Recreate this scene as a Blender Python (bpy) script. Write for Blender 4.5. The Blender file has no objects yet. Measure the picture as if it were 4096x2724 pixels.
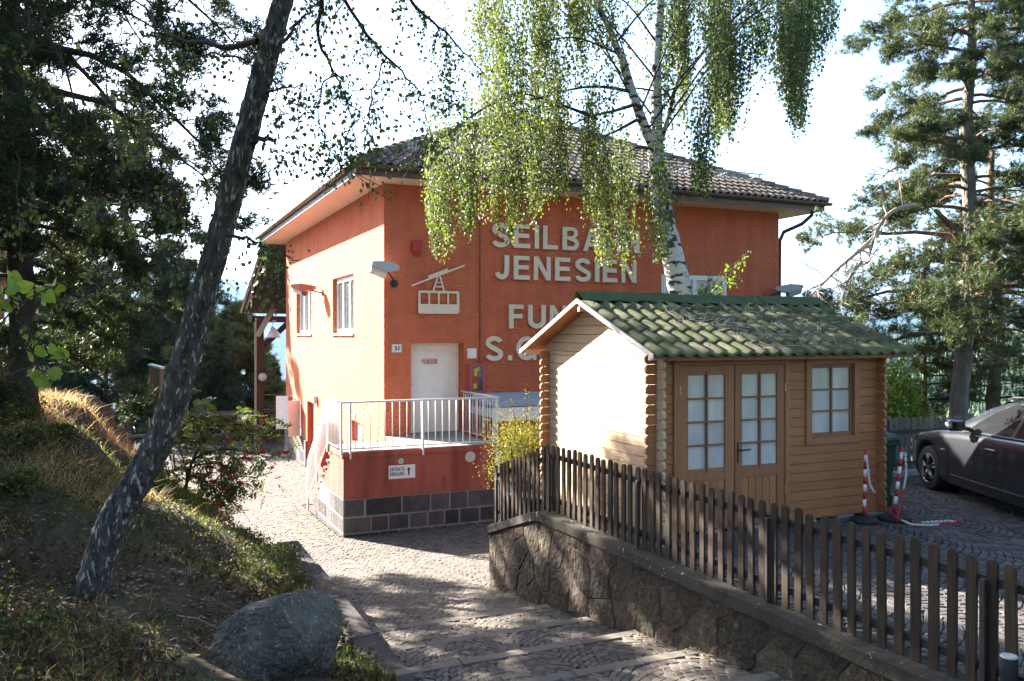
import bpy, math, random
import numpy as np
from mathutils import Vector, Matrix
from mathutils.geometry import tessellate_polygon

# ------------------------------------------------------------------ camera, sky, sun, exposure
scene = bpy.context.scene
COL = scene.collection
CA, SA = 0.9125, 0.4091            # direction of the buildings' front (u) in world x, y
TH = math.atan2(SA, CA)
FPX, CXP, HYP = 850.0, 512.0, 336.0  # focal length and principal point used while surveying

cam = bpy.data.cameras.new('camera')
camo = bpy.data.objects.new('camera', cam)
COL.objects.link(camo)
camo.rotation_euler = (math.pi / 2, 0, 0)
cam.sensor_width = 36.0
cam.lens = 36.0 * FPX / 1024.0
cam.shift_y = -4.5 / 1024.0
cam.clip_start = 0.1
cam.clip_end = 40000
scene.camera = camo

SUN_EL = math.radians(27.0)
SUN_AZ = math.atan2(-0.795, 0.606)      # clockwise from +Y
world = bpy.data.worlds.new('World')
scene.world = world
world.use_nodes = True
wn = world.node_tree.nodes
bg = wn['Background']
sky = wn.new('ShaderNodeTexSky')
sky.sky_type = 'NISHITA'
sky.sun_disc = False
sky.sun_elevation = SUN_EL
sky.sun_rotation = SUN_AZ
sky.altitude = 1000
sky.air_density = 1.0
sky.dust_density = 3.0
sky.ozone_density = 1.0
world.node_tree.links.new(sky.outputs[0], bg.inputs[0])
bg.inputs[1].default_value = 0.072

sl = bpy.data.lights.new('sun', 'SUN')
sl.energy = 5.0
sl.angle = math.radians(0.5)
sl.color = (1.0, 0.945, 0.86)
so = bpy.data.objects.new('sun', sl)
COL.objects.link(so)
Ld = Vector((0.795 * math.cos(SUN_EL), -0.606 * math.cos(SUN_EL), -math.sin(SUN_EL)))
so.rotation_euler = Ld.to_track_quat('-Z', 'Y').to_euler()

scene.view_settings.view_transform = 'Standard'
scene.view_settings.look = 'None'
scene.view_settings.gamma = 1.0
scene.view_settings.use_curve_mapping = False
scene.view_settings.exposure = 3.2
scene.cycles.use_denoising = True
scene.cycles.denoiser = 'OPENIMAGEDENOISE'
scene.cycles.max_bounces = 6
scene.cycles.diffuse_bounces = 3
scene.cycles.transparent_max_bounces = 8
scene.cycles.volume_bounces = 0
scene.cycles.sample_clamp_indirect = 8.0

# ------------------------------------------------------------------ helpers
random.seed(7)
RNG = np.random.default_rng(7)
ORG = {}

def XY(U, V): return CA * U - SA * V, SA * U + CA * V
def UVof(X, Y): return CA * X + SA * Y, -SA * X + CA * Y
def PX(px, py, Y): return np.array([(px - CXP) / FPX * Y, Y, -(py - HYP) / FPX * Y])

def npmesh(name, V, flist, smooth=False):
    V = np.asarray(V, np.float32)
    me = bpy.data.meshes.new(name)
    me.vertices.add(len(V))
    me.vertices.foreach_set('co', V.ravel())
    loops = np.concatenate([f.ravel() for f in flist]).astype(np.int32)
    tot = np.concatenate([np.full(len(f), f.shape[1], np.int32) for f in flist])
    st = np.concatenate([[0], np.cumsum(tot)[:-1]]).astype(np.int32)
    me.loops.add(len(loops)); me.loops.foreach_set('vertex_index', loops)
    me.polygons.add(len(tot)); me.polygons.foreach_set('loop_start', st)
    me.polygons.foreach_set('loop_total', tot)
    me.polygons.foreach_set('use_smooth', np.full(len(tot), bool(smooth)))
    me.update(calc_edges=True)
    me.validate()
    return me

class M:
    """collects geometry, in survey coordinates"""
    def __init__(self): self.v = []; self.f = []; self.n = 0
    def add(self, V, *Fs):
        V = np.asarray(V, float).reshape(-1, 3)
        for F in Fs:
            F = np.asarray(F, int)
            if F.size: self.f.append(F + self.n)
        self.v.append(V); self.n += len(V)
        return self
    def box(self, x0, x1, y0, y1, z0, z1, c=0.0):
        if c <= 0:
            V = [(x, y, z) for z in (z0, z1) for y in (y0, y1) for x in (x0, x1)]
            return self.add(V, [(0, 2, 3, 1), (4, 5, 7, 6), (0, 1, 5, 4), (2, 6, 7, 3), (0, 4, 6, 2), (1, 3, 7, 5)])
        cx, cy, cz = (x0 + x1) / 2, (y0 + y1) / 2, (z0 + z1) / 2
        hx, hy, hz = (x1 - x0) / 2, (y1 - y0) / 2, (z1 - z0) / 2
        V = []; idx = {}
        for sx in (-1, 1):
            for sy in (-1, 1):
                for sz in (-1, 1):
                    for k in range(3):
                        p = [sx * (hx - (c if k != 0 else 0)), sy * (hy - (c if k != 1 else 0)), sz * (hz - (c if k != 2 else 0))]
                        idx[(sx, sy, sz, k)] = len(V); V.append((cx + p[0], cy + p[1], cz + p[2]))
        Q = []; T = []
        for s in (-1, 1):
            Q.append([idx[(s, a_, b_, 0)] for a_, b_ in ((-1, -1), (1, -1), (1, 1), (-1, 1))])
            Q.append([idx[(a_, s, b_, 1)] for a_, b_ in ((-1, -1), (1, -1), (1, 1), (-1, 1))])
            Q.append([idx[(a_, b_, s, 2)] for a_, b_ in ((-1, -1), (1, -1), (1, 1), (-1, 1))])
            for t in (-1, 1):
                Q.append([idx[(s, t, -1, 0)], idx[(s, t, 1, 0)], idx[(s, t, 1, 1)], idx[(s, t, -1, 1)]])
                Q.append([idx[(s, -1, t, 0)], idx[(s, 1, t, 0)], idx[(s, 1, t, 2)], idx[(s, -1, t, 2)]])
                Q.append([idx[(-1, s, t, 1)], idx[(1, s, t, 1)], idx[(1, s, t, 2)], idx[(-1, s, t, 2)]])
                for r in (-1, 1): T.append([idx[(s, t, r, 0)], idx[(s, t, r, 1)], idx[(s, t, r, 2)]])
        return self.add(V, Q, T)
    def tube(self, pts, rad, n=8, cap=True):
        P = np.asarray(pts, float); k = len(P)
        R = np.full(k, rad, float) if np.isscalar(rad) else np.asarray(rad, float)
        T = np.gradient(P, axis=0); T /= np.linalg.norm(T, axis=1)[:, None] + 1e-9
        ref = np.array([0, 0, 1.0]) if abs(T[:, 2]).mean() < 0.85 else np.array([1.0, 0, 0])
        A = np.cross(T, ref); A /= np.linalg.norm(A, axis=1)[:, None] + 1e-9
        B = np.cross(T, A)
        th = np.arange(n) * 2 * math.pi / n
        V = P[:, None, :] + R[:, None, None] * (np.cos(th)[None, :, None] * A[:, None, :] + np.sin(th)[None, :, None] * B[:, None, :])
        i = np.arange(k - 1)[:, None] * n; j = np.arange(n)[None, :]; j2 = (j + 1) % n
        F = np.stack([i + j, i + j2, i + n + j2, i + n + j], -1).reshape(-1, 4)
        V = V.reshape(-1, 3)
        if cap:
            V = np.vstack([V, P[:1], P[-1:]])
            c0, c1 = k * n, k * n + 1; jj = np.arange(n); jn = (jj + 1) % n
            T3 = np.vstack([np.stack([np.full(n, c0), jn, jj], -1), np.stack([np.full(n, c1), (k - 1) * n + jj, (k - 1) * n + jn], -1)])
            return self.add(V, F, T3)
        return self.add(V, F)
    def lathe(self, prof, n=16, c=(0, 0, 0), axis='z'):
        pr = np.asarray(prof, float); k = len(pr); th = np.arange(n) * 2 * math.pi / n
        V = np.stack([pr[:, 0][:, None] * np.cos(th), pr[:, 0][:, None] * np.sin(th), np.repeat(pr[:, 1][:, None], n, 1)], -1)
        if axis == 'x': V = V[..., [2, 0, 1]]
        if axis == 'y': V = V[..., [0, 2, 1]]
        i = np.arange(k - 1)[:, None] * n; j = np.arange(n)[None, :]; j2 = (j + 1) % n
        F = np.stack([i + j, i + j2, i + n + j2, i + n + j], -1).reshape(-1, 4)
        return self.add(V.reshape(-1, 3) + np.array(c), F)
    def prism(self, polys, d0, d1, mapf):
        """polys: outline (and holes) in 2D, extruded from d0 to d1; mapf(a, b, d) -> point"""
        tri = tessellate_polygon([[Vector((p[0], p[1], 0)) for p in q] for q in polys])
        flat = [p for q in polys for p in q]; n = len(flat)
        V = [mapf(p[0], p[1], d0) for p in flat] + [mapf(p[0], p[1], d1) for p in flat]
        T = [list(t) for t in tri] + [[i + n for i in t][::-1] for t in tri]
        Q = []; o = 0
        for q in polys:
            m = len(q)
            for i in range(m): Q.append([o + i, o + (i + 1) % m, n + o + (i + 1) % m, n + o + i])
            o += m
        return self.add(V, T, Q)
    def mesh(self, name, org=(0, 0, 0), smooth=False):
        V = np.vstack(self.v) - np.asarray(org, float)
        k3 = [f for f in self.f if f.shape[1] == 3]; k4 = [f for f in self.f if f.shape[1] == 4]
        ko = [f for f in self.f if f.shape[1] not in (3, 4)]
        fl = ([np.vstack(k3)] if k3 else []) + ([np.vstack(k4)] if k4 else []) + ko
        return npmesh(name, V, fl, smooth)

def setm(ob, mat):
    if mat is not None and not ob.data.materials: ob.data.materials.append(mat)

def thing(name, label, cat, org, uv=True, group=None):
    o = bpy.data.objects.new(name, None); COL.objects.link(o)
    o.empty_display_size = 0.2
    if uv:
        x, y = XY(org[0], org[1]); o.location = (x, y, org[2]); o.rotation_euler = (0, 0, TH)
    else: o.location = org
    o['label'] = label; o['category'] = cat
    if group: o['group'] = group
    ORG[o] = np.array(org, float)
    return o

def part(name, m, mat, parent, smooth=False, kind=None, label=None):
    ob = bpy.data.objects.new(name, m.mesh(name, ORG[parent], smooth)); COL.objects.link(ob)
    ob.parent = parent; setm(ob, mat); ORG[ob] = ORG[parent]
    if kind: ob['kind'] = kind
    if label: ob['label'] = label
    return ob

def piece(name, me, mat, parent, loc, rot=(0, 0, 0), scale=(1, 1, 1)):
    ob = bpy.data.objects.new(name, me); COL.objects.link(ob); setm(ob, mat)
    ob.parent = parent; ob.location = np.asarray(loc, float) - ORG[parent]; ob.rotation_euler = rot; ob.scale = scale
    return ob

def solo(name, label, cat, m, mat, org, uv=True, group=None, smooth=False, kind=None):
    ob = bpy.data.objects.new(name, m.mesh(name, org, smooth)); COL.objects.link(ob); setm(ob, mat)
    if uv:
        x, y = XY(org[0], org[1]); ob.location = (x, y, org[2]); ob.rotation_euler = (0, 0, TH)
    else: ob.location = org
    ob['label'] = label; ob['category'] = cat
    if group: ob['group'] = group
    if kind: ob['kind'] = kind
    ORG[ob] = np.array(org, float)
    return ob

def struct(name, m, mat, uv=True, smooth=False, kind='structure', label=None, cat=None):
    ob = bpy.data.objects.new(name, m.mesh(name, (0, 0, 0), smooth)); COL.objects.link(ob); setm(ob, mat)
    if uv: ob.rotation_euler = (0, 0, TH)
    ob['kind'] = kind
    if label: ob['label'] = label
    if cat: ob['category'] = cat
    ORG[ob] = np.zeros(3)
    return ob

# ------------------------------------------------------------------ materials
def N(t, k, **kw):
    n = t.nodes.new(k)
    for a_, b_ in kw.items(): setattr(n, a_, b_)
    return n

def pmat(name, c1, c2=None, scale=4.0, detail=5, rough=0.75, bump=0.0, bscale=30.0, bdist=0.01, stretch=(1, 1, 1), rnd=0.0, island=0.0,
         metal=0.0, spec=0.3, spot=None, spot_scale=20.0, spot_cut=0.6, spot_soft=0.06, coat=0.0, trans=0.0, contrast=0.25, streak=0.0, tcol=None, coord='Object', bstretch=None):
    mt = bpy.data.materials.new(name); mt.use_nodes = True
    t = mt.node_tree; L = t.links.new; bs = t.nodes['Principled BSDF']
    bs.inputs['Roughness'].default_value = rough; bs.inputs['Metallic'].default_value = metal
    bs.inputs['Specular IOR Level'].default_value = spec
    bs.inputs['Coat Weight'].default_value = coat
    tc = N(t, 'ShaderNodeTexCoord'); mp = N(t, 'ShaderNodeMapping')
    L(tc.outputs[coord], mp.inputs[0]); mp.inputs['Scale'].default_value = stretch
    c2 = c2 or tuple(x * 0.72 for x in c1)
    nz = N(t, 'ShaderNodeTexNoise'); nz.inputs['Scale'].default_value = scale; nz.inputs['Detail'].default_value = detail
    L(mp.outputs[0], nz.inputs['Vector'])
    if rnd or True:
        oi = N(t, 'ShaderNodeObjectInfo')
    if rnd > 0:   # alike pieces: shift the pattern from piece to piece
        va = N(t, 'ShaderNodeVectorMath', operation='SCALE'); cv = N(t, 'ShaderNodeCombineXYZ')
        for i in range(3): L(oi.outputs['Random'], cv.inputs[i])
        va.inputs['Scale'].default_value = 37.0; L(cv.outputs[0], va.inputs[0])
        ad = N(t, 'ShaderNodeVectorMath', operation='ADD'); L(mp.outputs[0], ad.inputs[0]); L(va.outputs[0], ad.inputs[1])
        L(ad.outputs[0], nz.inputs['Vector']); vec = ad.outputs[0]
    else: vec = mp.outputs[0]
    rp = N(t, 'ShaderNodeMapRange'); rp.inputs['From Min'].default_value = 0.5 - contrast; rp.inputs['From Max'].default_value = 0.5 + contrast
    L(nz.outputs[0], rp.inputs[0])
    mx = N(t, 'ShaderNodeMix', data_type='RGBA'); L(rp.outputs[0], mx.inputs['Factor'])
    mx.inputs['A'].default_value = (*c1, 1); mx.inputs['B'].default_value = (*c2, 1)
    col = mx.outputs['Result']
    if spot:
        n2 = N(t, 'ShaderNodeTexNoise'); n2.inputs['Scale'].default_value = spot_scale; n2.inputs['Detail'].default_value = 4; L(vec, n2.inputs['Vector'])
        r2 = N(t, 'ShaderNodeMapRange'); r2.inputs['From Min'].default_value = spot_cut; r2.inputs['From Max'].default_value = spot_cut + spot_soft; L(n2.outputs[0], r2.inputs[0])
        m2 = N(t, 'ShaderNodeMix', data_type='RGBA'); L(r2.outputs[0], m2.inputs['Factor']); L(col, m2.inputs['A']); m2.inputs['B'].default_value = (*spot, 1); col = m2.outputs['Result']
    if streak > 0:   # rain streaks and fading, in wide vertical bands
        m3 = N(t, 'ShaderNodeMapping'); L(tc.outputs[coord], m3.inputs[0]); m3.inputs['Scale'].default_value = (1.7, 1.7, 0.16)
        n3 = N(t, 'ShaderNodeTexNoise'); n3.inputs['Scale'].default_value = 2.2; n3.inputs['Detail'].default_value = 7; L(m3.outputs[0], n3.inputs['Vector'])
        r3 = N(t, 'ShaderNodeMapRange'); r3.inputs['From Min'].default_value = 0.35; r3.inputs['From Max'].default_value = 0.7; r3.inputs['To Min'].default_value = 1 + streak * .35; r3.inputs['To Max'].default_value = 1 - streak; L(n3.outputs[0], r3.inputs[0])
        h3 = N(t, 'ShaderNodeHueSaturation'); L(col, h3.inputs['Color']); L(r3.outputs[0], h3.inputs['Value']); col = h3.outputs[0]
    if rnd > 0 or island > 0:
        hs = N(t, 'ShaderNodeHueSaturation'); L(col, hs.inputs['Color'])
        if island > 0:
            ge = N(t, 'ShaderNodeNewGeometry'); src = ge.outputs['Random Per Island']; amt = island
        else: src = oi.outputs['Random']; amt = rnd
        mr = N(t, 'ShaderNodeMapRange'); mr.inputs['To Min'].default_value = 1 - amt; mr.inputs['To Max'].default_value = 1 + amt; L(src, mr.inputs[0]); L(mr.outputs[0], hs.inputs['Value'])
        ml = N(t, 'ShaderNodeMath', operation='MULTIPLY'); ml.inputs[1].default_value = 7.31; L(src, ml.inputs[0])
        fr = N(t, 'ShaderNodeMath', operation='FRACT'); L(ml.outputs[0], fr.inputs[0])
        mh = N(t, 'ShaderNodeMapRange'); mh.inputs['To Min'].default_value = 0.5 - 0.04 * amt; mh.inputs['To Max'].default_value = 0.5 + 0.04 * amt; L(fr.outputs[0], mh.inputs[0]); L(mh.outputs[0], hs.inputs['Hue'])
        col = hs.outputs[0]
    L(col, bs.inputs['Base Color'])
    if bump > 0:
        bn = N(t, 'ShaderNodeTexNoise'); bn.inputs['Scale'].default_value = bscale; bn.inputs['Detail'].default_value = 6
        if bstretch:
            mb = N(t, 'ShaderNodeMapping'); L(tc.outputs[coord], mb.inputs[0]); mb.inputs['Scale'].default_value = bstretch; L(mb.outputs[0], bn.inputs['Vector'])
        else: L(vec, bn.inputs['Vector'])
        bp = N(t, 'ShaderNodeBump'); bp.inputs['Strength'].default_value = bump; bp.inputs['Distance'].default_value = bdist
        L(bn.outputs[0], bp.inputs['Height']); L(bp.outputs[0], bs.inputs['Normal'])
    if trans > 0:
        tl = N(t, 'ShaderNodeBsdfTranslucent'); ms = N(t, 'ShaderNodeMixShader'); ms.inputs[0].default_value = trans
        if tcol:
            mm = N(t, 'ShaderNodeMix', data_type='RGBA', blend_type='MULTIPLY'); mm.inputs['Factor'].default_value = 1.0; L(col, mm.inputs['A']); mm.inputs['B'].default_value = (*tcol, 1); L(mm.outputs['Result'], tl.inputs[0])
        else: L(col, tl.inputs[0])
        L(bs.outputs[0], ms.inputs[1]); L(tl.outputs[0], ms.inputs[2]); L(ms.outputs[0], t.nodes['Material Output'].inputs[0])
    return mt

MT = {}
MT['plaster'] = pmat('terracotta plaster', (0.63, 0.176, 0.086), (0.52, 0.138, 0.068), 2.2, 8, 0.9, 1.0, 15.0, 0.075, spot=(0.26, 0.066, 0.034), spot_scale=30, spot_cut=0.62, spot_soft=0.08, stretch=(0.8, 0.8, 1.25), bstretch=(0.95, 0.95, 1.5), streak=.13)
MT['plaster_smooth'] = pmat('terracotta smooth plaster', (0.52, 0.125, 0.07), (0.41, 0.09, 0.052), 3.0, 5, 0.85, 0.25, 40)
MT['plaster_low'] = pmat('brick red plaster', (0.40, 0.105, 0.066), (0.30, 0.075, 0.048), 1.4, 7, 0.9, 0.7, 14, 0.03, spot=(0.14, 0.04, 0.028), spot_scale=3.2, spot_cut=0.62, spot_soft=0.14, stretch=(1.3, 1.3, 0.5), bstretch=(1, 1, 3), streak=.4)
MT['soffit'] = pmat('cream soffit', (0.72, 0.55, 0.42), (0.66, 0.5, 0.38), 2, 4, 0.8)
MT['fascia'] = pmat('brown painted metal', (0.11, 0.062, 0.046), (0.08, 0.045, 0.036), 6, 3, 0.45, 0.1, 40, spec=0.4)
MT['fascia_blue'] = pmat('grey fascia board', (0.16, 0.17, 0.19), (0.11, 0.12, 0.14), 6, 3, 0.6)
MT['gutter'] = pmat('weathered copper gutter', (0.30, 0.27, 0.23), (0.2, 0.13, 0.1), 9, 4, 0.5, 0.1, 30, metal=0.4)
MT['rooftile'] = pmat('old clay roof tile', (0.165, 0.118, 0.082), (0.09, 0.068, 0.05), 9, 6, 0.9, 0.4, 60, spot=(0.24, 0.21, 0.16), spot_scale=16, spot_cut=0.6, island=0.25)
MT['galv'] = pmat('galvanised steel', (0.46, 0.48, 0.48), (0.36, 0.37, 0.38), 12, 4, 0.55, metal=0.1)
MT['white'] = pmat('white lacquer', (0.78, 0.77, 0.74), (0.70, 0.68, 0.65), 5, 4, 0.4, spec=0.5)
MT['railwhite'] = pmat('worn white railing paint', (0.74, 0.71, 0.67), (0.6, 0.56, 0.52), 14, 5, 0.5, spot=(0.33, 0.25, 0.2), spot_scale=30, spot_cut=0.66)
MT['cream'] = pmat('cream letter face', (0.72, 0.64, 0.50), (0.64, 0.56, 0.43), 1.8, 4, 0.6, stretch=(1, 1, 2))
MT['glass'] = pmat('dark window glass', (0.10, 0.12, 0.14), (0.06, 0.07, 0.08), 1, 2, 0.04, spec=1.0)
MT['curtain'] = pmat('white curtain cloth', (0.66, 0.66, 0.68), (0.56, 0.56, 0.58), 3, 5, 0.9, 0.5, 9, 0.02, stretch=(3, 1, 0.7))
MT['paneglass'] = pmat('clear pane', (0.58, 0.57, 0.56), (0.38, 0.375, 0.375), 2.4, 5, 0.12, 0.12, 7, 0.01, spec=0.7, rnd=0.06, stretch=(2, 1, 0.8))  # cloth folds painted into shed panes, bright reflection into the station's front window
MT['red'] = pmat('red enamel', (0.42, 0.022, 0.028), (0.33, 0.018, 0.022), 5, 3, 0.4, spec=0.5)
MT['redfade'] = pmat('faded red cabinet', (0.40, 0.10, 0.09), (0.33, 0.08, 0.075), 5, 3, 0.5)
MT['black'] = pmat('black steel', (0.022, 0.022, 0.024), (0.03, 0.03, 0.032), 9, 3, 0.5, spec=0.4)
MT['dark'] = pmat('dark void', (0.012, 0.011, 0.010), None, 5, 2, 0.9)
MT['yellow'] = pmat('yellow print', (0.62, 0.42, 0.03), None, 5, 2, 0.6)
MT['greylamp'] = pmat('grey painted lamp shell', (0.42, 0.44, 0.45), (0.36, 0.38, 0.39), 6, 3, 0.4, spec=0.5)
MT['tclamp'] = pmat('terracotta painted lamp shell', (0.45, 0.15, 0.08), (0.38, 0.12, 0.065), 6, 3, 0.5)
MT['lens'] = pmat('lamp lens', (0.62, 0.64, 0.66), (0.5, 0.52, 0.54), 8, 2, 0.08, spec=1.0)
MT['sign'] = pmat('white sign board', (0.74, 0.72, 0.68), (0.70, 0.67, 0.63), 4, 3, 0.5)
MT['ink'] = pmat('dark blue print', (0.018, 0.018, 0.04), None, 5, 2, 0.6)
MT['block'] = pmat('porphyry block', (0.10, 0.083, 0.078), (0.05, 0.042, 0.042), 4, 8, 0.9, 0.9, 24, 0.04, rnd=0.42, spot=(0.19, 0.165, 0.15), spot_scale=60, spot_cut=0.66)
MT['mortar'] = pmat('mortar', (0.27, 0.24, 0.21), (0.15, 0.132, 0.118), 9, 6, 0.95, 0.5, 70)
MT['concrete'] = pmat('concrete', (0.30, 0.28, 0.26), (0.22, 0.205, 0.19), 3, 7, 0.9, 0.4, 50, spot=(0.12, 0.11, 0.1), spot_scale=5, spot_cut=0.62, spot_soft=0.12)
MT['wallstone'] = pmat('rubble stone', (0.085, 0.060, 0.038), (0.036, 0.027, 0.019), 3, 9, 0.95, 1.0, 14, 0.06, rnd=0.38, spot=(0.17, 0.145, 0.098), spot_scale=11, spot_cut=0.64, spot_soft=0.1)
MT['wallmortar'] = pmat('wall joint mortar', (0.125, 0.105, 0.082), (0.06, 0.05, 0.04), 8, 6, 0.95, 0.6, 50)
MT['coping'] = pmat('lichened concrete coping', (0.070, 0.056, 0.039), (0.032, 0.027, 0.020), 3.5, 8, 0.95, 0.7, 40, 0.02, spot=(0.36, 0.34, 0.30), spot_scale=14, spot_cut=0.67, spot_soft=0.03)
MT['kerb'] = pmat('porphyry kerb slab', (0.058, 0.046, 0.042), (0.032, 0.027, 0.026), 4, 8, 0.9, 0.6, 45, 0.015, spot=(0.3, 0.27, 0.24), spot_scale=26, spot_cut=0.66, spot_soft=0.04, rnd=0.15)
MT['cobble'] = pmat('porphyry cobble', (0.140, 0.112, 0.090), (0.088, 0.070, 0.058), 7, 5, 0.8, 0.5, 60, 0.01, island=0.3)
MT['cobble1'] = pmat('porphyry cobble single', (0.140, 0.112, 0.090), (0.088, 0.070, 0.058), 7, 5, 0.8, 0.5, 60, 0.01, rnd=0.3)
MT['pcobble'] = pmat('grey porphyry cobble', (0.098, 0.084, 0.077), (0.055, 0.048, 0.047), 7, 5, 0.75, 0.5, 60, 0.01, island=0.34)
MT['pcobble1'] = pmat('grey porphyry cobble single', (0.098, 0.084, 0.077), (0.055, 0.048, 0.047), 7, 5, 0.75, 0.5, 60, 0.01, rnd=0.34)
MT['joint'] = pmat('paving joint sand', (0.06, 0.05, 0.042), (0.035, 0.03, 0.026), 20, 6, 0.95, 0.6, 80)
MT['nosing'] = pmat('step edge stone', (0.165, 0.135, 0.108), (0.12, 0.098, 0.08), 5, 7, 0.85, 0.5, 60, rnd=0.12)
MT['picket'] = pmat('weathered picket wood', (0.058, 0.036, 0.020), (0.026, 0.018, 0.012), 5, 7, 0.85, 0.5, 26, 0.008, stretch=(9, 9, 0.9), rnd=0.30)
MT['picketfar'] = pmat('grey picket wood', (0.13, 0.115, 0.10), (0.085, 0.075, 0.066), 5, 6, 0.9, 0.4, 26, stretch=(8, 8, 0.9), rnd=0.2)
MT['rail'] = pmat('dark rail wood', (0.05, 0.033, 0.024), (0.03, 0.02, 0.016), 6, 5, 0.8, 0.3, 30)
MT['steel'] = pmat('rust brown steel post', (0.055, 0.032, 0.028), (0.035, 0.024, 0.022), 9, 5, 0.6, spec=0.4)
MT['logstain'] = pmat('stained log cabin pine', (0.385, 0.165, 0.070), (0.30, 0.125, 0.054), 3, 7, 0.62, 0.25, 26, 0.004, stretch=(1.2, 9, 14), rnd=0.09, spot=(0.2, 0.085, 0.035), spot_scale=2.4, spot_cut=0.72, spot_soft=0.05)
MT['logpale'] = pmat('pale log cabin pine', (0.62, 0.42, 0.26), (0.52, 0.34, 0.2), 3, 7, 0.7, 0.3, 26, 0.004, stretch=(9, 1.2, 14), rnd=0.10, spot=(0.16, 0.085, 0.045), spot_scale=2.6, spot_cut=0.70, spot_soft=0.04)  # paler planks, used on the left gable only
MT['frame'] = pmat('stained frame pine', (0.345, 0.146, 0.066), (0.275, 0.114, 0.052), 3, 6, 0.55, 0.2, 24, 0.004, stretch=(10, 10, 1.2), rnd=0.07)
MT['muntin'] = pmat('reddish glazing bar', (0.27, 0.12, 0.06), (0.22, 0.095, 0.048), 6, 4, 0.55)
MT['barge'] = pmat('pale barge board', (0.62, 0.55, 0.48), (0.5, 0.43, 0.37), 5, 5, 0.7)
MT['greentile'] = pmat('green coated roof sheet', (0.098, 0.105, 0.046), (0.060, 0.068, 0.034), 5, 6, 0.75, 0.35, 90, 0.004, rnd=0.34, spot=(0.12, 0.105, 0.066), spot_scale=5, spot_cut=0.53, spot_soft=0.1, spec=0.12)
MT['greenridge'] = pmat('green ridge flashing', (0.074, 0.094, 0.040), (0.052, 0.07, 0.032), 4, 4, 0.75, 0.15, 20, spec=0.1)
MT['brass'] = pmat('brass hinge', (0.5, 0.42, 0.25), None, 8, 3, 0.35, metal=0.9)
MT['bin'] = pmat('green plastic', (0.018, 0.062, 0.034), (0.014, 0.048, 0.027), 6, 4, 0.5, 0.1, 60, spec=0.4)
MT['rubber'] = pmat('black rubber', (0.02, 0.02, 0.021), (0.028, 0.027, 0.027), 12, 4, 0.75)
MT['chainred'] = pmat('red plastic', (0.5, 0.022, 0.03), (0.42, 0.02, 0.026), 9, 3, 0.45)
MT['chainwhite'] = pmat('white plastic', (0.76, 0.76, 0.76), (0.66, 0.65, 0.64), 9, 4, 0.45)
MT['timber'] = pmat('dark stained timber', (0.075, 0.042, 0.03), (0.045, 0.028, 0.021), 4, 6, 0.75, 0.4, 24, stretch=(6, 6, 1), rnd=0.1)
MT['timberpale'] = pmat('pale weathered timber', (0.36, 0.29, 0.2), (0.26, 0.2, 0.14), 4, 6, 0.8, 0.4, 24, stretch=(6, 6, 1))
MT['postwood'] = pmat('grey brown post wood', (0.19, 0.12, 0.075), (0.11, 0.075, 0.052), 4, 6, 0.85, 0.5, 30, stretch=(8, 8, 0.8))
MT['corr'] = pmat('blue grey corrugated sheet', (0.38, 0.40, 0.40), (0.31, 0.33, 0.33), 4, 4, 0.5)
MT['earth'] = pmat('forest floor', (0.070, 0.048, 0.027), (0.030, 0.025, 0.014), 1.6, 9, 0.95, 1.0, 9, 0.08, spot=(0.09, 0.062, 0.035), spot_scale=9, spot_cut=0.58, spot_soft=0.12)
MT['rock'] = pmat('lichened boulder', (0.150, 0.138, 0.112), (0.06, 0.054, 0.046), 4.0, 9, 0.95, 1.0, 18, 0.10, spot=(0.27, 0.30, 0.27), spot_scale=32, spot_cut=0.585, spot_soft=0.10)
MT['ground'] = pmat('wooded slope', (0.05, 0.075, 0.03), (0.035, 0.055, 0.025), 0.02, 8, 0.95)
MT['mountain'] = pmat('far mountain forest', (0.045, 0.065, 0.03), (0.03, 0.048, 0.026), 0.002, 8, 0.95)
# plants
MT['birchbark'] = pmat('birch bark', (0.54, 0.51, 0.47), (0.33, 0.315, 0.30), 6, 6, 0.8, 0.5, 30, 0.01, stretch=(1, 1, 3.0), spot=(0.035, 0.03, 0.028), spot_scale=4.6, spot_cut=0.525, spot_soft=0.05)
MT['birchdark'] = pmat('old birch bark', (0.105, 0.096, 0.083), (0.030, 0.027, 0.025), 15, 10, 0.9, 1.0, 24, 0.06, stretch=(1.5, 1.5, 0.5), spot=(0.40, 0.39, 0.36), spot_scale=19, spot_cut=0.565, spot_soft=0.10, contrast=0.17)
MT['pinebark'] = pmat('pine bark', (0.22, 0.125, 0.075), (0.12, 0.085, 0.062), 5, 7, 0.9, 0.9, 14, 0.05, stretch=(2, 2, 0.6))
MT['greybark'] = pmat('grey pine bark', (0.21, 0.185, 0.16), (0.10, 0.085, 0.072), 5, 7, 0.95, 1.0, 12, 0.06, stretch=(2, 2, 0.6))
MT['deadwood'] = pmat('bleached dead branch', (0.36, 0.30, 0.25), (0.25, 0.2, 0.165), 7, 5, 0.9)
MT['twig'] = pmat('dark twig', (0.055, 0.042, 0.035), (0.04, 0.03, 0.026), 9, 4, 0.85)
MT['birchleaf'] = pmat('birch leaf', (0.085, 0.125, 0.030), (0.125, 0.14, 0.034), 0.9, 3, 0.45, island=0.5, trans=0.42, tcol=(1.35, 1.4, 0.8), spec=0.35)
MT['birchleaf2'] = pmat('birch leaf painted in shade', (0.07, 0.108, 0.028), (0.10, 0.13, 0.032), 0.9, 3, 0.5, island=0.4, trans=0.35, tcol=(1.3, 1.3, 0.7), spec=0.35)  # darker copy of birch leaf with the shade painted in
MT['needle'] = pmat('pine needle', (0.085, 0.105, 0.038), (0.055, 0.075, 0.034), 0.7, 3, 0.55, island=0.45, trans=0.22, tcol=(1.4, 1.4, 0.7), spec=0.3)
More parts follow.
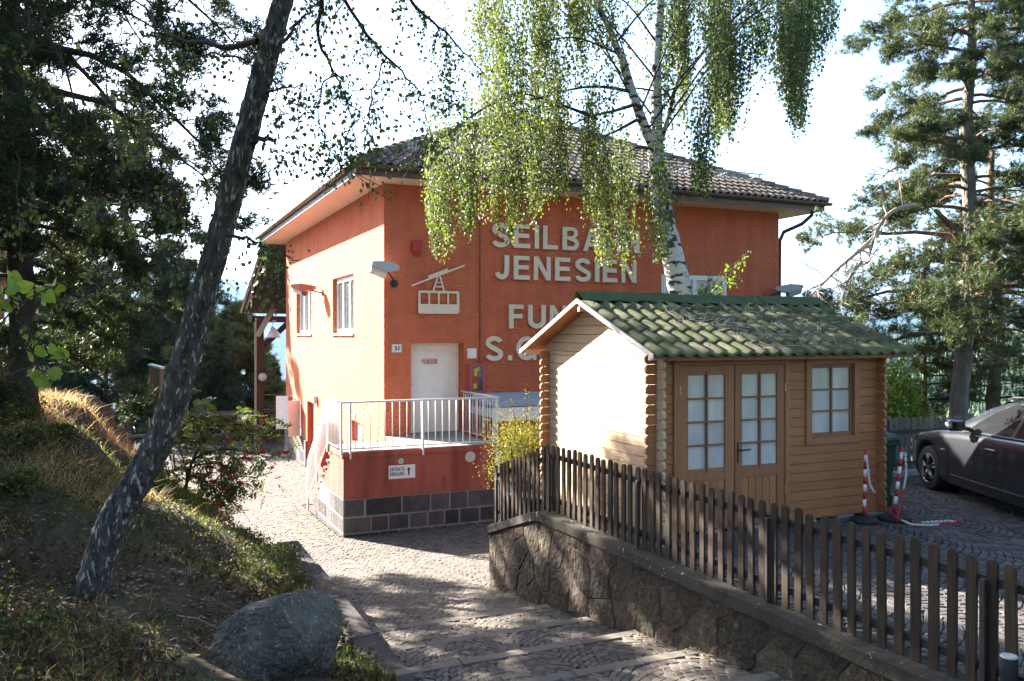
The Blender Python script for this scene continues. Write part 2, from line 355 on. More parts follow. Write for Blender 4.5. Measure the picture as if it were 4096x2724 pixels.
MT['needlelit'] = pmat('conifer needle painted sunlit', (0.15, 0.165, 0.055), (0.095, 0.115, 0.042), 0.7, 3, 0.55, island=0.4, trans=0.3, tcol=(1.4, 1.4, 0.7), spec=0.3)  # needle colour lightened so the conifers look sunlit
MT['needledark'] = pmat('pine needle painted backlit', (0.045, 0.062, 0.024), (0.028, 0.041, 0.018), 0.7, 3, 0.6, island=0.45, trans=0.2, tcol=(1.4, 1.4, 0.6), spec=0.25)  # needle colour darkened to paint in the backlit shade of the crowns
MT['rowanleaf'] = pmat('rowan leaf', (0.05, 0.088, 0.02), (0.085, 0.095, 0.022), 0.8, 3, 0.5, island=0.35, trans=0.4, tcol=(1.5, 1.4, 0.6))
MT['berry'] = pmat('red berry', (0.5, 0.02, 0.022), (0.4, 0.016, 0.018), 9, 2, 0.3, spec=0.5)
MT['bushleaf'] = pmat('barberry leaf', (0.12, 0.145, 0.026), (0.19, 0.15, 0.03), 1.5, 3, 0.5, island=0.4, trans=0.42, tcol=(1.5, 1.4, 0.6))
MT['shrubleaf'] = pmat('hazel leaf', (0.15, 0.21, 0.04), (0.11, 0.165, 0.035), 0.8, 3, 0.5, island=0.3, trans=0.45, tcol=(1.6, 1.6, 0.6))
MT['vineleaf'] = pmat('vine leaf', (0.055, 0.1, 0.028), (0.08, 0.11, 0.03), 0.8, 3, 0.5, island=0.3, trans=0.35)
MT['grass'] = pmat('green grass blade', (0.085, 0.135, 0.025), (0.12, 0.15, 0.035), 0.8, 4, 0.6, island=0.4, trans=0.35, tcol=(1.4, 1.4, 0.6))
MT['drygrass'] = pmat('dry grass blade', (0.54, 0.37, 0.17), (0.40, 0.26, 0.11), 0.8, 4, 0.7, island=0.4, trans=0.5)
MT['litter'] = pmat('fallen leaf', (0.14, 0.078, 0.04), (0.20, 0.135, 0.078), 2.0, 3, 0.8, island=0.6)
MT['herb'] = pmat('low herb leaf', (0.06, 0.085, 0.02), (0.10, 0.085, 0.02), 1.4, 3, 0.6, island=0.5, trans=0.3)
MT['heath'] = pmat('brown heath sprig', (0.10, 0.045, 0.022), (0.065, 0.05, 0.02), 1.2, 3, 0.8, island=0.5, trans=0.2)
MT['forest'] = pmat('distant conifer crowns', (0.075, 0.105, 0.035), (0.05, 0.08, 0.03), 0.03, 5, 0.9, island=0.35)
# car
MT['carpaint'] = pmat('dark grey metallic paint', (0.028, 0.029, 0.034), (0.022, 0.023, 0.028), 2, 3, 0.36, metal=0.4, coat=1.0, spec=0.5)
MT['carglass'] = pmat('tinted car glass', (0.02, 0.022, 0.024), (0.015, 0.016, 0.018), 1, 2, 0.03, spec=1.0)
MT['chrome'] = pmat('alloy', (0.26, 0.26, 0.27), (0.2, 0.2, 0.21), 8, 3, 0.3, metal=0.9)
# ------------------------------------------------------------------ terrain
def interp(x, pts):
    return np.interp(x, [p[0] for p in pts], [p[1] for p in pts])

NOSES = [(9.10, -3.20), (8.13, -3.06), (7.15, -2.90), (6.18, -2.75), (5.20, -2.60), (4.22, -2.45), (3.24, -2.30), (2.26, -2.15), (1.28, -2.0), (0.3, -1.85), (-0.7, -1.7)]
def zpath(V):
    V = np.asarray(V, float)
    z = interp(V, [(9.1, -3.27), (11, -3.51), (14, -3.74), (16, -3.8), (27, -4.1), (60, -4.6)])
    for i, (vn, zn) in enumerate(NOSES):
        nxt = NOSES[i + 1][0] if i + 1 < len(NOSES) else vn - 1
        z = np.where(V <= vn, zn + 0.07 * (vn - V), z)
    return z

def zpark(U, V):
    U = np.asarray(U, float)
    return -2.2 - 0.02 * np.clip(U - 8, 0, 6)

# bank: control heights (x, y, z)
BANK = np.array([(0, 0, -1.6), (-3, 0, -1.45), (-8, 0, -.9), (2, -3, -1.3), (-2, -4, -1.2), (-10, -4, -.4),
    (-1.2, 6.2, -2.45), (-2.0, 4.2, -2.1), (-3.8, 7.64, -2.32), (-3.1, 5.2, -2.12), (-5.0, 5.5, -1.85), (-6.5, 6.5, -1.5), (-9, 7, -.9), (-12, 9, .2), (-7.6, 10.2, -.85),
    (-6.9, 13.2, -.85), (-6.0, 11.5, -1.02), (-5.3, 10, -1.4), (-4.7, 9, -1.85), (-7.2, 12, -.8), (-6.2, 10.2, -1.08), (-5.4, 9, -1.5), (-4.8, 8, -1.85), (-5.8, 13.0, -1.35), (-5.0, 11.2, -1.8), (-4.5, 10, -2.1), (-4.0, 8.9, -2.35),
    (-5.1, 13.2, -2.75), (-5.4, 12.7, -2.1), (-5.0, 12.4, -2.65), (-4.6, 13.4, -3.0), (-4.5, 11.4, -2.5), (-5.5, 13.8, -2.85), (-4.2, 12.4, -2.97), (-3.2, 11.8, -2.98),
    (-3.0, 10, -2.8), (-1.6, 8.8, -2.85), (-10, 13, .1), (-9, 16.5, -1.2), (-12, 17, -.6), (-14, 12, .8), (-6.2, 14.2, -1.9), (-7.6, 14.9, -1.0), (-16, 18, .3), (-16, 6, 1.0)])
kb = []
for v, z in ((1, -1.75), (3, -2.12), (5, -2.55), (6.4, -2.9), (8, -2.98), (10, -3.0), (12.3, -3.02)):
    x, y = XY(1.9, v); kb.append((x, y, z))
BANK = np.vstack([BANK, kb])
def zbank(X, Y):
    X = np.asarray(X, float); Y = np.asarray(Y, float)
    d2 = (X[..., None] - BANK[:, 0]) ** 2 + (Y[..., None] - BANK[:, 1]) ** 2
    w = 1.0 / (d2 + 0.45) ** 2.1
    z = (w * BANK[:, 2]).sum(-1) / w.sum(-1)
    return z + 0.035 * np.sin(X * 3.1 + Y * 1.7) * np.cos(Y * 2.3 - X) + 0.02 * np.sin(X * 7.3) * np.sin(Y * 6.1 + 1)

EDGE = [(1.95 * CA - SA * 12.35, 1.95 * SA + CA * 12.35), (-4.1, 12.75), (-4.9, 13.6), (-5.9, 14.25), (-7.5, 15.2), (-10, 17), (-18, 18)]
BPOLY = [XY(1.95, -5)] + [XY(1.95, v) for v in (0, 4, 8)] + EDGE + [(-18, -5)]
def inpoly(X, Y, poly):
    X = np.asarray(X, float); Y = np.asarray(Y, float)
    r = np.zeros(X.shape, bool); n = len(poly)
    for i in range(n):
        x0, y0 = poly[i]; x1, y1 = poly[(i + 1) % n]
        if y0 == y1: continue
        c = ((y0 > Y) != (y1 > Y)) & (X < (x1 - x0) * (Y - y0) / (y1 - y0) + x0)
        r ^= c
    return r

def gridmesh(xs, ys, zf):
    X, Y = np.meshgrid(xs, ys); Z = zf(X, Y)
    nx, ny = len(xs), len(ys)
    i = np.arange(nx * ny).reshape(ny, nx)
    F = np.stack([i[:-1, :-1], i[:-1, 1:], i[1:, 1:], i[1:, :-1]], -1).reshape(-1, 4)
    return np.stack([X, Y, Z], -1).reshape(-1, 3), F

xs = np.arange(-18, 3.2, 0.16); ys = np.arange(-5, 20.2, 0.16)
def zb2(X, Y):
    ins = inpoly(X, Y, BPOLY)
    return np.where(ins, zbank(X, Y), -4.75)
Vb, Fb = gridmesh(xs, ys, zb2)
m = M(); m.add(Vb, Fb)
bank = struct('bank', m, MT['earth'], uv=False, smooth=True)

# wide ground: plateau, valley, wooded slope on the right, mountains far away
def zground(X, Y):
    r = np.hypot(X, Y); az = np.arctan2(X, Y)              # 0 = straight ahead
    base = np.interp(r, [0, 42, 70, 160, 350, 1200], [-4.9, -4.9, -12, -55, -130, -330])
    back = np.interp(r, [0, 42, 300, 3000], [-4.9, -4.9, 6, 260])
    fw = np.clip((1.75 - np.abs(az)) / 0.25, 0, 1)          # valley lies ahead
    z = fw * base + (1 - fw) * back
    # wooded slope to the right
    s = np.clip((az - 0.10) / 0.22, 0, 1); s = s * s * (3 - 2 * s) * fw
    slope = np.interp(r, [0, 42, 120, 300, 520, 900, 1500], [-4.9, -4.9, -30, -68, -58, -4, -40]) + np.clip((r - 60) / 300, 0, 1) * 9 * np.sin(az * 17 + r * 0.004)
    z = z * (1 - s) + slope * s
    # mountains
    mt = np.clip((r - 2200) / 4200, 0, 1); mt = mt * mt * (3 - 2 * mt)
    top = 420 + 190 * np.sin(az * 3.1 + 0.9) + 70 * np.sin(az * 11 + 1) + 34 * np.sin(az * 29) + 16 * np.sin(az * 61)
    top = top * np.interp(az, [-math.pi, -0.6, -0.33, -0.1, 0.3, 0.55, 1.2, math.pi], [0.5, 0.9, 1.16, 0.9, 0.28, 0.24, 0.5, 0.5])
    low = np.interp(r, [1200, 2200], [-330, -420])
    z = np.where(r > 1200, np.maximum(z, low) * (1 - mt) + top * mt, z)
    return z
rr = np.concatenate([np.linspace(0, 40, 5), np.geomspace(44, 9000, 80)]); aa = np.linspace(-math.pi, math.pi, 361)
R_, A_ = np.meshgrid(rr, aa); Xg = R_ * np.sin(A_); Yg = R_ * np.cos(A_); Zg = zground(Xg, Yg)
i = np.arange(R_.size).reshape(R_.shape)
Fg = np.stack([i[:-1, :-1], i[1:, :-1], i[1:, 1:], i[:-1, 1:]], -1).reshape(-1, 4)
m = M(); m.add(np.stack([Xg, Yg, Zg], -1).reshape(-1, 3), Fg)
ground = struct('ground', m, MT['ground'], uv=False, smooth=True)

# ------------------------------------------------------------------ paved surfaces
def sheet(us, vs, zf, drop=0.0):
    V, F = gridmesh(us, vs, zf); V[:, 2] -= drop
    m = M(); m.add(V, F); return m
vs = np.concatenate([np.linspace(9.105, 16, 40), np.linspace(16.5, 36, 24)])
pl = sheet(np.concatenate([np.linspace(-16, -4, 8), np.linspace(-3.5, 22, 52)]), vs, lambda U, V: zpath(V), 0.02)
plaza = struct('lower_plaza', pl, MT['joint'])
m = M()
for i_, (vn, zn) in enumerate(NOSES):
    vb = NOSES[i_ + 1][0] if i_ + 1 < len(NOSES) else vn - 1.0
    zt0 = zn; zt1 = zn + 0.07 * (vn - vb)
    a0, a1 = 2.0, 4.7
    m.add([(a0, vb, zt1 - .02), (a1, vb, zt1 - .02), (a1, vn, zt0 - .02), (a0, vn, zt0 - .02), (a0, vn, zt0 - .3), (a1, vn, zt0 - .3)], [(0, 1, 2, 3), (3, 2, 5, 4)])
path = struct('stepped_path', m, MT['joint'])
nos = M(); nos.box(0, 0.62, -0.135, 0, -0.14, 0, 0.008); nosm = nos.mesh('step_edge_stone')
for i_, (vn, zn) in enumerate(NOSES[:8]):
    u = 2.06; k = 0
    while u < 4.5:
        w = min(0.62, 4.56 - u)
        piece('step_edge_stone', nosm, MT['nosing'], path, (u + 0.004, vn, zn + 0.004 + random.uniform(-.003, .003)), (0, random.uniform(-.003, .003), 0), ((w - 0.008) / 0.62, 1, 1))
        u += w; k += 1

def cobble_arrays(keep, zf, u0, u1, v0, v1, s, Wf, A, seed, sag=1):
    rng = np.random.default_rng(seed)
    p = np.arange(u0, u1, s); r = np.arange(v0 - A, v1 + A, s)
    P, R = np.meshgrid(p, r)
    row = np.round((R - (v0 - A)) / s).astype(int)
    P = P + (row % 2) * s * 0.5 + rng.uniform(-.08, .08, P.shape) * s
    P = P.ravel(); R = R.ravel()
    def off(q):
        t = ((q / Wf) % 1.0 - 0.5) * 2
        return sag * A * (1 - t * t)
    Cv = R + off(P)
    k = keep(P, Cv); P = P[k]; R = R[k]; n = len(P)
    hw = s * 0.5 * rng.uniform(0.88, 0.99, n); hd = s * 0.5 * rng.uniform(0.86, 0.96, n)
    zt = rng.uniform(-0.006, 0.004, n); tl = rng.uniform(-.05, .05, (n, 2))
    out = np.zeros((n, 12, 3))
    for ring, (sc, dz) in enumerate(((1.0, -0.05), (1.0, -0.011), (0.84, 0.0))):
        for c, (a_, b_) in enumerate(((-1, -1), (1, -1), (1, 1), (-1, 1))):
            jit = np.random.default_rng(seed + c).uniform(-.065, .065, (n, 2)) * s
            pp = P + a_ * hw * sc + jit[:, 0] * sc; q = np.clip(pp, np.floor(P / Wf) * Wf, np.floor(P / Wf) * Wf + Wf - 1e-4)
            vv = R + off(q) + b_ * hd * sc + jit[:, 1] * sc
            out[:, ring * 4 + c, 0] = pp; out[:, ring * 4 + c, 1] = vv
            out[:, ring * 4 + c, 2] = zf(P, R + off(P)) + zt + dz + tl[:, 0] * (pp - P) + tl[:, 1] * (vv - R - off(P))
    return out
CF = np.array([(8, 9, 10, 11)] + [(4 + i, 4 + (i + 1) % 4, 8 + (i + 1) % 4, 8 + i) for i in range(4)] + [(i, (i + 1) % 4, 4 + (i + 1) % 4, 4 + i) for i in range(4)])
def lay(arr, parent, matstuff, matone, nearn, tag):
    cen = arr.mean(1); X = CA * cen[:, 0] - SA * cen[:, 1]; Y = SA * cen[:, 0] + CA * cen[:, 1]
    px = CXP + FPX * X / Y; py = HYP - FPX * cen[:, 2] / Y
    vis = (px > -5) & (px < 1030) & (py < 688) & (Y > 0)
    d = np.hypot(X, Y) + np.where(vis, 0, 1000)
    order = np.argsort(d); near = set(order[:nearn].tolist())
    for k in order[:nearn]:
        mm = M(); mm.add(arr[k], CF); c = cen[k].copy(); c[2] = arr[k][:, 2].max()
        ob = bpy.data.objects.new('cobble', mm.mesh('cobble', c)); COL.objects.link(ob); setm(ob, matone); ob.parent = parent; ob.location = c - ORG[parent]
    rest = arr[order[nearn:]]; n = len(rest)
    mm = M(); mm.add(rest.reshape(-1, 3), (CF[None] + np.arange(n)[:, None, None] * 12).reshape(-1, 4))
    return part(tag, mm, matstuff, parent, kind='stuff')

def keep_path(U, V):
    ok = (U > 2.2) & (U < 4.52) & (V > 2.2) & (V < 9.06)
    for vn, zn in NOSES: ok &= ~((V > vn - 0.172) & (V < vn + 0.05))
    return ok
lay(cobble_arrays(keep_path, lambda U, V: zpath(V), 2.1, 4.7, 2.2, 9.1, 0.086, 1.16, 0.30, 3), path, MT['cobble'], MT['cobble1'], 290, 'cobble_paving')
def keep_plaza(U, V):
    X, Y = XY(U, V); px = CXP + FPX * X / np.maximum(Y, 1)
    inb = inpoly(X, Y, BPOLY)
    plat = (U > 3.6) & (V > 15.9) & (V < 19.4); bld = (U > 5.0) & (V > 18); stair = (U > 3.6) & (V > 15.9) & (V < 20)
    return (V > 9.16) & (V < 31) & ~inb & ~bld & ~stair & ~((U > 4.6) & (V < 11.1)) & (U < 8.5) & (px > 120) & (px < 545) & ~plat
lay(cobble_arrays(keep_plaza, lambda U, V: zpath(V), -8, 8.5, 9.1, 31, 0.092, 1.15, 0.30, 5), plaza, MT['cobble'], MT['cobble1'], 0, 'cobble_paving')

# parking court (upper level)
pk = M()
us = np.linspace(4.75, 22, 30); vs2 = np.linspace(-4, 10.98, 30)
V_, F_ = gridmesh(us, vs2, lambda U, V: zpark(U, V) - 0.02)
pk.add(V_, F_)
pk.add([(4.75, -4, -2.22), (4.75, 10.98, -2.22), (4.75, 10.98, -4.6), (4.75, -4, -4.6)], [(0, 1, 2, 3)])
pk.add([(4.75, 10.98, -2.22), (22, 10.98, -2.34), (22, 10.98, -6), (4.75, 10.98, -4.6)], [(0, 1, 2, 3)])
parking = struct('parking_court', pk, MT['joint'])
def keep_park(U, V):
    X, Y = XY(U, V); px = CXP + FPX * X / np.maximum(Y, 1)
    return (U > 4.95) & (V > 1.2) & (V < 10.05) & ~((U > 5.2) & (U < 8.45) & (V > 7.78) & (V < 10.4)) & (px < 1060) & (Y > 2) & (U < 14)
lay(cobble_arrays(keep_park, zpark, 4.9, 14, 1.2, 10.1, 0.09, 1.16, 0.32, 11, -1), parking, MT['pcobble'], MT['pcobble1'], 290, 'cobble_paving')
m = M(); m.box(8.6, 16, 9.96, 10.1, -2.6, -2.20)
part('edge_strip', m, MT['concrete'], parking)

# ------------------------------------------------------------------ kerb slabs on the left of the path
kerb = thing('kerb_wall', 'low dark stone kerb wall between the stepped path and the grass bank', 'kerb', (2.05, 7, -3.3))
v = 2.4; 
while v < 12.39:
    ln = min(random.choice((1.15, 1.35, 1.6)), 12.4 - v)
    if 12.4 - v - ln < 0.4: ln = 12.4 - v
    zt = float(interp(v + ln / 2, [(0, -1.6), (3, -2.2), (5, -2.6), (6.6, -2.9), (13, -2.93)])) + random.uniform(-.008, .008)
    sl_ = float(interp(v, [(0, -1.6), (3, -2.2), (5, -2.6), (6.6, -2.9), (13, -2.93)])); se_ = float(interp(v + ln, [(0, -1.6), (3, -2.2), (5, -2.6), (6.6, -2.9), (13, -2.93)]))
    mm = M(); w0 = random.uniform(-.012, .012)
    mm.box(1.90 + w0, 2.2 + w0 * .6, v + .004, v + ln - .004, zt - 1.3, zt, 0.014)
    a_ = mm.v[0]; a_[:, 2] += np.where(a_[:, 2] > zt - .1, (sl_ + (se_ - sl_) * (a_[:, 1] - v) / ln) - (sl_ + se_) / 2, 0)
    part('slab', mm, MT['kerb'], kerb)
    v += ln

# ------------------------------------------------------------------ retaining wall on the right of the path
def ztop(V): return interp(V, [(-1, -2.13), (9.36, -2.15), (9.6, -2.2), (11.02, -2.66)])
rw = thing('retaining_wall', 'rough rubble stone retaining wall with concrete coping under the picket fence', 'wall', (4.7, 7, -3.2))
m = M()
vv = np.concatenate([np.arange(-1, 11, 0.5), [11.0]])
for a_, b_ in zip(vv[:-1], vv[1:]):
    t0, t1 = float(ztop(a_)) - .12, float(ztop(b_)) - .12
    V8 = [(4.585, a_, -4.3), (4.74, a_, -4.3), (4.74, b_, -4.3), (4.585, b_, -4.3), (4.585, a_, t0), (4.74, a_, t0), (4.74, b_, t1), (4.585, b_, t1)]
    m.add(V8, [(0, 3, 7, 4), (4, 7, 6, 5), (1, 5, 6, 2)])
m.add([(4.585, 11, -4.3), (4.74, 11, -4.3), (4.74, 11, -2.78), (4.585, 11, -2.78)], [(0, 1, 2, 3)])
part('mortar_core', m, MT['wallmortar'], rw)
m = M()
cv_ = np.concatenate([np.arange(-1, 9.2, 0.35), [9.25, 9.36, 9.5, 9.7], np.arange(10.0, 11.03, 0.25), [11.03]])
rngc = np.random.default_rng(4)
L_ = []
for a_ in cv_:
    t_ = float(ztop(a_)); j = rngc.uniform(-.006, .006, 3)
    L_.append([(4.545 + j[0], a_, t_ - .11), (4.55 + j[0], a_, t_ - .012), (4.565, a_, t_ + j[1]), (4.80, a_, t_ + j[2]), (4.82, a_, t_ - .02), (4.82, a_, t_ - .2)])
L_ = np.array(L_); n_, k_ = L_.shape[:2]
ii = np.arange(n_ - 1)[:, None] * k_; jj = np.arange(k_ - 1)[None]
m.add(L_.reshape(-1, 3), np.stack([ii + jj, ii + jj + 1, ii + k_ + jj + 1, ii + k_ + jj], -1).reshape(-1, 4))
m.add(L_[-1], [list(range(6))]) if False else m.add(L_[-1], [(0, 1, 2, 3), (0, 3, 4, 5)])
part('coping', m, MT['coping'], rw)

def clip(poly, p, nrm):
    out = []
    for i in range(len(poly)):
        a_ = poly[i]; b_ = poly[(i + 1) % len(poly)]
        da = (a_[0] - p[0]) * nrm[0] + (a_[1] - p[1]) * nrm[1]; db = (b_[0] - p[0]) * nrm[0] + (b_[1] - p[1]) * nrm[1]
        if da <= 0: out.append(a_)
        if (da < 0) != (db < 0) and da != db:
            t = da / (da - db); out.append((a_[0] + t * (b_[0] - a_[0]), a_[1] + t * (b_[1] - a_[1])))
    return out
rs = random.Random(21); seeds = []
for k in range(4000):
    c = (rs.uniform(2.5, 11.0), rs.uniform(-3.7, -2.15))
    if all(((c[0] - q[0]) / 1.15) ** 2 + (c[1] - q[1]) ** 2 > 0.275 ** 2 for q in seeds): seeds.append(c)
for c in seeds:
    zb = float(zpath(c[0])) - 0.12
    if c[1] < zb - .1: continue
    poly = [(2.4, -4.0), (11.0, -4.0), (11.0, -2.0), (2.4, -2.0)]
    for q in seeds:
        if q is c or abs(q[0] - c[0]) > 1.0: continue
        dx, dy = q[0] - c[0], q[1] - c[1]; ln = math.hypot(dx, dy)
        poly = clip(poly, (c[0] + dx / 2 - dx / ln * .003, c[1] + dy / 2 - dy / ln * .003), (dx / ln, dy / ln))
        if len(poly) < 3: break
    if len(poly) < 3: continue
    # keep it under the coping
    for va, vb_ in ((-1, 9.36), (9.36, 11.02)):
        ta, tb = float(ztop(va + .001)) - .11, float(ztop(vb_)) - .11
        dx, dy = vb_ - va, tb - ta; ln = math.hypot(dx, dy)
        poly = clip(poly, (va, ta), (-dy / ln, dx / ln))
        if len(poly) < 3: break
    if len(poly) < 3: continue
    cx_ = sum(p[0] for p in poly) / len(poly); cz_ = sum(p[1] for p in poly) / len(poly)
    if max(p[0] for p in poly) - min(p[0] for p in poly) < .06: continue
    pr = rs.uniform(0.003, 0.014); n = len(poly); Vv = []
    for sc, d in ((1.0, 0.0), (0.99, -pr * .4), (0.93, -pr)):
        for p in poly: Vv.append((4.585 + d + rs.uniform(-.004, .004), cx_ + (p[0] - cx_) * sc, cz_ + (p[1] - cz_) * sc))
    Vv.append((4.585 - pr - rs.uniform(0, .012), cx_, cz_))
    Q = [(r * n + i, r * n + (i + 1) % n, (r + 1) * n + (i + 1) % n, (r + 1) * n + i) for r in range(2) for i in range(n)]
    T = [(2 * n + i, 2 * n + (i + 1) % n, 3 * n) for i in range(n)]
    mm = M(); mm.add(Vv, Q, T)
    o_ = np.array((4.585, cx_, cz_))
    piece('stone', mm.mesh('stone', o_), MT['wallstone'], rw, o_)
# end face stones
for k, (za, zb_) in enumerate(((-3.62, -3.32), (-3.3, -3.02), (-3.0, -2.79))):
    mm = M(); mm.box(4.59, 4.735, 10.99, 11.025, za, zb_, .01); part('stone', mm, MT['wallstone'], rw)

# ------------------------------------------------------------------ picket fence on the wall
fence = thing('picket_fence', 'brown weathered picket fence on the retaining wall in front of the shed', 'fence', (4.72, 7, -2.15))
def picket_mesh(h, w=0.066, d=0.024):
    mm = M(); c = w * .32
    mm.prism([[(-w / 2, 0), (w / 2, 0), (w / 2, h - c), (w / 2 - c, h), (-w / 2 + c, h), (-w / 2, h - c)]], -d / 2, d / 2, lambda a_, b_, e: (e, a_, b_))
    return mm.mesh('picket')
pm = picket_mesh(0.80)
vq = 11.0; k = 0
while vq > 1.9:
    zb = -2.135 if vq < 9.36 else float(interp(vq, [(9.36, -2.135), (11.02, -2.62)]))
    piece('picket', pm, MT['picket'], fence, (4.70 + random.uniform(-.006, .006), vq, zb + random.uniform(-.008, .008)), (random.uniform(-.012, .012), random.uniform(-.012, .012), random.uniform(-.06, .06)), (1, random.uniform(.94, 1.06), random.uniform(.99, 1.01)))
    vq -= 0.1345; k += 1
for dz in (0.13, 0.66):
    for va, vb_ in ((1.7, 3.5), (3.5, 5.4), (5.4, 7.35), (7.35, 9.36), (9.36, 11.02)):
        z0 = -2.135 if va < 9.36 else -2.135; z1 = -2.135 if vb_ < 9.5 else -2.62
        mm = M(); w, h = 0.022, 0.026
        mm.add([(4.735 + a_ * w, v_, z_ + dz + b_ * h) for v_, z_ in ((va, z0), (vb_, z1)) for a_, b_ in ((-1, -1), (1, -1), (1, 1), (-1, 1))], [(0, 1, 5, 4), (1, 2, 6, 5), (2, 3, 7, 6), (3, 0, 4, 7), (0, 3, 2, 1), (4, 5, 6, 7)])
        part('rail', mm, MT['rail'], fence)
for vp, z0 in ((9.30, -2.2), (7.32, -2.2), (5.40, -2.2), (3.5, -2.2), (10.95, -2.75)):
    mm = M(); mm.box(4.655, 4.685, vp - .018, vp + .018, z0 - .1, z0 + 0.74, .003); part('post', mm, MT['steel'], fence)

# stub post at the lower right
m = M(); m.lathe([(0.0, -2.16), (.048, -2.16), (.048, -1.855), (.046, -1.848)], 20, (4.62, 3.30, 0))
st = thing('stub_post', 'short black round steel post with a pale worn top in front of the pickets', 'post', (4.62, 3.30, -2.15))
part('tube', m, MT['black'], st, smooth=True)
m = M(); m.lathe([(0.0, -1.838), (.042, -1.840), (.0475, -1.848), (.046, -1.856)], 20, (4.62, 3.30, 0)); part('cap', m, MT['galv'], st)
# ------------------------------------------------------------------ lettering outlines (cap height 1)
def stroke(pts, w):
    P = np.array(pts, float); T = np.gradient(P, axis=0); T /= np.linalg.norm(T, axis=1)[:, None]
    Nn = np.stack([-T[:, 1], T[:, 0]], -1) * w / 2
    return [tuple(p) for p in (P + Nn)] + [tuple(p) for p in (P - Nn)[::-1]]
def arc(cx, cy, rx, ry, a0, a1, n=14):
    return [(cx + rx * math.cos(math.radians(a0 + (a1 - a0) * i / n)), cy + ry * math.sin(math.radians(a0 + (a1 - a0) * i / n))) for i in range(n + 1)]
def glyph(ch, t=0.205):
    """returns (list of shapes, each a list of outlines with holes), width"""
    h = t / 2
    def R(x0, y0, x1, y1): return [(x0, y0), (x1, y0), (x1, y1), (x0, y1)]
    if ch == 'I': return [[R(0, 0, t, 1)]], t
    if ch == '.': return [[R(0, 0, t, t)]], t
    if ch == 'L': return [[[(0, 0), (.70, 0), (.70, t * .88), (t, t * .88), (t, 1), (0, 1)]]], .70
    if ch == 'T': return [[[(.27, 0), (.27 + t, 0), (.27 + t, 1 - t * .88), (.74, 1 - t * .88), (.74, 1), (0, 1), (0, 1 - t * .88), (.27, 1 - t * .88)]]], .74
    if ch == 'E':
        k = t * .88; w = .74
        return [[[(0, 0), (w, 0), (w, k), (t, k), (t, .5 - k / 2 + .02), (w * .94, .5 - k / 2 + .02), (w * .94, .5 + k / 2 + .02), (t, .5 + k / 2 + .02), (t, 1 - k), (w * .98, 1 - k), (w * .98, 1), (0, 1)]]], w
    if ch == 'F':
        k = t * .88; w = .67
        return [[[(0, 0), (t, 0), (t, .42), (w * .93, .42), (w * .93, .42 + k), (t, .42 + k), (t, 1 - k), (w, 1 - k), (w, 1), (0, 1)]]], w
    if ch == 'H':
        w = .79; k = t * .88
        return [[[(0, 0), (t, 0), (t, .5 - k / 2), (w - t, .5 - k / 2), (w - t, 0), (w, 0), (w, 1), (w - t, 1), (w - t, .5 + k / 2), (t, .5 + k / 2), (t, 1), (0, 1)]]], w
    if ch == 'N':
        w = .79
        return [[[(0, 0), (t * .92, 0), (t * .92, .66), (w - t * 1.02, 0), (w, 0), (w, 1), (w - t * .92, 1), (w - t * .92, .34), (t * 1.02, 1), (0, 1)]]], w
    if ch == 'V':
        w = .88; return [[[(w / 2 - t * .52, 0), (w / 2 + t * .52, 0), (w, 1), (w - t * 1.05, 1), (w / 2, .26), (t * 1.05, 1), (0, 1)]]], w
    if ch == 'A':
        w = .90; hole = [(.36 * w, .36), (.64 * w, .36), (.5 * w, .78)]
        return [[[(0, 0), (t * 1.06, 0), (t * 1.06 + .06, .20), (w - t * 1.06 - .06, .20), (w - t * 1.06, 0), (w, 0), (w / 2 + t * .58, 1), (w / 2 - t * .58, 1)], hole]], w
    if ch == 'U':
        w = .81
        return [[stroke([(h, 1.0), (h, .6), (h, .38)] + arc(w / 2, .35, w / 2 - h, .35 - h * .92, 180, 360, 18)[1:-1] + [(w - h, .38), (w - h, .6), (w - h, 1.0)], t)]], w
    if ch == 'J':
        w = .64
        return [[stroke(arc(w / 2 - .01, .31, w / 2 - h - .01, .31 - h * .9, 190, 358, 16) + [(w - h, .38), (w - h, .7), (w - h, 1.0)], t)]], w
    if ch == 'S':
        w = .80; rx = w / 2 - h
        top = arc(w / 2, .735, rx - .02, .265 - h * .9 + .01, 12, 230, 18); bot = arc(w / 2, .265, rx, .265 - h * .9 + .01, 50, -168, 18)
        return [[stroke(top[:-1] + [(w * .36, .555), (w * .5, .50), (w * .64, .445)] + bot[1:], t * .95)]], w
    if ch == 'G':
        w = .93; rx = w / 2 - h * .9
        body = stroke(arc(w / 2, .5, rx, .5 - h * .9, 38, 318, 30), t * .95)
        return [[body], [[(.50, .34), (w - .02, .34), (w - .02, .50), (.50, .50)]], [[(w - .17, .0), (w - .02, .0), (w - .02, .335), (w - .17, .335)]]], w
    if ch == 'B':
        w = .77; r1 = .225; r2 = .275
        out = [(0, 0), (w - .28, 0)] + arc(w - .28, .275, .28, .275, -90, 75, 12)[1:] + arc(w - .30, .76, .25, .24, -70, 90, 12) + [(0, 1)]
        k = t * .85
        h1 = [(t, k), (w - .30, k)] + arc(w - .30, .28, .115, .28 - k - .005, -85, 85, 10) + [(t, .47)]
        h2 = [(t, .47 + k * .75), (w - .32, .47 + k * .75)] + arc(w - .32, .74, .095, .11, -80, 80, 10) + [(t, 1 - k)]
        return [[out, h1, h2]], w
    if ch == 'R':
        w = .77; k = t * .85
        out = [(0, 0), (t, 0), (t, .38), (.36, .38), (.55, 0), (w + .02, 0), (.56, .43)] + arc(w - .29, .71, .28, .29, -55, 90, 12) + [(0, 1)]
        h1 = [(t, .38 + k), (w - .30, .38 + k)] + arc(w - .30, .70, .10, .12, -80, 80, 8) + [(t, 1 - k)]
        return [[out, h1]], w
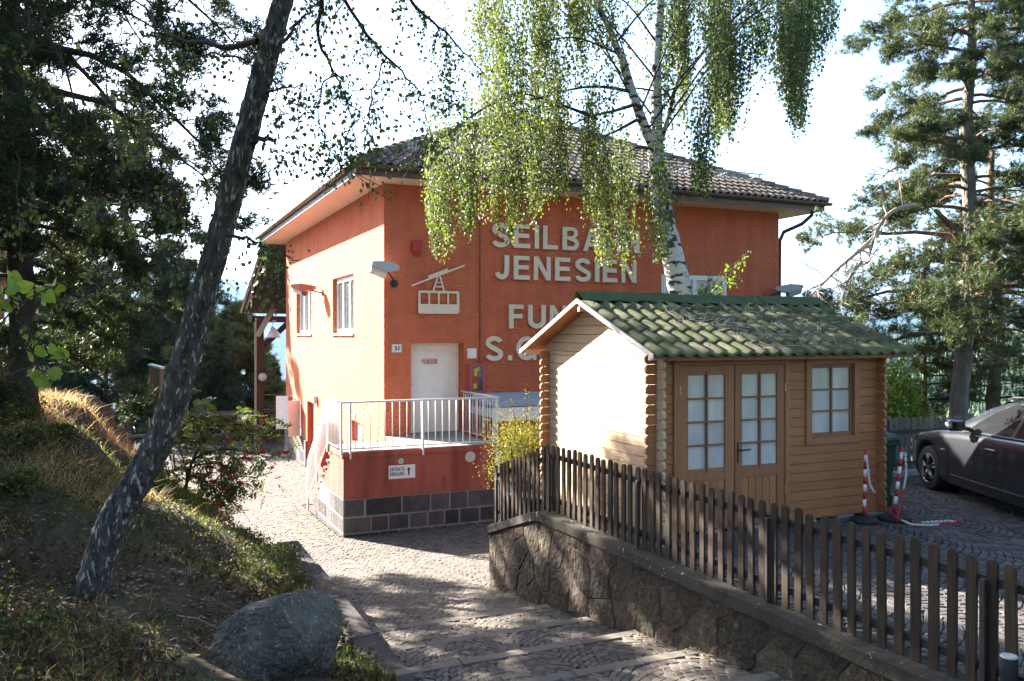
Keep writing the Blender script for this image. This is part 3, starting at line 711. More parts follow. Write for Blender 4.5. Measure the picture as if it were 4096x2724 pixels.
    if ch == '3':
        return [[stroke(arc(.32, .75, .23, .16, 170, -70, 14) + [(.30, .53)] + arc(.32, .27, .25, .18, 75, -165, 16), t * .85)]], .66
    if ch == '6':
        o = arc(.35, .31, .35, .31, 160, -180, 22)
        return [[stroke(arc(.36, .5, .26, .41, 50, 178, 14) + arc(.34, .29, .24, .20, 180, 520, 22)[1:-1], t * .8)]], .70
    return [[R(0, 0, .5, 1)]], .5

def letters(m, ch, u0, u1, z0, z1, mapf, d0, d1):
    shapes, w = glyph(ch)
    for k, polys in enumerate(shapes):
        pp = [[(u0 + p[0] / w * (u1 - u0), z0 + p[1] * (z1 - z0)) for p in q] for q in polys]
        try: m.prism(pp, d0, d1 + 0.0006 * k * np.sign(d1 - d0), mapf)
        except Exception: pass
    return m

def write(m, text, u0, z0, hgt, mapf, d0, d1, sp=0.12, squeeze=1.0):
    u = u0
    for ch in text:
        if ch == ' ': u += .35 * hgt * squeeze; continue
        w = glyph(ch)[1] * hgt * squeeze
        letters(m, ch, u, u + w, z0, z0 + hgt, mapf, d0, d1); u += w + sp * hgt * squeeze
    return u

# ------------------------------------------------------------------ station building
UC, VC, UR, VB = 5.054, 18.12, 16.07, 31.0
ZE = 3.345                     # top of wall / soffit
bld = thing('station_building', 'terracotta plastered cable car station with a dark hipped tile roof', 'building', (UC, VC, -3.9))
MF = lambda V0: (lambda a_, b_, d: (a_, V0 - d, b_))       # draw on a front wall, d = stands proud
ML = lambda U0: (lambda a_, b_, d: (U0 - d, a_, b_))       # draw on a left wall

def holed(m, a0, a1, b0, b1, holes, mapf, depth):
    A = sorted({a0, a1, *[h[0] for h in holes], *[h[1] for h in holes]}); B = sorted({b0, b1, *[h[2] for h in holes], *[h[3] for h in holes]})
    for i in range(len(A) - 1):
        for j in range(len(B) - 1):
            ca, cb = (A[i] + A[i + 1]) / 2, (B[j] + B[j + 1]) / 2
            if any(h[0] < ca < h[1] and h[2] < cb < h[3] for h in holes): continue
            m.add([mapf(A[i], B[j], 0), mapf(A[i + 1], B[j], 0), mapf(A[i + 1], B[j + 1], 0), mapf(A[i], B[j + 1], 0)], [(0, 1, 2, 3)])
    for h in holes:
        c = [(h[0], h[2]), (h[1], h[2]), (h[1], h[3]), (h[0], h[3])]
        for k in range(4):
            p, q = c[k], c[(k + 1) % 4]
            m.add([mapf(*p, 0), mapf(*q, 0), mapf(*q, -depth), mapf(*p, -depth)], [(0, 1, 2, 3)])
LW = [(20.9, 23.3, .06, 1.56), (26.3, 28.9, .06, 1.6)]
m = M()
holed(m, UC, UR, -4.4, ZE, [(5.67, 6.92, -2.2, -.16), (12.28, 14.33, .25, 1.57)], MF(VC), 0.40)
part('front_wall', m, MT['plaster'], bld)
m = M()
holed(m, VC, VB, -4.6, ZE, LW + [(28.1, 30.4, -3.25, -2.12), (25.9, 27.0, -4.3, -2.03), (20.15, 21.1, -2.62, -2.1)], ML(UC), 0.16)
part('side_wall', m, MT['plaster'], bld)
m = M(); m.add([(UR, VC, -5), (UR, VB, -5), (UR, VB, ZE), (UR, VC, ZE)], [(0, 1, 2, 3)]); m.add([(UC, VB, -5), (UR, VB, -5), (UR, VB, ZE), (UC, VB, ZE)], [(0, 1, 2, 3)])
part('rear_walls', m, MT['plaster'], bld)
# plinth on the left wall far end
m = M(); m.box(UC - .05, UC - .003, 27.02, VB + .02, -4.5, -3.3); m.box(UC - .05, UC - .003, 19.5, 25.88, -4.5, -3.95); part('plinth', m, MT['block'], bld)
m = M()
for r_ in range(5): m.box(UC - .062, UC - .052, 27.4, 28.0, -3.98 + r_ * .06, -3.95 + r_ * .06)
part('vent_grille', m, MT['black'], bld)
# soffit, fascia, gutter
O = 0.80
m = M(); e0, e1, e2, e3 = UC - O, UR + O, VC - O, VB + O
m.box(e0, e1, e2, VC - .002, ZE, ZE + .02); m.box(e0, UC - .002, VC, VB, ZE, ZE + .02); m.box(UR + .002, e1, VC, VB, ZE, ZE + .02); m.box(e0, e1, VB + .002, e3, ZE, ZE + .02)
part('soffit', m, MT['soffit'], bld)
m = M(); m.box(e0 - .03, e1 + .03, e2 - .03, e2 - .002, ZE - .015, ZE + .17); part('fascia', m, MT['fascia'], bld)
m = M(); m.box(e0 - .03, e0 - .002, e2, e3, ZE - .015, ZE + .17); part('fascia', m, MT['fascia_blue'], bld)
m = M(); m.box(e1 + .002, e1 + .03, e2, e3, ZE - .015, ZE + .17); part('fascia', m, MT['fascia'], bld)
def gutter(m, p0, p1, out):
    p0 = np.array(p0, float); p1 = np.array(p1, float); o = np.array(out, float); n = 8; th = np.linspace(math.pi, 2 * math.pi, n + 1); rad = .075
    V = []
    for p in (p0, p1):
        for t in th: V.append(p + o * rad * math.cos(t) + np.array([0, 0, rad * math.sin(t)]))
        for t in th[::-1]: V.append(p + o * (rad - .008) * math.cos(t) + np.array([0, 0, (rad - .008) * math.sin(t)]))
    k = 2 * (n + 1); m.add(V, [(i, (i + 1) % k, k + (i + 1) % k, k + i) for i in range(k)])
ZG = ZE + .20
m = M(); gutter(m, (e0 - .16, e2 - .112, ZG), (e1 + .16, e2 - .112, ZG - .01), (0, 1, 0)); part('gutter', m, MT['fascia'], bld, smooth=True)
m = M(); gutter(m, (e0 - .112, e2 - .16, ZG + .003), (e0 - .112, e3 + .1, ZG), (1, 0, 0))
part('gutter', m, MT['gutter'], bld, smooth=True)
for k in range(16):
    m = M(); v_ = e2 + .3 + k * .88; m.box(e0 - .192, e0 - .02, v_ - .012, v_ + .012, ZG + .006, ZG + .016); m.box(e0 - .195, e0 - .189, v_ - .012, v_ + .012, ZG - .05, ZG + .016); part('gutter_bracket', m, MT['galv'], bld)
m = M(); gutter(m, (e1 + .112, e2 - .16, ZG + .003), (e1 + .112, e3, ZG), (1, 0, 0)); part('gutter', m, MT['fascia'], bld, smooth=True)
m = M(); m.tube([(UR + .62, VC - .6, ZG - .05), (UR + .62, VC - .58, ZG - .3), (UR + .45, VC - .4, ZG - .52), (UR + .12, VC - .06, ZG - .72), (UR + .08, VC + .05, ZG - .95), (UR + .08, VC + .05, -2)], .05, 10)
part('downpipe', m, MT['fascia'], bld, smooth=True)
# hipped roof: wavy tiles
UA, V1, V2, ZR = (e0 + e1) / 2, 23.55, 24.9, 6.75
z0 = ZE + .185
roof_base = M()
ce = [(e0 - .1, e2 - .1, z0), (e1 + .1, e2 - .1, z0), (e1 + .1, e3 + .1, z0), (e0 - .1, e3 + .1, z0), (UA, V1, ZR), (UA, V2, ZR)]
roof_base.add(ce, [(0, 1, 4), (2, 3, 5)], [(1, 2, 5, 4), (3, 0, 4, 5)])
roof = part('roof', roof_base, MT['rooftile'], bld)
def tile_slope(A, B, C, D):
    """wavy tiles on the slope A-B (eave), D-C (ridge)"""
    A, B, C, D = [np.array(p, float) for p in (A, B, C, D)]
    e = B - A; Ln = np.linalg.norm(e); e /= Ln
    mid = (C + D) / 2 - A; up = mid - e * mid.dot(e); Hs = np.linalg.norm(up); up /= Hs
    nr = np.cross(e, up); nr = nr if nr[2] > 0 else -nr
    rows = int(Hs / .34); cols = int(Ln / .215); m = M()
    dC, dD = (C - A).dot(e), (D - A).dot(e)
    V = []; F = []; prof = [(-.5, .0), (-.3, .012), (-.12, .055), (.08, .075), (.28, .055), (.42, .012), (.5, .0)]
    kk = len(prof)
    for r in range(rows):
        y0 = r * Hs / rows; y1 = (r + 1.12) * Hs / rows; ym = (y0 + y1) / 2 / Hs
        lo, hi = dD * ym, Ln + (dC - Ln) * ym
        for c in range(cols):
            xc = (c + .5) * Ln / cols
            if xc < lo or xc > hi: continue
            j = random.uniform(-.008, .008); b = len(V)
            for yy, lift in ((y0, .035), (min(y1, Hs), .0)):
                for p in prof: V.append(A + e * (xc + p[0] * Ln / cols * 1.02) + up * (yy + j) + nr * (p[1] + lift))
            for p in prof: V.append(A + e * (xc + p[0] * Ln / cols) + up * (y0 + j) + nr * (p[1] + .008))
            F += [(b + i, b + i + 1, b + kk + i + 1, b + kk + i) for i in range(kk - 1)]
            F += [(b + i, b + i + 1, b + 2 * kk + i + 1, b + 2 * kk + i) for i in range(kk - 1)]
    m.add(V, F); return m
part('roof_tiles', tile_slope(ce[0], ce[1], ce[4], ce[4]), MT['rooftile'], roof, kind='stuff')
part('roof_tiles', tile_slope(ce[3], ce[0], ce[4], ce[5]), MT['rooftile'], roof, kind='stuff')
def hip(A, B, nm):
    A = np.array(A); B = np.array(B); L = np.linalg.norm(B - A); n = int(L / .36); mm = M(); d = (B - A) / L
    for k in range(n):
        p = A + d * (k * L / n) + np.array([0, 0, .05]); q = A + d * ((k + 1.12) * L / n) + np.array([0, 0, .02])
        mm.tube([p, q], [.125, .10], 8)
    part(nm, mm, MT['rooftile'], roof, kind='stuff')
hip(ce[0], ce[4], 'hip_tiles'); hip(ce[1], ce[4], 'hip_tiles'); hip(ce[4], ce[5], 'ridge_tiles')
# snow guards on the front slope
sl_v = (V1 - (e2 - .1)); sl_z = ZR - z0
def onroof(u, t, h): return (u, e2 - .1 + sl_v * t - h * .45, z0 + sl_z * t + h * .9 + .12)
for ua, ub in ((5.6, 8.0), (8.1, 10.5), (10.6, 13.0), (13.1, 15.45)):
    mm = M(); t = .145
    for hh in (.05, .23): mm.tube([onroof(ua, t, hh), onroof(ub, t, hh)], (.017), 5)
    k = int((ub - ua) / .085)
    for i in range(k + 1):
        u = ua + (ub - ua) * i / k; mm.tube([onroof(u, t, .05), onroof(u, t, .23)], .011, 4, cap=False)
    for u in (ua + .1, (ua + ub) / 2, ub - .1): mm.tube([onroof(u, t, -.02), onroof(u, t, .27)], .016, 4); mm.tube([onroof(u, t, .2), onroof(u, t + .05, -.02)], .012, 4)
    part('snow_guard', mm, MT['galv'], roof)

# windows
def window(holes_, mapf, d, parent, sill=True, bars=(0.5,)):
    a0, a1, b0, b1 = holes_
    fr = M(); t = .07
    def bx(mm, x0, x1, y0, y1, e0_, e1_): mm.prism([[(x0, y0), (x1, y0), (x1, y1), (x0, y1)]], -e0_, -e1_, mapf)
    bx(fr, a0, a1, b0, b0 + t, d, d - .05); bx(fr, a0, a1, b1 - t, b1, d, d - .05); bx(fr, a0, a0 + t, b0 + t, b1 - t, d, d - .05); bx(fr, a1 - t, a1, b0 + t, b1 - t, d, d - .05)
    w = part('window', fr, MT['white'], parent)
    edges = [0] + list(bars) + [1]
    for i in range(len(edges) - 1):
        x0 = a0 + t + (a1 - a0 - 2 * t) * edges[i]; x1 = a0 + t + (a1 - a0 - 2 * t) * edges[i + 1]
        s = M(); q = .055
        bx(s, x0 + .003, x1 - .003, b0 + t + .003, b0 + t + q, d - .005, d - .062); bx(s, x0 + .003, x1 - .003, b1 - t - q, b1 - t - .003, d - .005, d - .062); bx(s, x0 + .003, x0 + q, b0 + t + q, b1 - t - q, d - .005, d - .062); bx(s, x1 - q, x1 - .003, b0 + t + q, b1 - t - q, d - .005, d - .062)
        part('casement', s, MT['white'], w)
        g = M(); bx(g, x0 + q, x1 - q, b0 + t + q, b1 - t - q, d - .012, d - .02); part('pane', g, MT['glass'], w)
    bk = M(); bx(bk, a0 + .001, a1 - .001, b0 + .001, b1 - .001, d + .25, d + .06); part('interior', bk, MT['dark'], w)
    if sill:
        s = M(); bx(s, a0 - .03, a1 + .03, b0 - .05, b0 + .012, d - .05, -.05); part('sill', s, MT['white'], w)
    return w
for h_ in LW: window(h_, ML(UC), .16, bld, True, (0.34, 0.67))
wfr = window((12.28, 14.33, .25, 1.57), MF(VC), .06, bld, False, (0.5,))
for o_ in wfr.children:
    if o_.name.startswith('pane'): o_.data.materials.clear(); o_.data.materials.append(MT['paneglass'])  # pale pane colour stands in for a bright reflection
# low window with shutters on the left wall
window((28.1, 30.4, -3.25, -2.12), ML(UC), .16, bld, False, (0.5,))
for v_, an in ((28.1, .5), (30.4, -.5)):
    m = M(); dv = -math.cos(an) * .42 if v_ < 29 else math.cos(an) * .42; du = -.40
    n0 = np.array((UC - .02, v_, 0)); n1 = n0 + np.array((du, dv * .35, 0)); t_ = np.array((.012, .03, 0))
    m.add([n0 + (0, 0, -3.25), n1 + (0, 0, -3.25), n1 + t_ + (0, 0, -3.25), n0 + t_ + (0, 0, -3.25), n0 + (0, 0, -2.1), n1 + (0, 0, -2.1), n1 + t_ + (0, 0, -2.1), n0 + t_ + (0, 0, -2.1)], [(0, 1, 5, 4), (1, 2, 6, 5), (2, 3, 7, 6), (3, 0, 4, 7), (4, 5, 6, 7), (0, 3, 2, 1)])
    part('shutter', m, MT['white'], bld)
m = M(); m.box(UC - .06, UC + .1, 28.0, 30.5, -3.30, -3.252); part('window_sill', m, MT['plaster_smooth'], bld)
m = M(); m.box(UC + .15, UC + .2, 25.9, 27.0, -4.3, -2.03); part('side_door', m, MT['redfade'], bld)
m = M(); m.box(UC + .12, UC + .15, 20.15, 21.1, -2.62, -2.1); part('niche_board', m, MT['soffit'], bld)
# main door
DV = VC + .36
m = M(); m.box(5.66, 6.93, DV, DV + .06, -2.2, -.15); door = part('door', m, MT['white'], bld)
m = M(); m.box(5.675, 5.735, DV - .03, DV, -2.2, -.165); m.box(6.855, 6.915, DV - .03, DV, -2.2, -.165); m.box(5.735, 6.855, DV - .03, DV, -.235, -.165); part('door_frame', m, MT['white'], door)
m = M(); m.box(5.82, 6.77, DV - .006, DV, -1.95, -.35, .003); part('door_panel', m, MT['white'], door)
for z_ in (-.42, -1.05, -1.62, -2.05):
    m = M(); m.tube([(6.84, DV - .045, z_ - .06), (6.84, DV - .045, z_ + .06)], .013, 8); part('hinge', m, MT['white'], door)
m = M(); m.box(5.755, 5.79, DV - .012, DV, -1.28, -1.02); m.tube([(5.772, DV - .01, -1.1), (5.772, DV - .05, -1.1), (5.93, DV - .055, -1.1)], .011, 8); part('door_handle', m, MT['white'], door)
m = M(); m.box(5.67, 6.92, VC - .02, DV, -2.215, -2.19); part('threshold', m, MT['concrete'], bld)
m = M(); m.tube([(7.31, VC - .012, 2.9), (7.312, VC - .012, 1.2), (7.31, VC - .012, -.62)], .008, 6); 
for z_ in (2.3, 1.55, .82, .1): m.box(7.295, 7.33, VC - .02, VC - .004, z_ - .01, z_ + .01)
m.tube([(7.31, VC - .012, 2.9), (7.34, VC - .012, 3.02), (7.46, VC - .012, 3.2), (7.5, VC - .012, ZE - .01)], .008, 6)
part('cable', m, MT['black'], bld)

# ------------------------------------------------------------------ lettering and emblem
lt = thing('wall_lettering', 'large raised cream letters reading SEILBAHN JENESIEN and FUNIVIA S.GENESIO on the front wall', 'lettering', (7.5, VC, 0))
rows_ = [('SEILBAHN', (2.06, 2.615), [(7.58, 8.03), (8.14, 8.56), (8.68, 8.79), (8.90, 9.29), (9.42, 9.86), (9.98, 10.48), (10.60, 11.04), (11.16, 11.58)]),
    ('JENESIEN', (1.32, 1.875), [(7.66, 8.02), (8.14, 8.55), (8.66, 9.10), (9.22, 9.63), (9.75, 10.20), (10.31, 10.43), (10.53, 10.94), (11.06, 11.49)]),
    ('FUNIVIA', (.18, .735), [(8.02, 8.39), (8.51, 8.97), (9.08, 9.52), (9.64, 9.76), (9.84, 10.32), (10.4, 10.52), (10.6, 11.08)]),
    ('S.GENESIO'[:8] + 'G'[:0], (-.565, -.01), [(7.42, 7.87), (7.99, 8.10), (8.21, 8.73), (8.83, 9.24), (9.36, 9.8), (9.92, 10.33), (10.45, 10.9), (11.02, 11.14)])]
for txt, (za, zb), us_ in rows_:
    for ch, (ua, ub) in zip(txt, us_):
        m = M(); letters(m, ch, ua, ub, za, zb, MF(VC), .035, .075)
        part('letter', m, MT['cream'], lt)
m = M(); m.prism([arc(11.49, -.2875, .235, .285, 0, 360, 40)[:-1], arc(11.49, -.2875, .13, .18, 0, 360, 40)[:-1]], .035, .075, MF(VC)); part('letter', m, MT['cream'], lt)
em = thing('cable_car_emblem', 'cream cable car cabin emblem hanging from a slanted cable on the front wall', 'emblem', (6.3, VC, .5))
def rrect(x0, x1, y0, y1, r):
    return arc(x1 - r, y0 + r, r, r, -90, 0, 5) + arc(x1 - r, y1 - r, r, r, 0, 90, 5) + arc(x0 + r, y1 - r, r, r, 90, 180, 5) + arc(x0 + r, y0 + r, r, r, 180, 270, 5)
m = M(); ho = []
for k in range(4):
    x0 = 5.87 + k * .225; ho.append([(x0 + .0, .715), (x0 + .185, .715), (x0 + .185, .96), (x0 + .0, .96)])
m.prism([rrect(5.82, 6.79, .50, 1.012, .05)] + ho, .03, .06, MF(VC)); part('cabin', m, MT['cream'], em)
m = M()
m.prism([[(6.155, 1.0125), (6.195, 1.0125), (6.305, 1.36), (6.265, 1.36)]], .03, .058, MF(VC)); m.prism([[(6.405, 1.0125), (6.445, 1.0125), (6.345, 1.36), (6.306, 1.36)]], .03, .058, MF(VC))
m.prism([[(6.215, 1.09), (6.405, 1.09), (6.395, 1.12), (6.225, 1.12)]], .03, .056, MF(VC)); m.prism([[(6.245, 1.19), (6.375, 1.19), (6.365, 1.215), (6.255, 1.215)]], .03, .056, MF(VC))
part('hanger', m, MT['cream'], em)
def bar(p, q, w):
    d = np.array(q) - np.array(p); n = np.array([-d[1], d[0]]) / np.linalg.norm(d) * w / 2
    return [tuple(np.array(p) - n), tuple(np.array(q) - n), tuple(np.array(q) + n), tuple(np.array(p) + n)]
m = M(); m.prism([bar((5.67, 1.115), (6.92, 1.605), .04)], .03, .062, MF(VC)); part('cable_bar', m, MT['cream'], em)
m = M(); m.prism([bar((6.06, 1.305), (6.52, 1.485), .085)], .03, .068, MF(VC)); part('carriage', m, MT['cream'], em)

# ------------------------------------------------------------------ wall fittings
al = thing('alarm_box', 'dark red alarm siren box on the front wall above the emblem', 'alarm', (5.78, VC, 1.8))
m = M(); m.box(5.665, 5.9, VC - .12, VC - .002, 1.86, 2.11, .02); part('housing', m, MT['red'], al)
m = M(); m.tube([(5.70, VC - .06, 1.86), (5.70, VC - .06, 1.80), (5.73, VC - .06, 1.785), (5.85, VC - .06, 1.785), (5.88, VC - .06, 1.80), (5.88, VC - .06, 1.86)], .016, 8); part('guard', m, MT['red'], al)

def floodlight(label, org, plate_n, arm, head_dir, shell, group):
    """org: plate centre on the wall; arm: head centre offset; head_dir: angle (deg) in u,v that the head points to"""
    o = np.array(org, float); t = thing('floodlight', label, 'lamp', tuple(o), group=group)
    n = np.array(plate_n, float)
    m = M(); a_ = o + n * .035; m.tube([o + n * .002, a_], .085, 18); part('wall_plate', m, MT['black'], t)
    h = o + np.array(arm, float)
    m = M(); m.tube([a_, o + n * .10, (o + n * .12 + h) / 2, h + np.array([0, 0, -.02])], .018, 8); part('arm', m, MT['black'], t)
    d = np.array([math.cos(math.radians(head_dir)), math.sin(math.radians(head_dir)), 0]); s = np.array([-d[1], d[0], 0]); up = np.array([0, 0, 1.0])
    K = 1.45
    def P(a__, b__, c__): return h + d * a__ * K + s * b__ * K + up * c__ * K
    m = M()   # wedge shaped shell
    top = [P(-.20, -.05, .05), P(-.20, .05, .05), P(.06, .13, .10), P(.30, .11, .085), P(.30, -.11, .085), P(.06, -.13, .10)]
    bot = [P(-.20, -.05, -.01), P(-.20, .05, -.01), P(.04, .135, -.06), P(.31, .115, .03), P(.31, -.115, .03), P(.04, -.135, -.06)]
    m.add(top + bot, [(0, 1, 7, 6), (1, 2, 8, 7), (2, 3, 9, 8), (3, 4, 10, 9), (4, 5, 11, 10), (5, 0, 6, 11), (0, 5, 2, 1), (5, 4, 3, 2), (6, 7, 8, 11), (11, 8, 9, 10)])
    part('shell', m, shell, t)
    m = M(); prof = []
    L = []
    for i, q in enumerate(np.linspace(0, math.pi, 7)):
        for x, b__ in ((.05, 1), (.29, .85)):
            L.append(P(x, math.cos(q) * .10 * b__, (-.056 if x < .1 else .022) - math.sin(q) * .10))
    L = np.array(L); m.add(L, [(2 * i, 2 * i + 1, 2 * i + 3, 2 * i + 2) for i in range(6)]); m.add([P(.29, math.cos(q) * .085, .022 - math.sin(q) * .10) for q in np.linspace(0, math.pi, 7)], [(0, 1, 2, 3), (0, 3, 4, 5)], [(0, 5, 6)])
    part('lens', m, MT['lens'], t, smooth=True)
    return t
floodlight('grey wedge shaped floodlight at the corner of the front wall beside the emblem', (5.28, VC, 1.15), (0, -1, 0), (-.28, -.36, .30), 196, MT['greylamp'], 'floodlights on the station')
floodlight('terracotta painted floodlight on the sunlit side wall over the windows', (UC, 24.6, 1.25), (-1, 0, 0), (-.42, .25, .12), 130, MT['tclamp'], 'floodlights on the station')
floodlight('grey floodlight at the right hand corner of the station above the shed roof', (15.55, VC, 1.02), (0, -1, 0), (.42, -.35, .22), -22, MT['greylamp'], 'floodlights on the station')

def plate(name, label, cat, V0, a0, a1, b0, b1, mat, d0=.003, d1=.018):
    t = thing(name, label, cat, ((a0 + a1) / 2, V0, b0)); m = M(); m.prism([[(a0, b0), (a1, b0), (a1, b1), (a0, b1)]], d0, d1, MF(V0)); part('board', m, mat, t); return t
hn = plate('house_number', 'white enamel house number plate reading 36 left of the door', 'number plate', VC, 5.225, 5.455, -.365, -.175, MT['sign'])
m = M(); write(m, '36', 5.275, -.325, .105, MF(VC), .0185, .021, .15); part('digits', m, MT['ink'], hn)
m = M(); m.prism([[(5.225, -.365), (5.455, -.365), (5.455, -.175), (5.225, -.175)], [(5.238, -.352), (5.238, -.188), (5.442, -.188), (5.442, -.352)]], .018, .022, MF(VC)); part('border', m, MT['galv'], hn)
ic = plate('intercom_panel', 'small square white wall panel right of the door', 'panel', VC, 7.0, 7.22, -.51, -.28, MT['sign'], .003, .03)
m = M(); m.box(7.04, 7.18, VC - .036, VC - .031, -.47, -.32); part('cover', m, MT['white'], ic)
# no-entry notice on the door
nt = thing('door_notice', 'small red and white prohibition notice stuck on the white door', 'sign', (6.2, DV - .006, -.6))
m = M(); m.prism([[(6.02, -.645), (6.40, -.645), (6.40, -.515), (6.02, -.515)]], .003, .006, MF(DV - .006)); part('sheet', m, MT['sign'], nt)
m = M(); m.prism([arc(6.085, -.58, .058, .058, 0, 360, 20)[:-1], arc(6.085, -.58, .045, .045, 0, 360, 20)[:-1]], .0062, .0075, MF(DV - .006)); m.prism([bar((6.05, -.545), (6.12, -.615), .011)], .0064, .0078, MF(DV - .006)); part('prohibition_ring', m, MT['red'], nt)
m = M(); m.prism([arc(6.085, -.548, .011, .011, 0, 360, 10)[:-1]], .0061, .0066, MF(DV - .006)); m.prism([bar((6.085, -.56), (6.083, -.59), .018)], .0061, .0066, MF(DV - .006)); m.prism([bar((6.083, -.59), (6.105, -.618), .012)], .0060, .0065, MF(DV - .006)); m.prism([bar((6.055, -.572), (6.115, -.566), .01)], .0060, .0064, MF(DV - .006)); part('pictogram', m, MT['ink'], nt)
m = M(); m.prism([[(6.155, -.64), (6.395, -.64), (6.395, -.52), (6.155, -.52)]], .0062, .0075, MF(DV - .006)); tx = part('text_block', m, MT['red'], nt)
m = M()
for k in range(5): m.prism([[(6.175 + .01 * (k % 2), -.625 + k * .021), (6.375 - .012 * (k % 3), -.625 + k * .021), (6.375 - .012 * (k % 3), -.617 + k * .021), (6.175 + .01 * (k % 2), -.617 + k * .021)]], .0077, .0082, MF(DV - .006))
part('print_lines', m, MT['sign'], tx)
# extinguisher cabinet
ex = thing('extinguisher_cabinet', 'faded red fire extinguisher cabinet with glass front right of the door', 'cabinet', (7.15, VC, -1.3))
c0, c1, d0_, d1_ = 6.99, 7.36, -1.30, -.63
m = M(); m.box(c0, c1, VC - .19, VC - .003, d0_, d1_); part('case', m, MT['redfade'], ex)
m = M(); m.prism([[(c0 - .003, d0_ - .003), (c1 + .003, d0_ - .003), (c1 + .003, d1_ + .003), (c0 - .003, d1_ + .003)], [(c0 + .06, d0_ + .06), (c0 + .06, d1_ - .06), (c1 - .06, d1_ - .06), (c1 - .06, d0_ + .06)]], .192, .21, MF(VC)); part('door_frame', m, MT['redfade'], ex)
m = M(); m.prism([[(c0 + .06, d0_ + .06), (c1 - .06, d0_ + .06), (c1 - .06, d1_ - .06), (c0 + .06, d1_ - .06)]], .192, .196, MF(VC)); gl = part('pane', m, MT['glass'], ex)
m = M(); m.prism([rrect(7.07, 7.19, -1.2, -.86, .03)], .198, .2, MF(VC)); part('extinguisher_body', m, MT['red'], ex)
m = M(); m.prism([[(7.075, -1.2), (7.16, -1.2), (7.16, -1.08), (7.075, -1.08)]], .2005, .2015, MF(VC)); m.prism([[(7.08, -.90), (7.17, -.92), (7.16, -.80), (7.24, -.80), (7.19, -.76), (7.27, -.74), (7.2, -.7), (7.14, -.74), (7.09, -.72), (7.10, -.80)]], .2005, .2015, MF(VC)); part('handle_print', m, MT['yellow'], ex)

# ------------------------------------------------------------------ entrance platform and stair
PU0, PU1, PV, PZ = 3.66, 6.76, 15.95, -2.2
pf = thing('entrance_platform', 'brick red plastered entrance platform with dark stone base and side stair', 'platform', (PU0, PV, -3.9))
m = M(); m.box(PU0, PU1, PV, 17.15, -3.10, PZ - .11); m.box(UC - .002 + .0, PU1, 17.15, VC - .003, -3.10, PZ - .11); part('wall', m, MT['plaster_low'], pf)
m = M(); m.box(PU0 - .03, PU1 + .03, PV - .03, 17.16, PZ - .11, PZ, .008); m.box(PU0 + 1.37, PU1 + .03, 17.161, VC - .004, PZ - .11, PZ); part('slab', m, MT['plaster_low'], pf)
m = M(); m.box(PU0 + .0, PU1 + .01, PV + .0, 17.15, PZ + .001, PZ + .012); m.box(PU0 + 1.38, PU1 + .01, 17.151, VC - .006, PZ + .001, PZ + .012); part('floor', m, MT['concrete'], pf)
m = M(); m.box(PU0 - .007, PU1, PV - .007, VC - .01, -4.2, -3.102); part('base_core', m, MT['mortar'], pf)
# base blocks
zr = [(-3.435, -3.105), (-3.735, -3.455), (-4.1, -3.755)]
js = [[3.66, 4.08, 4.81, 5.39, 5.80, 6.17, 6.76], [3.66, 4.19, 4.54, 4.95, 5.33, 5.68, 5.99, 6.43, 6.76], [3.66, 4.35, 4.75, 5.12, 5.42, 5.74, 6.1, 6.38, 6.76]]
for (za, zb), J in zip(zr, js):
    for a_, b_ in zip(J[:-1], J[1:]):
        o_ = np.array(((a_ + b_) / 2, PV, za)); j = [random.uniform(-.006, .006) for _ in range(4)]
        mm = M(); mm.box(a_ + .012 + j[0] * (a_ > 3.7), b_ - .012 + j[1], PV - .012 + j[2] * .5, PV + .05, za + j[3], zb, .012); piece('stone_block', mm.mesh('stone_block', o_), MT['block'], pf, o_)
js2 = [[15.965, 16.6, 17.2, 17.9, 18.5], [15.965, 16.3, 16.9, 17.5, 18.1, 18.8], [15.965, 16.5, 17.0, 17.7, 18.4, 19.1]]
for (za, zb), J, lim in zip(zr, js2, (17.2, 18.4, 19.2)):
    for a_, b_ in zip(J[:-1], J[1:]):
        if a_ >= lim - .1: continue
        o_ = np.array((PU0, (a_ + b_) / 2, za)); mm = M(); mm.box(PU0 - .012 + random.uniform(-.004, .004), PU0 + .04, a_ + .012, b_ - .012, za, zb, .012); piece('stone_block', mm.mesh('stone_block', o_), MT['block'], pf, o_)
# stair descending along the side wall
ns = 9; run = .25; rise = 1.6 / ns
for k in range(ns - 1):
    za = PZ - rise * (k + 1); v0 = 17.16 + run * k
    mm = M(); mm.box(PU0 + .03, UC - .005, v0 + .002, v0 + run + .02, za - .05, za, .006); part('step', mm, MT['concrete'], pf)
    mm = M(); mm.box(PU0 + .06, UC - .006, v0 + .004, v0 + run + .002, -4.2, za - .052); part('step_riser', mm, MT['plaster_low'], pf)
m = M(); m.add([(PU0 + .012, 17.15, -4.2), (PU0 + .012, 17.15, PZ - .35), (PU0 + .012, 19.15, -3.86), (PU0 + .012, 19.15, -4.2)], [(0, 1, 2, 3)]); part('stair_side', m, MT['plaster_low'], pf)
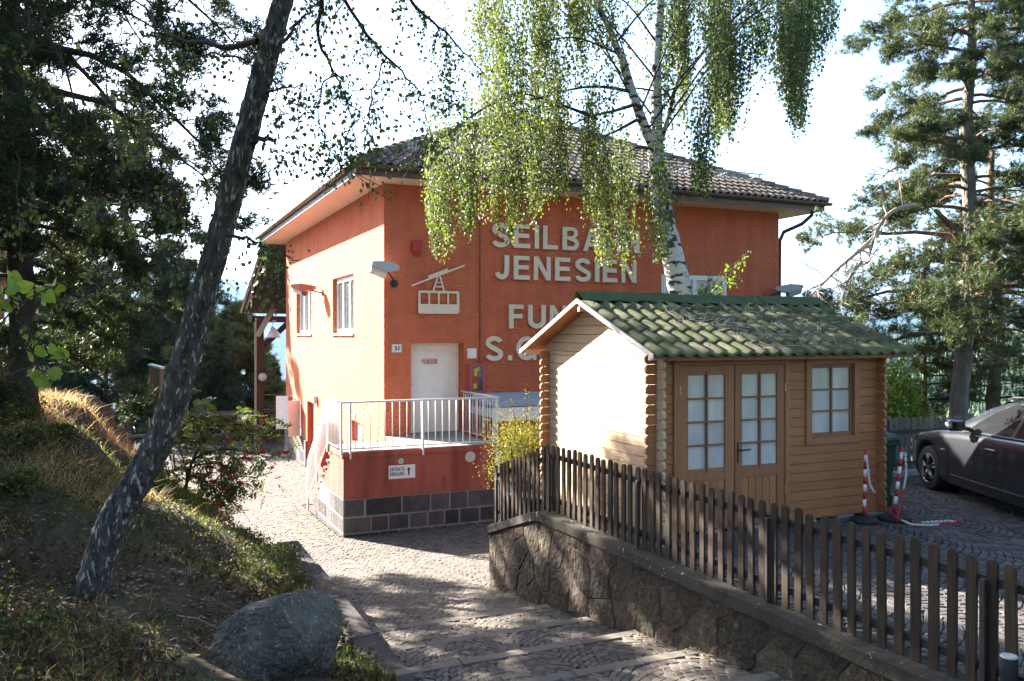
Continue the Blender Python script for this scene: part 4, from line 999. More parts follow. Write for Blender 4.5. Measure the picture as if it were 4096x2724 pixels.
# round vents
for uu, r in ((4.785, .055), (6.23, .105)):
    m = M(); m.lathe([(0, -.005), (r * .9, -.012), (r, -.008), (r * 1.02, 0)], 22, (uu, PV - .002, -2.43), axis='y')
    vn = part('round_vent', m, MT['cream'], pf)
    m = M()
    for k in range(-4, 5):
        h = r * .19 * k; w = math.sqrt(max((r * .82) ** 2 - h * h, 0)); m.box(uu - w, uu + w, PV - .018, PV - .0145, -2.43 + h - r * .035, -2.43 + h + r * .035)
    part('slats', m, MT['galv'], vn)
sg = plate('entrance_sign', 'white wall sign reading ENTRATA EINGANG with an arrow on the platform wall', 'sign', PV, 4.54, 5.07, -2.765, -2.505, MT['sign'], .004, .014)
m = M(); write(m, 'ENTRATA', 4.562, -2.618, .072, MF(PV), .0145, .0165, .16, .63); write(m, 'EINGANG', 4.562, -2.708, .072, MF(PV), .0145, .0165, .14, .66); part('text', m, MT['ink'], sg)
m = M(); m.prism([[(4.925, -2.71), (4.955, -2.71), (4.955, -2.60), (4.982, -2.60), (4.94, -2.555), (4.898, -2.60), (4.925, -2.60)]], .0145, .0165, MF(PV)); part('arrow', m, MT['ink'], sg)

# railing
rl = thing('stair_railing', 'worn white steel railing round the entrance platform and down the stair', 'railing', (PU0, PV, PZ))
RT = -1.25; RB = PZ + .07; FV = PV - .055; LU = PU0 - .05
def railbar(pts, r=.014, n=6, nm='rail'):
    mm = M(); mm.tube(pts, r, n); part(nm, mm, MT['railwhite'], rl, smooth=True)
railbar([(LU, FV, RT), (6.84, FV, RT)], .02, 8, 'handrail'); railbar([(LU, FV, RB), (6.84, FV, RB)])
railbar([(6.84, FV, RT), (6.84, VC - .05, RT)], .02, 8, 'handrail'); railbar([(6.84, FV, RB), (6.84, VC - .05, RB)])
railbar([(LU, FV, RT), (LU, 17.1, RT), (LU, 19.2, RT - 1.52)], .02, 8, 'handrail'); railbar([(LU, FV, RB), (LU, 17.1, RB), (LU, 19.2, RB - 1.5)])
bm_ = M(); bm_.tube([(0, 0, 0), (0, 0, RT - RB)], .0095, 6); bmesh_ = bm_.mesh('baluster', smooth=True)
def bal(u, v_, dz=0): piece('baluster', bmesh_, MT['railwhite'], rl, (u, v_, RB + dz))
u = LU + .12
while u < 6.82: bal(u, FV); u += .1455
v_ = FV + .12
while v_ < 17.08: bal(LU, v_); v_ += .12
while v_ < 19.15: bal(LU, v_, -(v_ - 17.1) * .72); v_ += .12
v_ = FV + .2
while v_ < VC - .1: bal(6.84, v_); v_ += .14
for u, v_, za, zb in ((3.78, FV, -2.33, RT), (5.22, FV, -2.33, RT), (6.80, FV, -2.33, RT), (LU, 17.1, -2.33, RT), (LU, 18.2, -3.1, RT - .79), (LU, 19.2, -3.9, RT - 1.52), (LU, FV, -2.25, RT)):
    mm = M(); mm.box(u - .018, u + .018, v_ - .018, v_ + .018, za, zb, .003); part('post', mm, MT['railwhite'], rl)

m = M(); m.box(6.77, 6.87, 15.9, 16.0, -3.85, -2.35, .004); solo('white_post', 'white painted flat post at the right end of the platform beside the fence', 'post', m, MT['white'], (6.82, 15.95, -3.85))
# corrugated canopy right of the platform
cp = thing('corrugated_canopy', 'low blue grey corrugated canopy with white fascia behind the barberry bush', 'canopy', (8.0, 16.9, -3.8))
m = M(); nw = 6; V_ = []; U0c, U1c = 6.98, 9.8
for k in range(nw * 4 + 1):
    t = k / (nw * 4); v0 = 16.55 + t * 1.4; zz = -1.50 + t * .20 + .034 * math.sin(k / 4 * 2 * math.pi)
    V_ += [(U0c, v0, zz), (U1c, v0, zz)]
m.add(V_, [(2 * k, 2 * k + 1, 2 * k + 3, 2 * k + 2) for k in range(nw * 4)]); part('sheet', m, MT['corr'], cp, smooth=True)
m = M(); m.box(U0c - .02, U1c, 16.48, 16.54, -1.80, -1.52); part('fascia', m, MT['white'], cp)
m = M(); m.box(U0c - .02, U0c + .03, 16.545, 17.95, -1.72, -1.55); part('side_fascia', m, MT['galv'], cp)
m = M(); m.box(7.0, 9.8, 16.6, 16.66, -3.8, -2.75); m.box(7.0, 9.8, 16.55, 16.7, -2.75, -2.68); part('parapet', m, MT['white'], cp)
for uu in (7.05, 8.5, 9.7):
    m = M(); m.box(uu - .03, uu + .03, 16.57, 16.63, -2.68, -1.7); part('post', m, MT['white'], cp)

# fire hydrant cabinet by the side wall
hy = thing('hydrant_cabinet', 'red fire hydrant cabinet with white fittings standing by the sunlit side wall', 'hydrant', (4.78, 23.0, -4.0))
m = M(); m.box(4.62, 4.98, 22.75, 23.25, -3.5, -2.42, .02); part('case', m, MT['red'], hy)
m = M(); m.box(4.59, 5.0, 22.72, 23.28, -2.418, -2.34, .02); part('lid', m, MT['red'], hy)
m = M(); m.box(4.72, 4.86, 22.9, 23.1, -4.1, -3.502); part('stand', m, MT['red'], hy)
for z_ in (-2.62, -2.85, -3.08):
    m = M(); m.lathe([(.0, -.06), (.05, -.06), (.055, -.02), (.055, 0)], 14, (4.62, 22.95, z_), axis='x'); part('coupling', m, MT['white'], hy)
m = M(); m.box(UC - .12, UC - .003, 25.4, 25.62, -2.0, -1.78, .01); solo('side_wall_box', 'small white electrical box high beside the side door', 'box', m, MT['sign'], (UC, 25.5, -2.0))

# ------------------------------------------------------------------ timber canopy at the far left of the station
tb = thing('timber_canopy', 'dark timber boarding canopy with steep hood and braces behind the station', 'canopy', (4.2, 32.5, -4.2))
def beam(name, p, q, w, mat, hgt=None):
    p = np.array(p, float); q = np.array(q, float); d = q - p; d /= np.linalg.norm(d)
    s = np.cross(d, [0, 0, 1.0]); s = s / np.linalg.norm(s) if np.linalg.norm(s) > .05 else np.array([1.0, 0, 0]); u_ = np.cross(s, d); h = hgt or w
    mm = M(); mm.add([r + s * a_ * w / 2 + u_ * b_ * h / 2 for r in (p, q) for a_, b_ in ((-1, -1), (1, -1), (1, 1), (-1, 1))], [(0, 1, 5, 4), (1, 2, 6, 5), (2, 3, 7, 6), (3, 0, 4, 7), (0, 3, 2, 1), (4, 5, 6, 7)])
    return part(name, mm, mat, tb)
def UVP(px, py, Y):
    p = PX(px, py, Y); u, v = UVof(p[0], p[1]); return np.array((u, v, p[2]))
beam('post', UVP(259.5, 440, 32.2) * (1, 1, 0) + (0, 0, -4.4), UVP(259.5, 318, 32.2), .28, MT['timber'])
beam('post_facing', UVP(255.6, 440, 32.0) * (1, 1, 0) + (0, 0, -4.4), UVP(255.6, 322, 32.0), .07, MT['timberpale'])
beam('brace', UVP(257.5, 336, 31.9), UVP(289, 280, 31.9), .20, MT['timberpale'], .16)
beam('brace', UVP(264, 346, 32.6), UVP(291, 320, 32.6), .18, MT['timber'])
beam('tie_beam', UVP(250, 319, 32.4), UVP(300, 319.5, 34), .24, MT['timber'])
beam('eaves_beam', UVP(244, 309, 31.7), UVP(300, 309, 33.2), .3, MT['timber'])
# hood: steep plank roof
t0, t1 = UVP(264, 240, 31.2), UVP(240.5, 313, 31.2)
dpt = np.array((3.2, 1.2, 0))
for k in range(9):
    a_ = k / 9; b_ = (k + .93) / 9
    p, q = t0 + dpt * a_, t1 + dpt * a_; p2, q2 = t0 + dpt * b_, t1 + dpt * b_; th_ = np.array((-.03, -.05, .0))
    mm = M(); mm.add([p, p2, q2, q, p + th_, p2 + th_, q2 + th_, q + th_], [(0, 1, 2, 3), (7, 6, 5, 4), (0, 4, 5, 1), (3, 2, 6, 7), (0, 3, 7, 4), (1, 5, 6, 2)]); part('hood_plank', mm, MT['timber'], tb)
for off, mt_ in ((0, 'timberpale'), (.07, 'timber'), (.14, 'timberpale')):
    beam('barge_board', t0 + (off, -.06, 0), t1 + (off, -.06, 0), .05, MT[mt_], .08)
mm = M(); g0, g1 = UVP(264, 243, 31.3), UVP(287, 243, 31.6); g2, g3 = UVP(287, 309, 31.6), UVP(243, 309, 31.3)
dd = np.array((.05, .06, 0)); 
for k in range(7):
    a_, b_ = k / 7, (k + .95) / 7
    qa = g0 + (g1 - g0) * a_; qb = g0 + (g1 - g0) * b_; ra = g3 + (g2 - g3) * a_; rb = g3 + (g2 - g3) * b_
    mm = M(); mm.add([qa, qb, rb, ra, qa + dd, qb + dd, rb + dd, ra + dd], [(0, 1, 2, 3), (7, 6, 5, 4), (0, 4, 5, 1), (3, 2, 6, 7), (0, 3, 7, 4), (1, 5, 6, 2)]); part('gable_board', mm, MT['timber'], tb)
# bell lamp, round lamp
bl = thing('bell_lamp', 'metal bell shaped lamp hanging under the timber canopy', 'lamp', tuple(UVP(272.5, 336, 31.6)))
c = UVP(272.5, 336, 31.6)
m = M(); m.lathe([(.02, .42), (.05, .38), (.14, .32), (.24, .18), (.30, .02), (.29, 0), (.22, .17), (.12, .3)], 18, c - (0, 0, .06)); part('shade', m, MT['lens'], bl, smooth=True)
m = M(); m.tube([c + (0, 0, .34), c + (0, 0, .52), c + (.06, 0, .58), c + (.14, 0, .56)], .025, 8); part('stem', m, MT['galv'], bl)
rl2 = thing('round_wall_lamp', 'round bulkhead lamp on the timber post of the canopy', 'lamp', tuple(UVP(263, 377, 31.85)))
c = UVP(262.5, 377, 31.85)
m = M(); m.lathe([(.16, 0), (.16, -.06), (.14, -.09), (.13, -.09)], 18, c, axis='y'); part('rim', m, MT['timberpale'], rl2, smooth=True)
m = M(); m.lathe([(.14, -.07), (.11, -.11), (.06, -.135), (.0, -.14)], 18, c, axis='y'); part('lens', m, MT['greylamp'], rl2, smooth=True)
# balustrade of the terrace
tr = thing('terrace_balustrade', 'dark timber balustrade with lattice panel at the far end of the plaza', 'railing', tuple(UVP(230, 420, 33.5) * (1, 1, 0) + (0, 0, -4.3)))
tb_save = tb; tb = tr
beam('top_rail', UVP(120, 417, 36), UVP(263, 411.5, 33.0), .2, MT['timber'], .14); beam('top_rail', UVP(263, 411.0, 33), UVP(300, 411, 34.5), .2, MT['timber'], .14); beam('bottom_rail', UVP(120, 436, 36), UVP(263, 434, 33.0), .12, MT['timber'], .12)
for k in range(6): 
    p = UVP(126 + k * 26, 417 - k * 1.0, 36 - k * .52); beam('post', p * (1, 1, 0) + (0, 0, -4.5), p, .12, MT['timber'])
for k in range(9): beam('lattice_bar', UVP(266 + k * 2.4, 412, 33.3), UVP(266 + k * 2.4, 448, 33.3), .05, MT['timber'])
for k in range(7): beam('lattice_bar', UVP(264, 416 + k * 5, 33.2), UVP(288, 416 + k * 5, 33.9), .05, MT['timber'])
beam('cable_rail', UVP(264, 395, 33.2), UVP(290, 395, 34), .05, MT['black'])
tb = tb_save
es = thing('direction_sign', 'small pale sign reading ENTRATA with an arrow on the far balustrade', 'sign', tuple(UVP(244.5, 421, 33.0)))
c = UVP(244.5, 418, 33.05); mfx = lambda a_, b_, d: (c[0] + a_, c[1] - d, c[2] + b_)
m = M(); m.prism([[(-.27, -.13), (.27, -.13), (.27, .13), (-.27, .13)]], 0, .02, mfx); part('board', m, MT['sign'], es)
m = M(); write(m, 'ENTRATA', -.245, .02, .07, mfx, .021, .024, .16, .62); write(m, 'EINGANG', -.245, -.085, .07, mfx, .021, .024, .12, .62); part('text', m, MT['ink'], es)
m = M(); m.prism([[(.13, -.012), (.19, -.012), (.19, -.035), (.245, 0), (.19, .035), (.19, .012), (.13, .012)]], .021, .024, mfx); part('arrow', m, MT['ink'], es)
# ------------------------------------------------------------------ log cabin shed
S0, S1, VS, VR, ZF = 5.19, 8.45, 7.757, 10.36, -2.165
shed = thing('garden_shed', 'brown log cabin shed with green sheet tile roof and curtained double doors', 'shed', (6.8, 9.0, ZF))
PH = 0.1093; TK = .034
def plank_u(a, b, z0, z1, V0, mat, ca=0.0, cb=0.0, nm='wall_plank'):
    g = .0022; c = .008
    pol = [(a + ca, z0 + g), (b - cb, z0 + g), (b, z0 + g + cb), (b, z1 - g - cb), (b - cb, z1 - g), (a + ca, z1 - g), (a, z1 - g - ca), (a, z0 + g + ca)]
    pol = [p for i, p in enumerate(pol) if i == 0 or p != pol[i - 1]]
    mm = M(); o_ = np.array(((a + b) / 2, V0, z0)); mm.prism([pol], 0, TK, lambda x, z, d: (x, V0 + d, z))
    # rounded front edge: thin proud strip
    q = [(p[0] if abs(p[0] - a) > .03 and abs(p[0] - b) > .03 else p[0], p[1]) for p in pol]
    mm.prism([[(a + ca + .004, z0 + g + c), (b - cb - .004, z0 + g + c), (b - cb - .004, z1 - g - c), (a + ca + .004, z1 - g - c)]], -.004, -.0002, lambda x, z, d: (x, V0 + d, z))
    return piece(nm, mm.mesh(nm, o_), mat, shed, o_)
def plank_v(a, b, z0, z1, U0, mat, ca=0.0, cb=0.0, za=None, zb=None, nm='gable_plank'):
    g = .0034; c = .008
    pol = [(a + ca, z0 + g), (b - cb, z0 + g), (b, z0 + g + cb), (b, z1 - g - cb), (b - cb, z1 - g), (a + ca, z1 - g), (a, z1 - g - ca), (a, z0 + g + ca)]
    if za is not None: pol = [(a, z0 + g), (b, z0 + g), (zb, z1 - g), (za, z1 - g)]
    mm = M(); o_ = np.array((U0, (a + b) / 2, z0)); mm.prism([pol], 0, TK, lambda x, z, d: (U0 + d, x, z))
    return piece(nm, mm.mesh(nm, o_), mat, shed, o_)
D0, D1, DZ = 5.40, 7.02, -.25
W0, W1, WZ0, WZ1 = 7.275, 8.12, ZF + 8 * 0.1093, -.26
nr = 18; EXT = .135
for k in range(nr):
    z0_ = ZF + k * PH; z1_ = z0_ + PH; zc = (z0_ + z1_) / 2
    segs = [(S0 - EXT, S1 + EXT)]
    def cut(segs, a, b):
        out = []
        for s, e in segs:
            if e <= a or s >= b: out.append((s, e)); continue
            if s < a: out.append((s, a))
            if e > b: out.append((b, e))
        return out
    if zc < DZ - .02: segs = cut(segs, D0 + .02, D1 - .02)
    if WZ0 < zc < WZ1: segs = cut(segs, W0 + .03, W1 - .03)
    for s, e in segs: plank_u(s, e, z0_, z1_, VS, MT['logstain'], .028 if s < S0 else 0, .028 if e > S1 else 0)
    plank_u(S0 - EXT, S1 + EXT, z0_, z1_, VR - TK, MT['logstain'], .028, .028)
    zo = PH * .5 if k < nr - 1 else 0
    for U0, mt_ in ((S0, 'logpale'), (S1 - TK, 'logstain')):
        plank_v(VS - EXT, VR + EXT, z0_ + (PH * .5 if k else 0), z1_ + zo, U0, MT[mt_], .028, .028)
# gable triangle
VM, ZA, VE0, VE1, ZEV = 9.10, 0.46, 7.45, 10.75, -0.185
slope = (ZA - ZEV) / (VM - VE0)
zb_ = ZF + nr * PH; k = 0
while zb_ + k * PH < ZA - .06:
    z0_ = zb_ + k * PH; z1_ = min(z0_ + PH, ZA - .03)
    def vv_(z): z = min(z + .035, ZA); return VE0 + (z - ZEV) / slope, VE1 - (z - ZEV) / slope
    a0_, b0_ = vv_(z0_); a1_, b1_ = vv_(z1_)
    a0_ = max(a0_, VS - EXT); b0_ = min(b0_, VR + EXT); a1_ = max(a1_, VS - EXT); b1_ = min(b1_, VR + EXT)
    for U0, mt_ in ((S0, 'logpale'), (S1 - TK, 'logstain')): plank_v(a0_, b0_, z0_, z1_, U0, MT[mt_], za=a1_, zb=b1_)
    k += 1
# pads, floor
for uu in (5.25, 5.95, 6.6, 7.3, 7.9, 8.4):
    m = M(); m.box(uu - .13, uu + .13, VS - .03, VS + .1, -2.24, ZF - .002, .008); part('base_pad', m, MT['concrete'], shed)
m = M(); m.box(S0 + .05, S1 - .05, VS + .05, VR - .05, ZF - .02, ZF); part('floor', m, MT['frame'], shed)
# roof boards
RU0, RU1 = S0 - .235, S1 + .30
m = M(); th_ = .02
for s_ in (0, 1):
    e_ = VE0 if s_ == 0 else VE1
    m.add([(RU0, e_, ZEV - .03), (RU1, e_, ZEV - .03), (RU1, VM, ZA - .03), (RU0, VM, ZA - .03), (RU0, e_, ZEV - .05), (RU1, e_, ZEV - .05), (RU1, VM, ZA - .05), (RU0, VM, ZA - .05)], [(0, 1, 2, 3), (4, 7, 6, 5), (0, 4, 5, 1), (0, 3, 7, 4), (1, 5, 6, 2)])
roof_s = part('roof_boards', m, MT['frame'], shed)
for e_, sg_ in ((VE0, 1), (VE1, -1)):
    for uu in (RU0 - .018, RU1):
        m = M(); m.add([(uu + x, v_, z_) for x in (0, .018) for v_, z_ in ((e_ - sg_ * .005, ZEV - .058), (VM, ZA - .058), (VM, ZA - .005), (e_ - sg_ * .005, ZEV - .005))], [(0, 1, 2, 3), (7, 6, 5, 4), (0, 4, 5, 1), (3, 2, 6, 7), (0, 3, 7, 4)]); part('barge_board', m, MT['barge'], shed)
for v_, z_ in ((VM, ZA - .11), (VE0 + .10, ZEV - .02), (VE1 - .10, ZEV - .02)):
    m = M(); m.box(RU0 + .01, RU1 - .01, v_ - .025, v_ + .025, z_ - .05, z_ + .02); part('purlin', m, MT['barge'], shed)
m = M(); m.box(S0 - .05, RU1 - .02, VE0 + .02, VE0 + .045, ZEV - .075, ZEV - .05); part('eaves_strip', m, MT['frame'], shed)
# sheet tiles
TW, TL = .183, .352
ang = math.atan2(ZA - ZEV, VM - VE0); SL = math.hypot(ZA - ZEV, VM - VE0)
prof = [(-.5, .004), (-.36, .0), (-.22, .012), (-.08, .034), (.08, .046), (.24, .036), (.38, .012), (.5, .004)]
tm = M(); V_ = []
for yy, lf in ((-.03, .022), (.0, .024), (.12, .016), (.24, .009), (TL + .01, .002)):
    for p in prof: V_.append((p[0] * TW * 1.01, yy, p[1] + lf - (.012 if yy < 0 else 0)))
for p in prof: V_.append((p[0] * TW * 1.01, -.028, p[1] * .92 - .006))
kp = len(prof); F_ = [(r * kp + i, r * kp + i + 1, (r + 1) * kp + i + 1, (r + 1) * kp + i) for r in range(4) for i in range(kp - 1)] + [(i + 5 * kp, i + 1 + 5 * kp, i + 1, i) for i in range(kp - 1)]
tm.add(V_, F_); tile = tm.mesh('roof_tile', smooth=True)
tile.materials.append(MT['greentile'])
ncol = int((RU1 - RU0) / TW); nrow = 5
for side in (0, 1):
    for r in range(nrow):
        for c in range(ncol):
            uu = RU0 + (c + .5) * (RU1 - RU0) / ncol; s_ = -.02 + r * TL
            v_ = VE0 + s_ * math.cos(ang) if side == 0 else VE1 - s_ * math.cos(ang)
            z_ = ZEV + s_ * math.sin(ang) - .026
            piece('roof_tile', tile, None, shed, (uu, v_, z_ + random.uniform(-.002, .002)), (ang, 0, 0) if side == 0 else (ang, 0, math.pi), ((RU1 - RU0) / ncol / TW, 1.0, 1))
# ridge flashing in three lengths
for a_, b_, up in ((RU0 - .01, 6.42, .012), (6.36, 7.75, 0), (7.70, RU1 + .01, .010)):
    m = M(); nseg = 14; L_ = []
    for i in range(nseg + 1):
        uu = a_ + (b_ - a_) * i / nseg; w_ = .01 * math.sin(i * 1.7) * (0 < i < nseg)
        L_.append([(uu, VM - .17, ZA - .045 + up + w_), (uu, VM - .135, ZA - .02 + up + w_ * 1.3), (uu, VM - .03, ZA + .055 + up), (uu, VM, ZA + .075 + up), (uu, VM + .03, ZA + .055 + up), (uu, VM + .135, ZA - .02 + up), (uu, VM + .17, ZA - .045 + up)])
    L_ = np.array(L_); n_, k_ = L_.shape[:2]; ii = np.arange(n_ - 1)[:, None] * k_; jj = np.arange(k_ - 1)[None]
    m.add(L_.reshape(-1, 3), np.stack([ii + jj, ii + jj + 1, ii + k_ + jj + 1, ii + k_ + jj], -1).reshape(-1, 4)); part('ridge_cap', m, MT['greenridge'], shed)
# joinery
def bxp(x0, x1, z0_, z1_, y0, y1, mat, parent, nm, c=.003):
    mm = M(); mm.box(x0, x1, y0, y1, z0_, z1_, c); return part(nm, mm, mat, parent)
FY = VS - .03
bxp(D0, D0 + .085, ZF, DZ, FY, VS + .03, MT['frame'], shed, 'door_casing'); bxp(6.955, D1, ZF, DZ, FY, VS + .03, MT['frame'], shed, 'door_casing'); bxp(D0 + .086, 6.954, DZ - .075, DZ, FY + .002, VS + .03, MT['frame'], shed, 'door_casing')
def leaf(x0, x1, gx0, gx1, gz0, gz1, zb, zt, hinge_left):
    y0, y1 = VS - .018, VS + .022
    d = M(); d.box(x0, gx0, y0, y1, zb, zt, .002); d.box(gx1, x1, y0, y1, zb, zt, .002); d.box(gx0, gx1, y0 + .001, y1, gz1, zt, .002); d.box(gx0, gx1, y0 + .001, y1, gz0 - .13, gz0, .002); d.box(gx0, gx1, y0 + .001, y1, zb, zb + .12, .002)
    lf = part('door_leaf', d, MT['frame'], shed)
    n = 5
    for i in range(n):
        a_ = gx0 + (gx1 - gx0) * i / n; b_ = gx0 + (gx1 - gx0) * (i + 1) / n
        bxp(a_ + .002, b_ - .002, zb + .12, gz0 - .13, y0 + .012, y1 - .004, MT['logstain'], lf, 'panel_board', .004)
    xm = (gx0 + gx1) / 2
    for i in range(4):
        for a_, b_ in ((gx0, xm), (xm, gx1)):
            za, zb2 = gz0 + (gz1 - gz0) * i / 4, gz0 + (gz1 - gz0) * (i + 1) / 4
            bxp(a_, b_, za, zb2, y0 + .022, y0 + .026, MT['paneglass'], lf, 'pane', 0)
    bxp(xm - .011, xm + .011, gz0 - .04, gz1 + .04, y0 - .012, y0 + .02, MT['muntin'], lf, 'glazing_bar', .002)
    for i in range(1, 4):
        z_ = gz0 + (gz1 - gz0) * i / 4; bxp(gx0 - .022, gx1 + .018, z_ - .0095, z_ + .0095, y0 - .010, y0 + .019, MT['muntin'], lf, 'glazing_bar', .002)
    for z_ in (gz1 - .16, gz0 - .3):
        hx = x0 - .006 if hinge_left else x1 + .006
        m = M(); m.tube([(hx, y0 - .006, z_ - .045), (hx, y0 - .006, z_ + .045)], .009, 8); part('hinge', m, MT['brass'], lf)
    return lf
leaf(5.49, 6.225, 5.595, 6.095, -1.475, -.435, -2.15, -.328, True)
lf2 = leaf(6.238, 6.95, 6.335, 6.84, -1.475, -.435, -2.15, -.328, False)
bxp(6.26, 6.285, -1.435, -1.20, VS - .026, VS - .018, MT['black'], lf2, 'handle_plate'); m = M(); m.tube([(6.272, VS - .02, -1.29), (6.272, VS - .065, -1.29), (6.30, VS - .072, -1.29), (6.41, VS - .07, -1.288)], .010, 8); part('door_handle', m, MT['black'], lf2)
# window
wf = M(); y0 = FY; wf.box(W0, W0 + .085, y0, VS + .03, WZ0, WZ1, .003); wf.box(W1 - .085, W1, y0, VS + .03, WZ0, WZ1, .003); wf.box(W0 + .085, W1 - .085, y0 + .001, VS + .03, WZ1 - .075, WZ1, .003); wf.box(W0 + .085, W1 - .085, y0 + .001, VS + .03, WZ0, WZ0 + .085, .003)
win = part('window', wf, MT['frame'], shed)
gx0, gx1, gz0, gz1 = W0 + .125, W1 - .125, WZ0 + .135, WZ1 - .125; ys_ = VS + .012
sh = M(); sh.box(W0 + .085, gx0, ys_, ys_ + .04, WZ0 + .085, WZ1 - .075); sh.box(gx1, W1 - .085, ys_, ys_ + .04, WZ0 + .085, WZ1 - .075); sh.box(gx0, gx1, ys_ + .001, ys_ + .04, gz1, WZ1 - .075); sh.box(gx0, gx1, ys_ + .001, ys_ + .04, WZ0 + .085, gz0)
part('sash', sh, MT['muntin'], win)
xm = (gx0 + gx1) / 2
for i in range(3):
    for a_, b_ in ((gx0, xm), (xm, gx1)): bxp(a_, b_, gz0 + (gz1 - gz0) * i / 3, gz0 + (gz1 - gz0) * (i + 1) / 3, ys_ + .018, ys_ + .022, MT['paneglass'], win, 'pane', 0)
bxp(xm - .011, xm + .011, gz0 - .03, gz1 + .03, ys_ - .012, ys_ + .016, MT['muntin'], win, 'glazing_bar', .002)
for i in (1, 2): bxp(gx0 - .01, gx1 + .01, gz0 + (gz1 - gz0) * i / 3 - .0095, gz0 + (gz1 - gz0) * i / 3 + .0095, ys_ - .010, ys_ + .015, MT['muntin'], win, 'glazing_bar', .002)
m = M(); m.box(S0 + .1, S1 - .1, VS + .07, VS + .08, -1.7, -.3); part('curtain', m, MT['curtain'], shed)
# needle litter lying on the roof
rg = np.random.default_rng(31); n = 190
cl = rg.choice(6, n, p=[.22, .2, .2, .16, .12, .1]); cu = np.array([6.1, 6.35, 6.6, 7.2, 7.35, 7.9])[cl]; cs = np.array([1.15, .8, .45, 1.0, .5, .7])[cl]
uu = cu + rg.normal(0, .20, n) + (1.2 - cs) * .0; ss = np.clip(cs + rg.normal(0, .22, n), .05, 1.6)
u2 = rg.uniform(RU0 + .1, RU1 - .1, 70); s2 = rg.uniform(.05, 1.6, 70); uu = np.concatenate([uu, u2]); ss = np.concatenate([ss, s2]); n = len(uu)
P = np.stack([uu, VE0 + ss * math.cos(ang), ZEV + ss * math.sin(ang) + .035], -1)
d = rg.normal(0, 1, (n, 3)); d[:, 2] *= .25; d[:, 2] += d[:, 1] * math.tan(ang) * .9; d /= np.linalg.norm(d, axis=1)[:, None]
ln = rg.uniform(.03, .10, n)[:, None]; sd = np.cross(d, [0, -math.sin(ang), math.cos(ang)]); w = rg.uniform(.003, .007, n)[:, None]
V_ = np.stack([P - d * ln - sd * w, P - d * ln + sd * w, P + d * ln + sd * w, P + d * ln - sd * w], 1).reshape(-1, 3)
m = M(); m.add(V_, np.arange(n * 4).reshape(-1, 4))
nl = solo('needle_litter', 'pale dry pine needles and twigs lying on the green shed roof', 'litter', m, MT['deadwood'], (7, 8.3, .1), kind='stuff')

# ------------------------------------------------------------------ chain posts, chain, wheeled bin
def chain_post(label, base, top, bx):
    t = thing('chain_post', label, 'post', base, group='red and white chain posts by the shed')
    b = np.array(base); e = np.array(top); L = np.linalg.norm(e - b); n = 8
    for k in range(n):
        p = b + (e - b) * (.06 + .88 * k / n); q = b + (e - b) * (.06 + .88 * (k + 1) / n)
        m = M(); m.tube([p, q], .021, 14); part('red_band' if k % 2 == 0 else 'white_band', m, MT['chainred'] if k % 2 == 0 else MT['chainwhite'], t, smooth=True)
    m = M(); p = b + (e - b) * .94; m.tube([p, p + (e - b) * .012, p + (e - b) * .014, e - (e - b) * .012, e], [.034, .034, .019, .019, .010], 14); part('cap', m, MT['chainred'], t, smooth=True)
    m = M(); m.tube([b, b + (e - b) * .06], .026, 12); part('socket', m, MT['rubber'], t)
    m = M(); m.lathe([(0, 0), (bx, 0), (bx, .035), (bx * .75, .055), (.03, .06)], 20, (base[0], base[1], float(zpark(base[0], base[1])) + .004)); part('base', m, MT['rubber'], t, smooth=True)
    return t
cpa = np.array((7.90, 7.46, -2.15)); cpb = cpa + (.03, .0, .80)
cpc = np.array((8.34, 7.42, -2.15)); cpd = cpc + (.16, .02, .80)
chain_post('upright red and white banded chain post in front of the shed wall', tuple(cpa), tuple(cpb), .16)
chain_post('leaning red and white banded chain post beside the green bin', tuple(cpc), tuple(cpd), .19)
chn = thing('plastic_chain', 'red and white plastic chain sagging from the posts and lying on the paving', 'chain', (8.2, 7.2, -2.2))
lk = M(); nn = 12
P_ = [(0.021 * math.cos(t) * 1.0, 0.0105 * math.sin(t), 0) for t in np.linspace(0, 2 * math.pi, nn + 1)]
pts = np.array(P_); 
V_ = []
for i in range(nn):
    c_ = pts[i]; tdir = pts[(i + 1) % nn] - pts[i - 1]; tdir /= np.linalg.norm(tdir) + 1e-9; sd = np.cross(tdir, [0, 0, 1])
    for q in range(5): V_.append(c_ + (sd * math.cos(q * 2 * math.pi / 5) + np.array([0, 0, 1]) * math.sin(q * 2 * math.pi / 5)) * .0042)
lk.add(V_, [(i * 5 + q, i * 5 + (q + 1) % 5, ((i + 1) % nn) * 5 + (q + 1) % 5, ((i + 1) % nn) * 5 + q) for i in range(nn) for q in range(5)])
lr = lk.mesh('chain_link', smooth=True); lr.materials.append(MT['chainred']); lw = lr.copy(); lw.materials.clear(); lw.materials.append(MT['chainwhite'])
def poly_pts(ctrl, step):
    C = np.array(ctrl, float); t = np.linspace(0, len(C) - 1, 400); Q = np.stack([np.interp(t, range(len(C)), C[:, i]) for i in range(3)], -1)
    for _ in range(8): Q[1:-1] = (Q[:-2] + Q[1:-1] * 2 + Q[2:]) / 4
    s = np.concatenate([[0], np.cumsum(np.linalg.norm(np.diff(Q, axis=0), axis=1))]); ss = np.arange(0, s[-1], step)
    return np.stack([np.interp(ss, s, Q[:, i]) for i in range(3)], -1)
gz = float(zpark(8, 7)) + .014
run1 = poly_pts([tuple(cpb + (-.02, -.03, -.07)), (7.93, 7.4, -1.75), (8.02, 7.33, -1.95), (8.16, 7.22, -2.12), (8.26, 7.1, gz), (8.42, 7.0, gz), (8.62, 6.96, gz), (8.86, 6.93, gz), (8.92, 6.97, gz), (8.80, 7.06, gz), (8.5, 7.12, gz), (8.24, 7.18, gz)], .031)
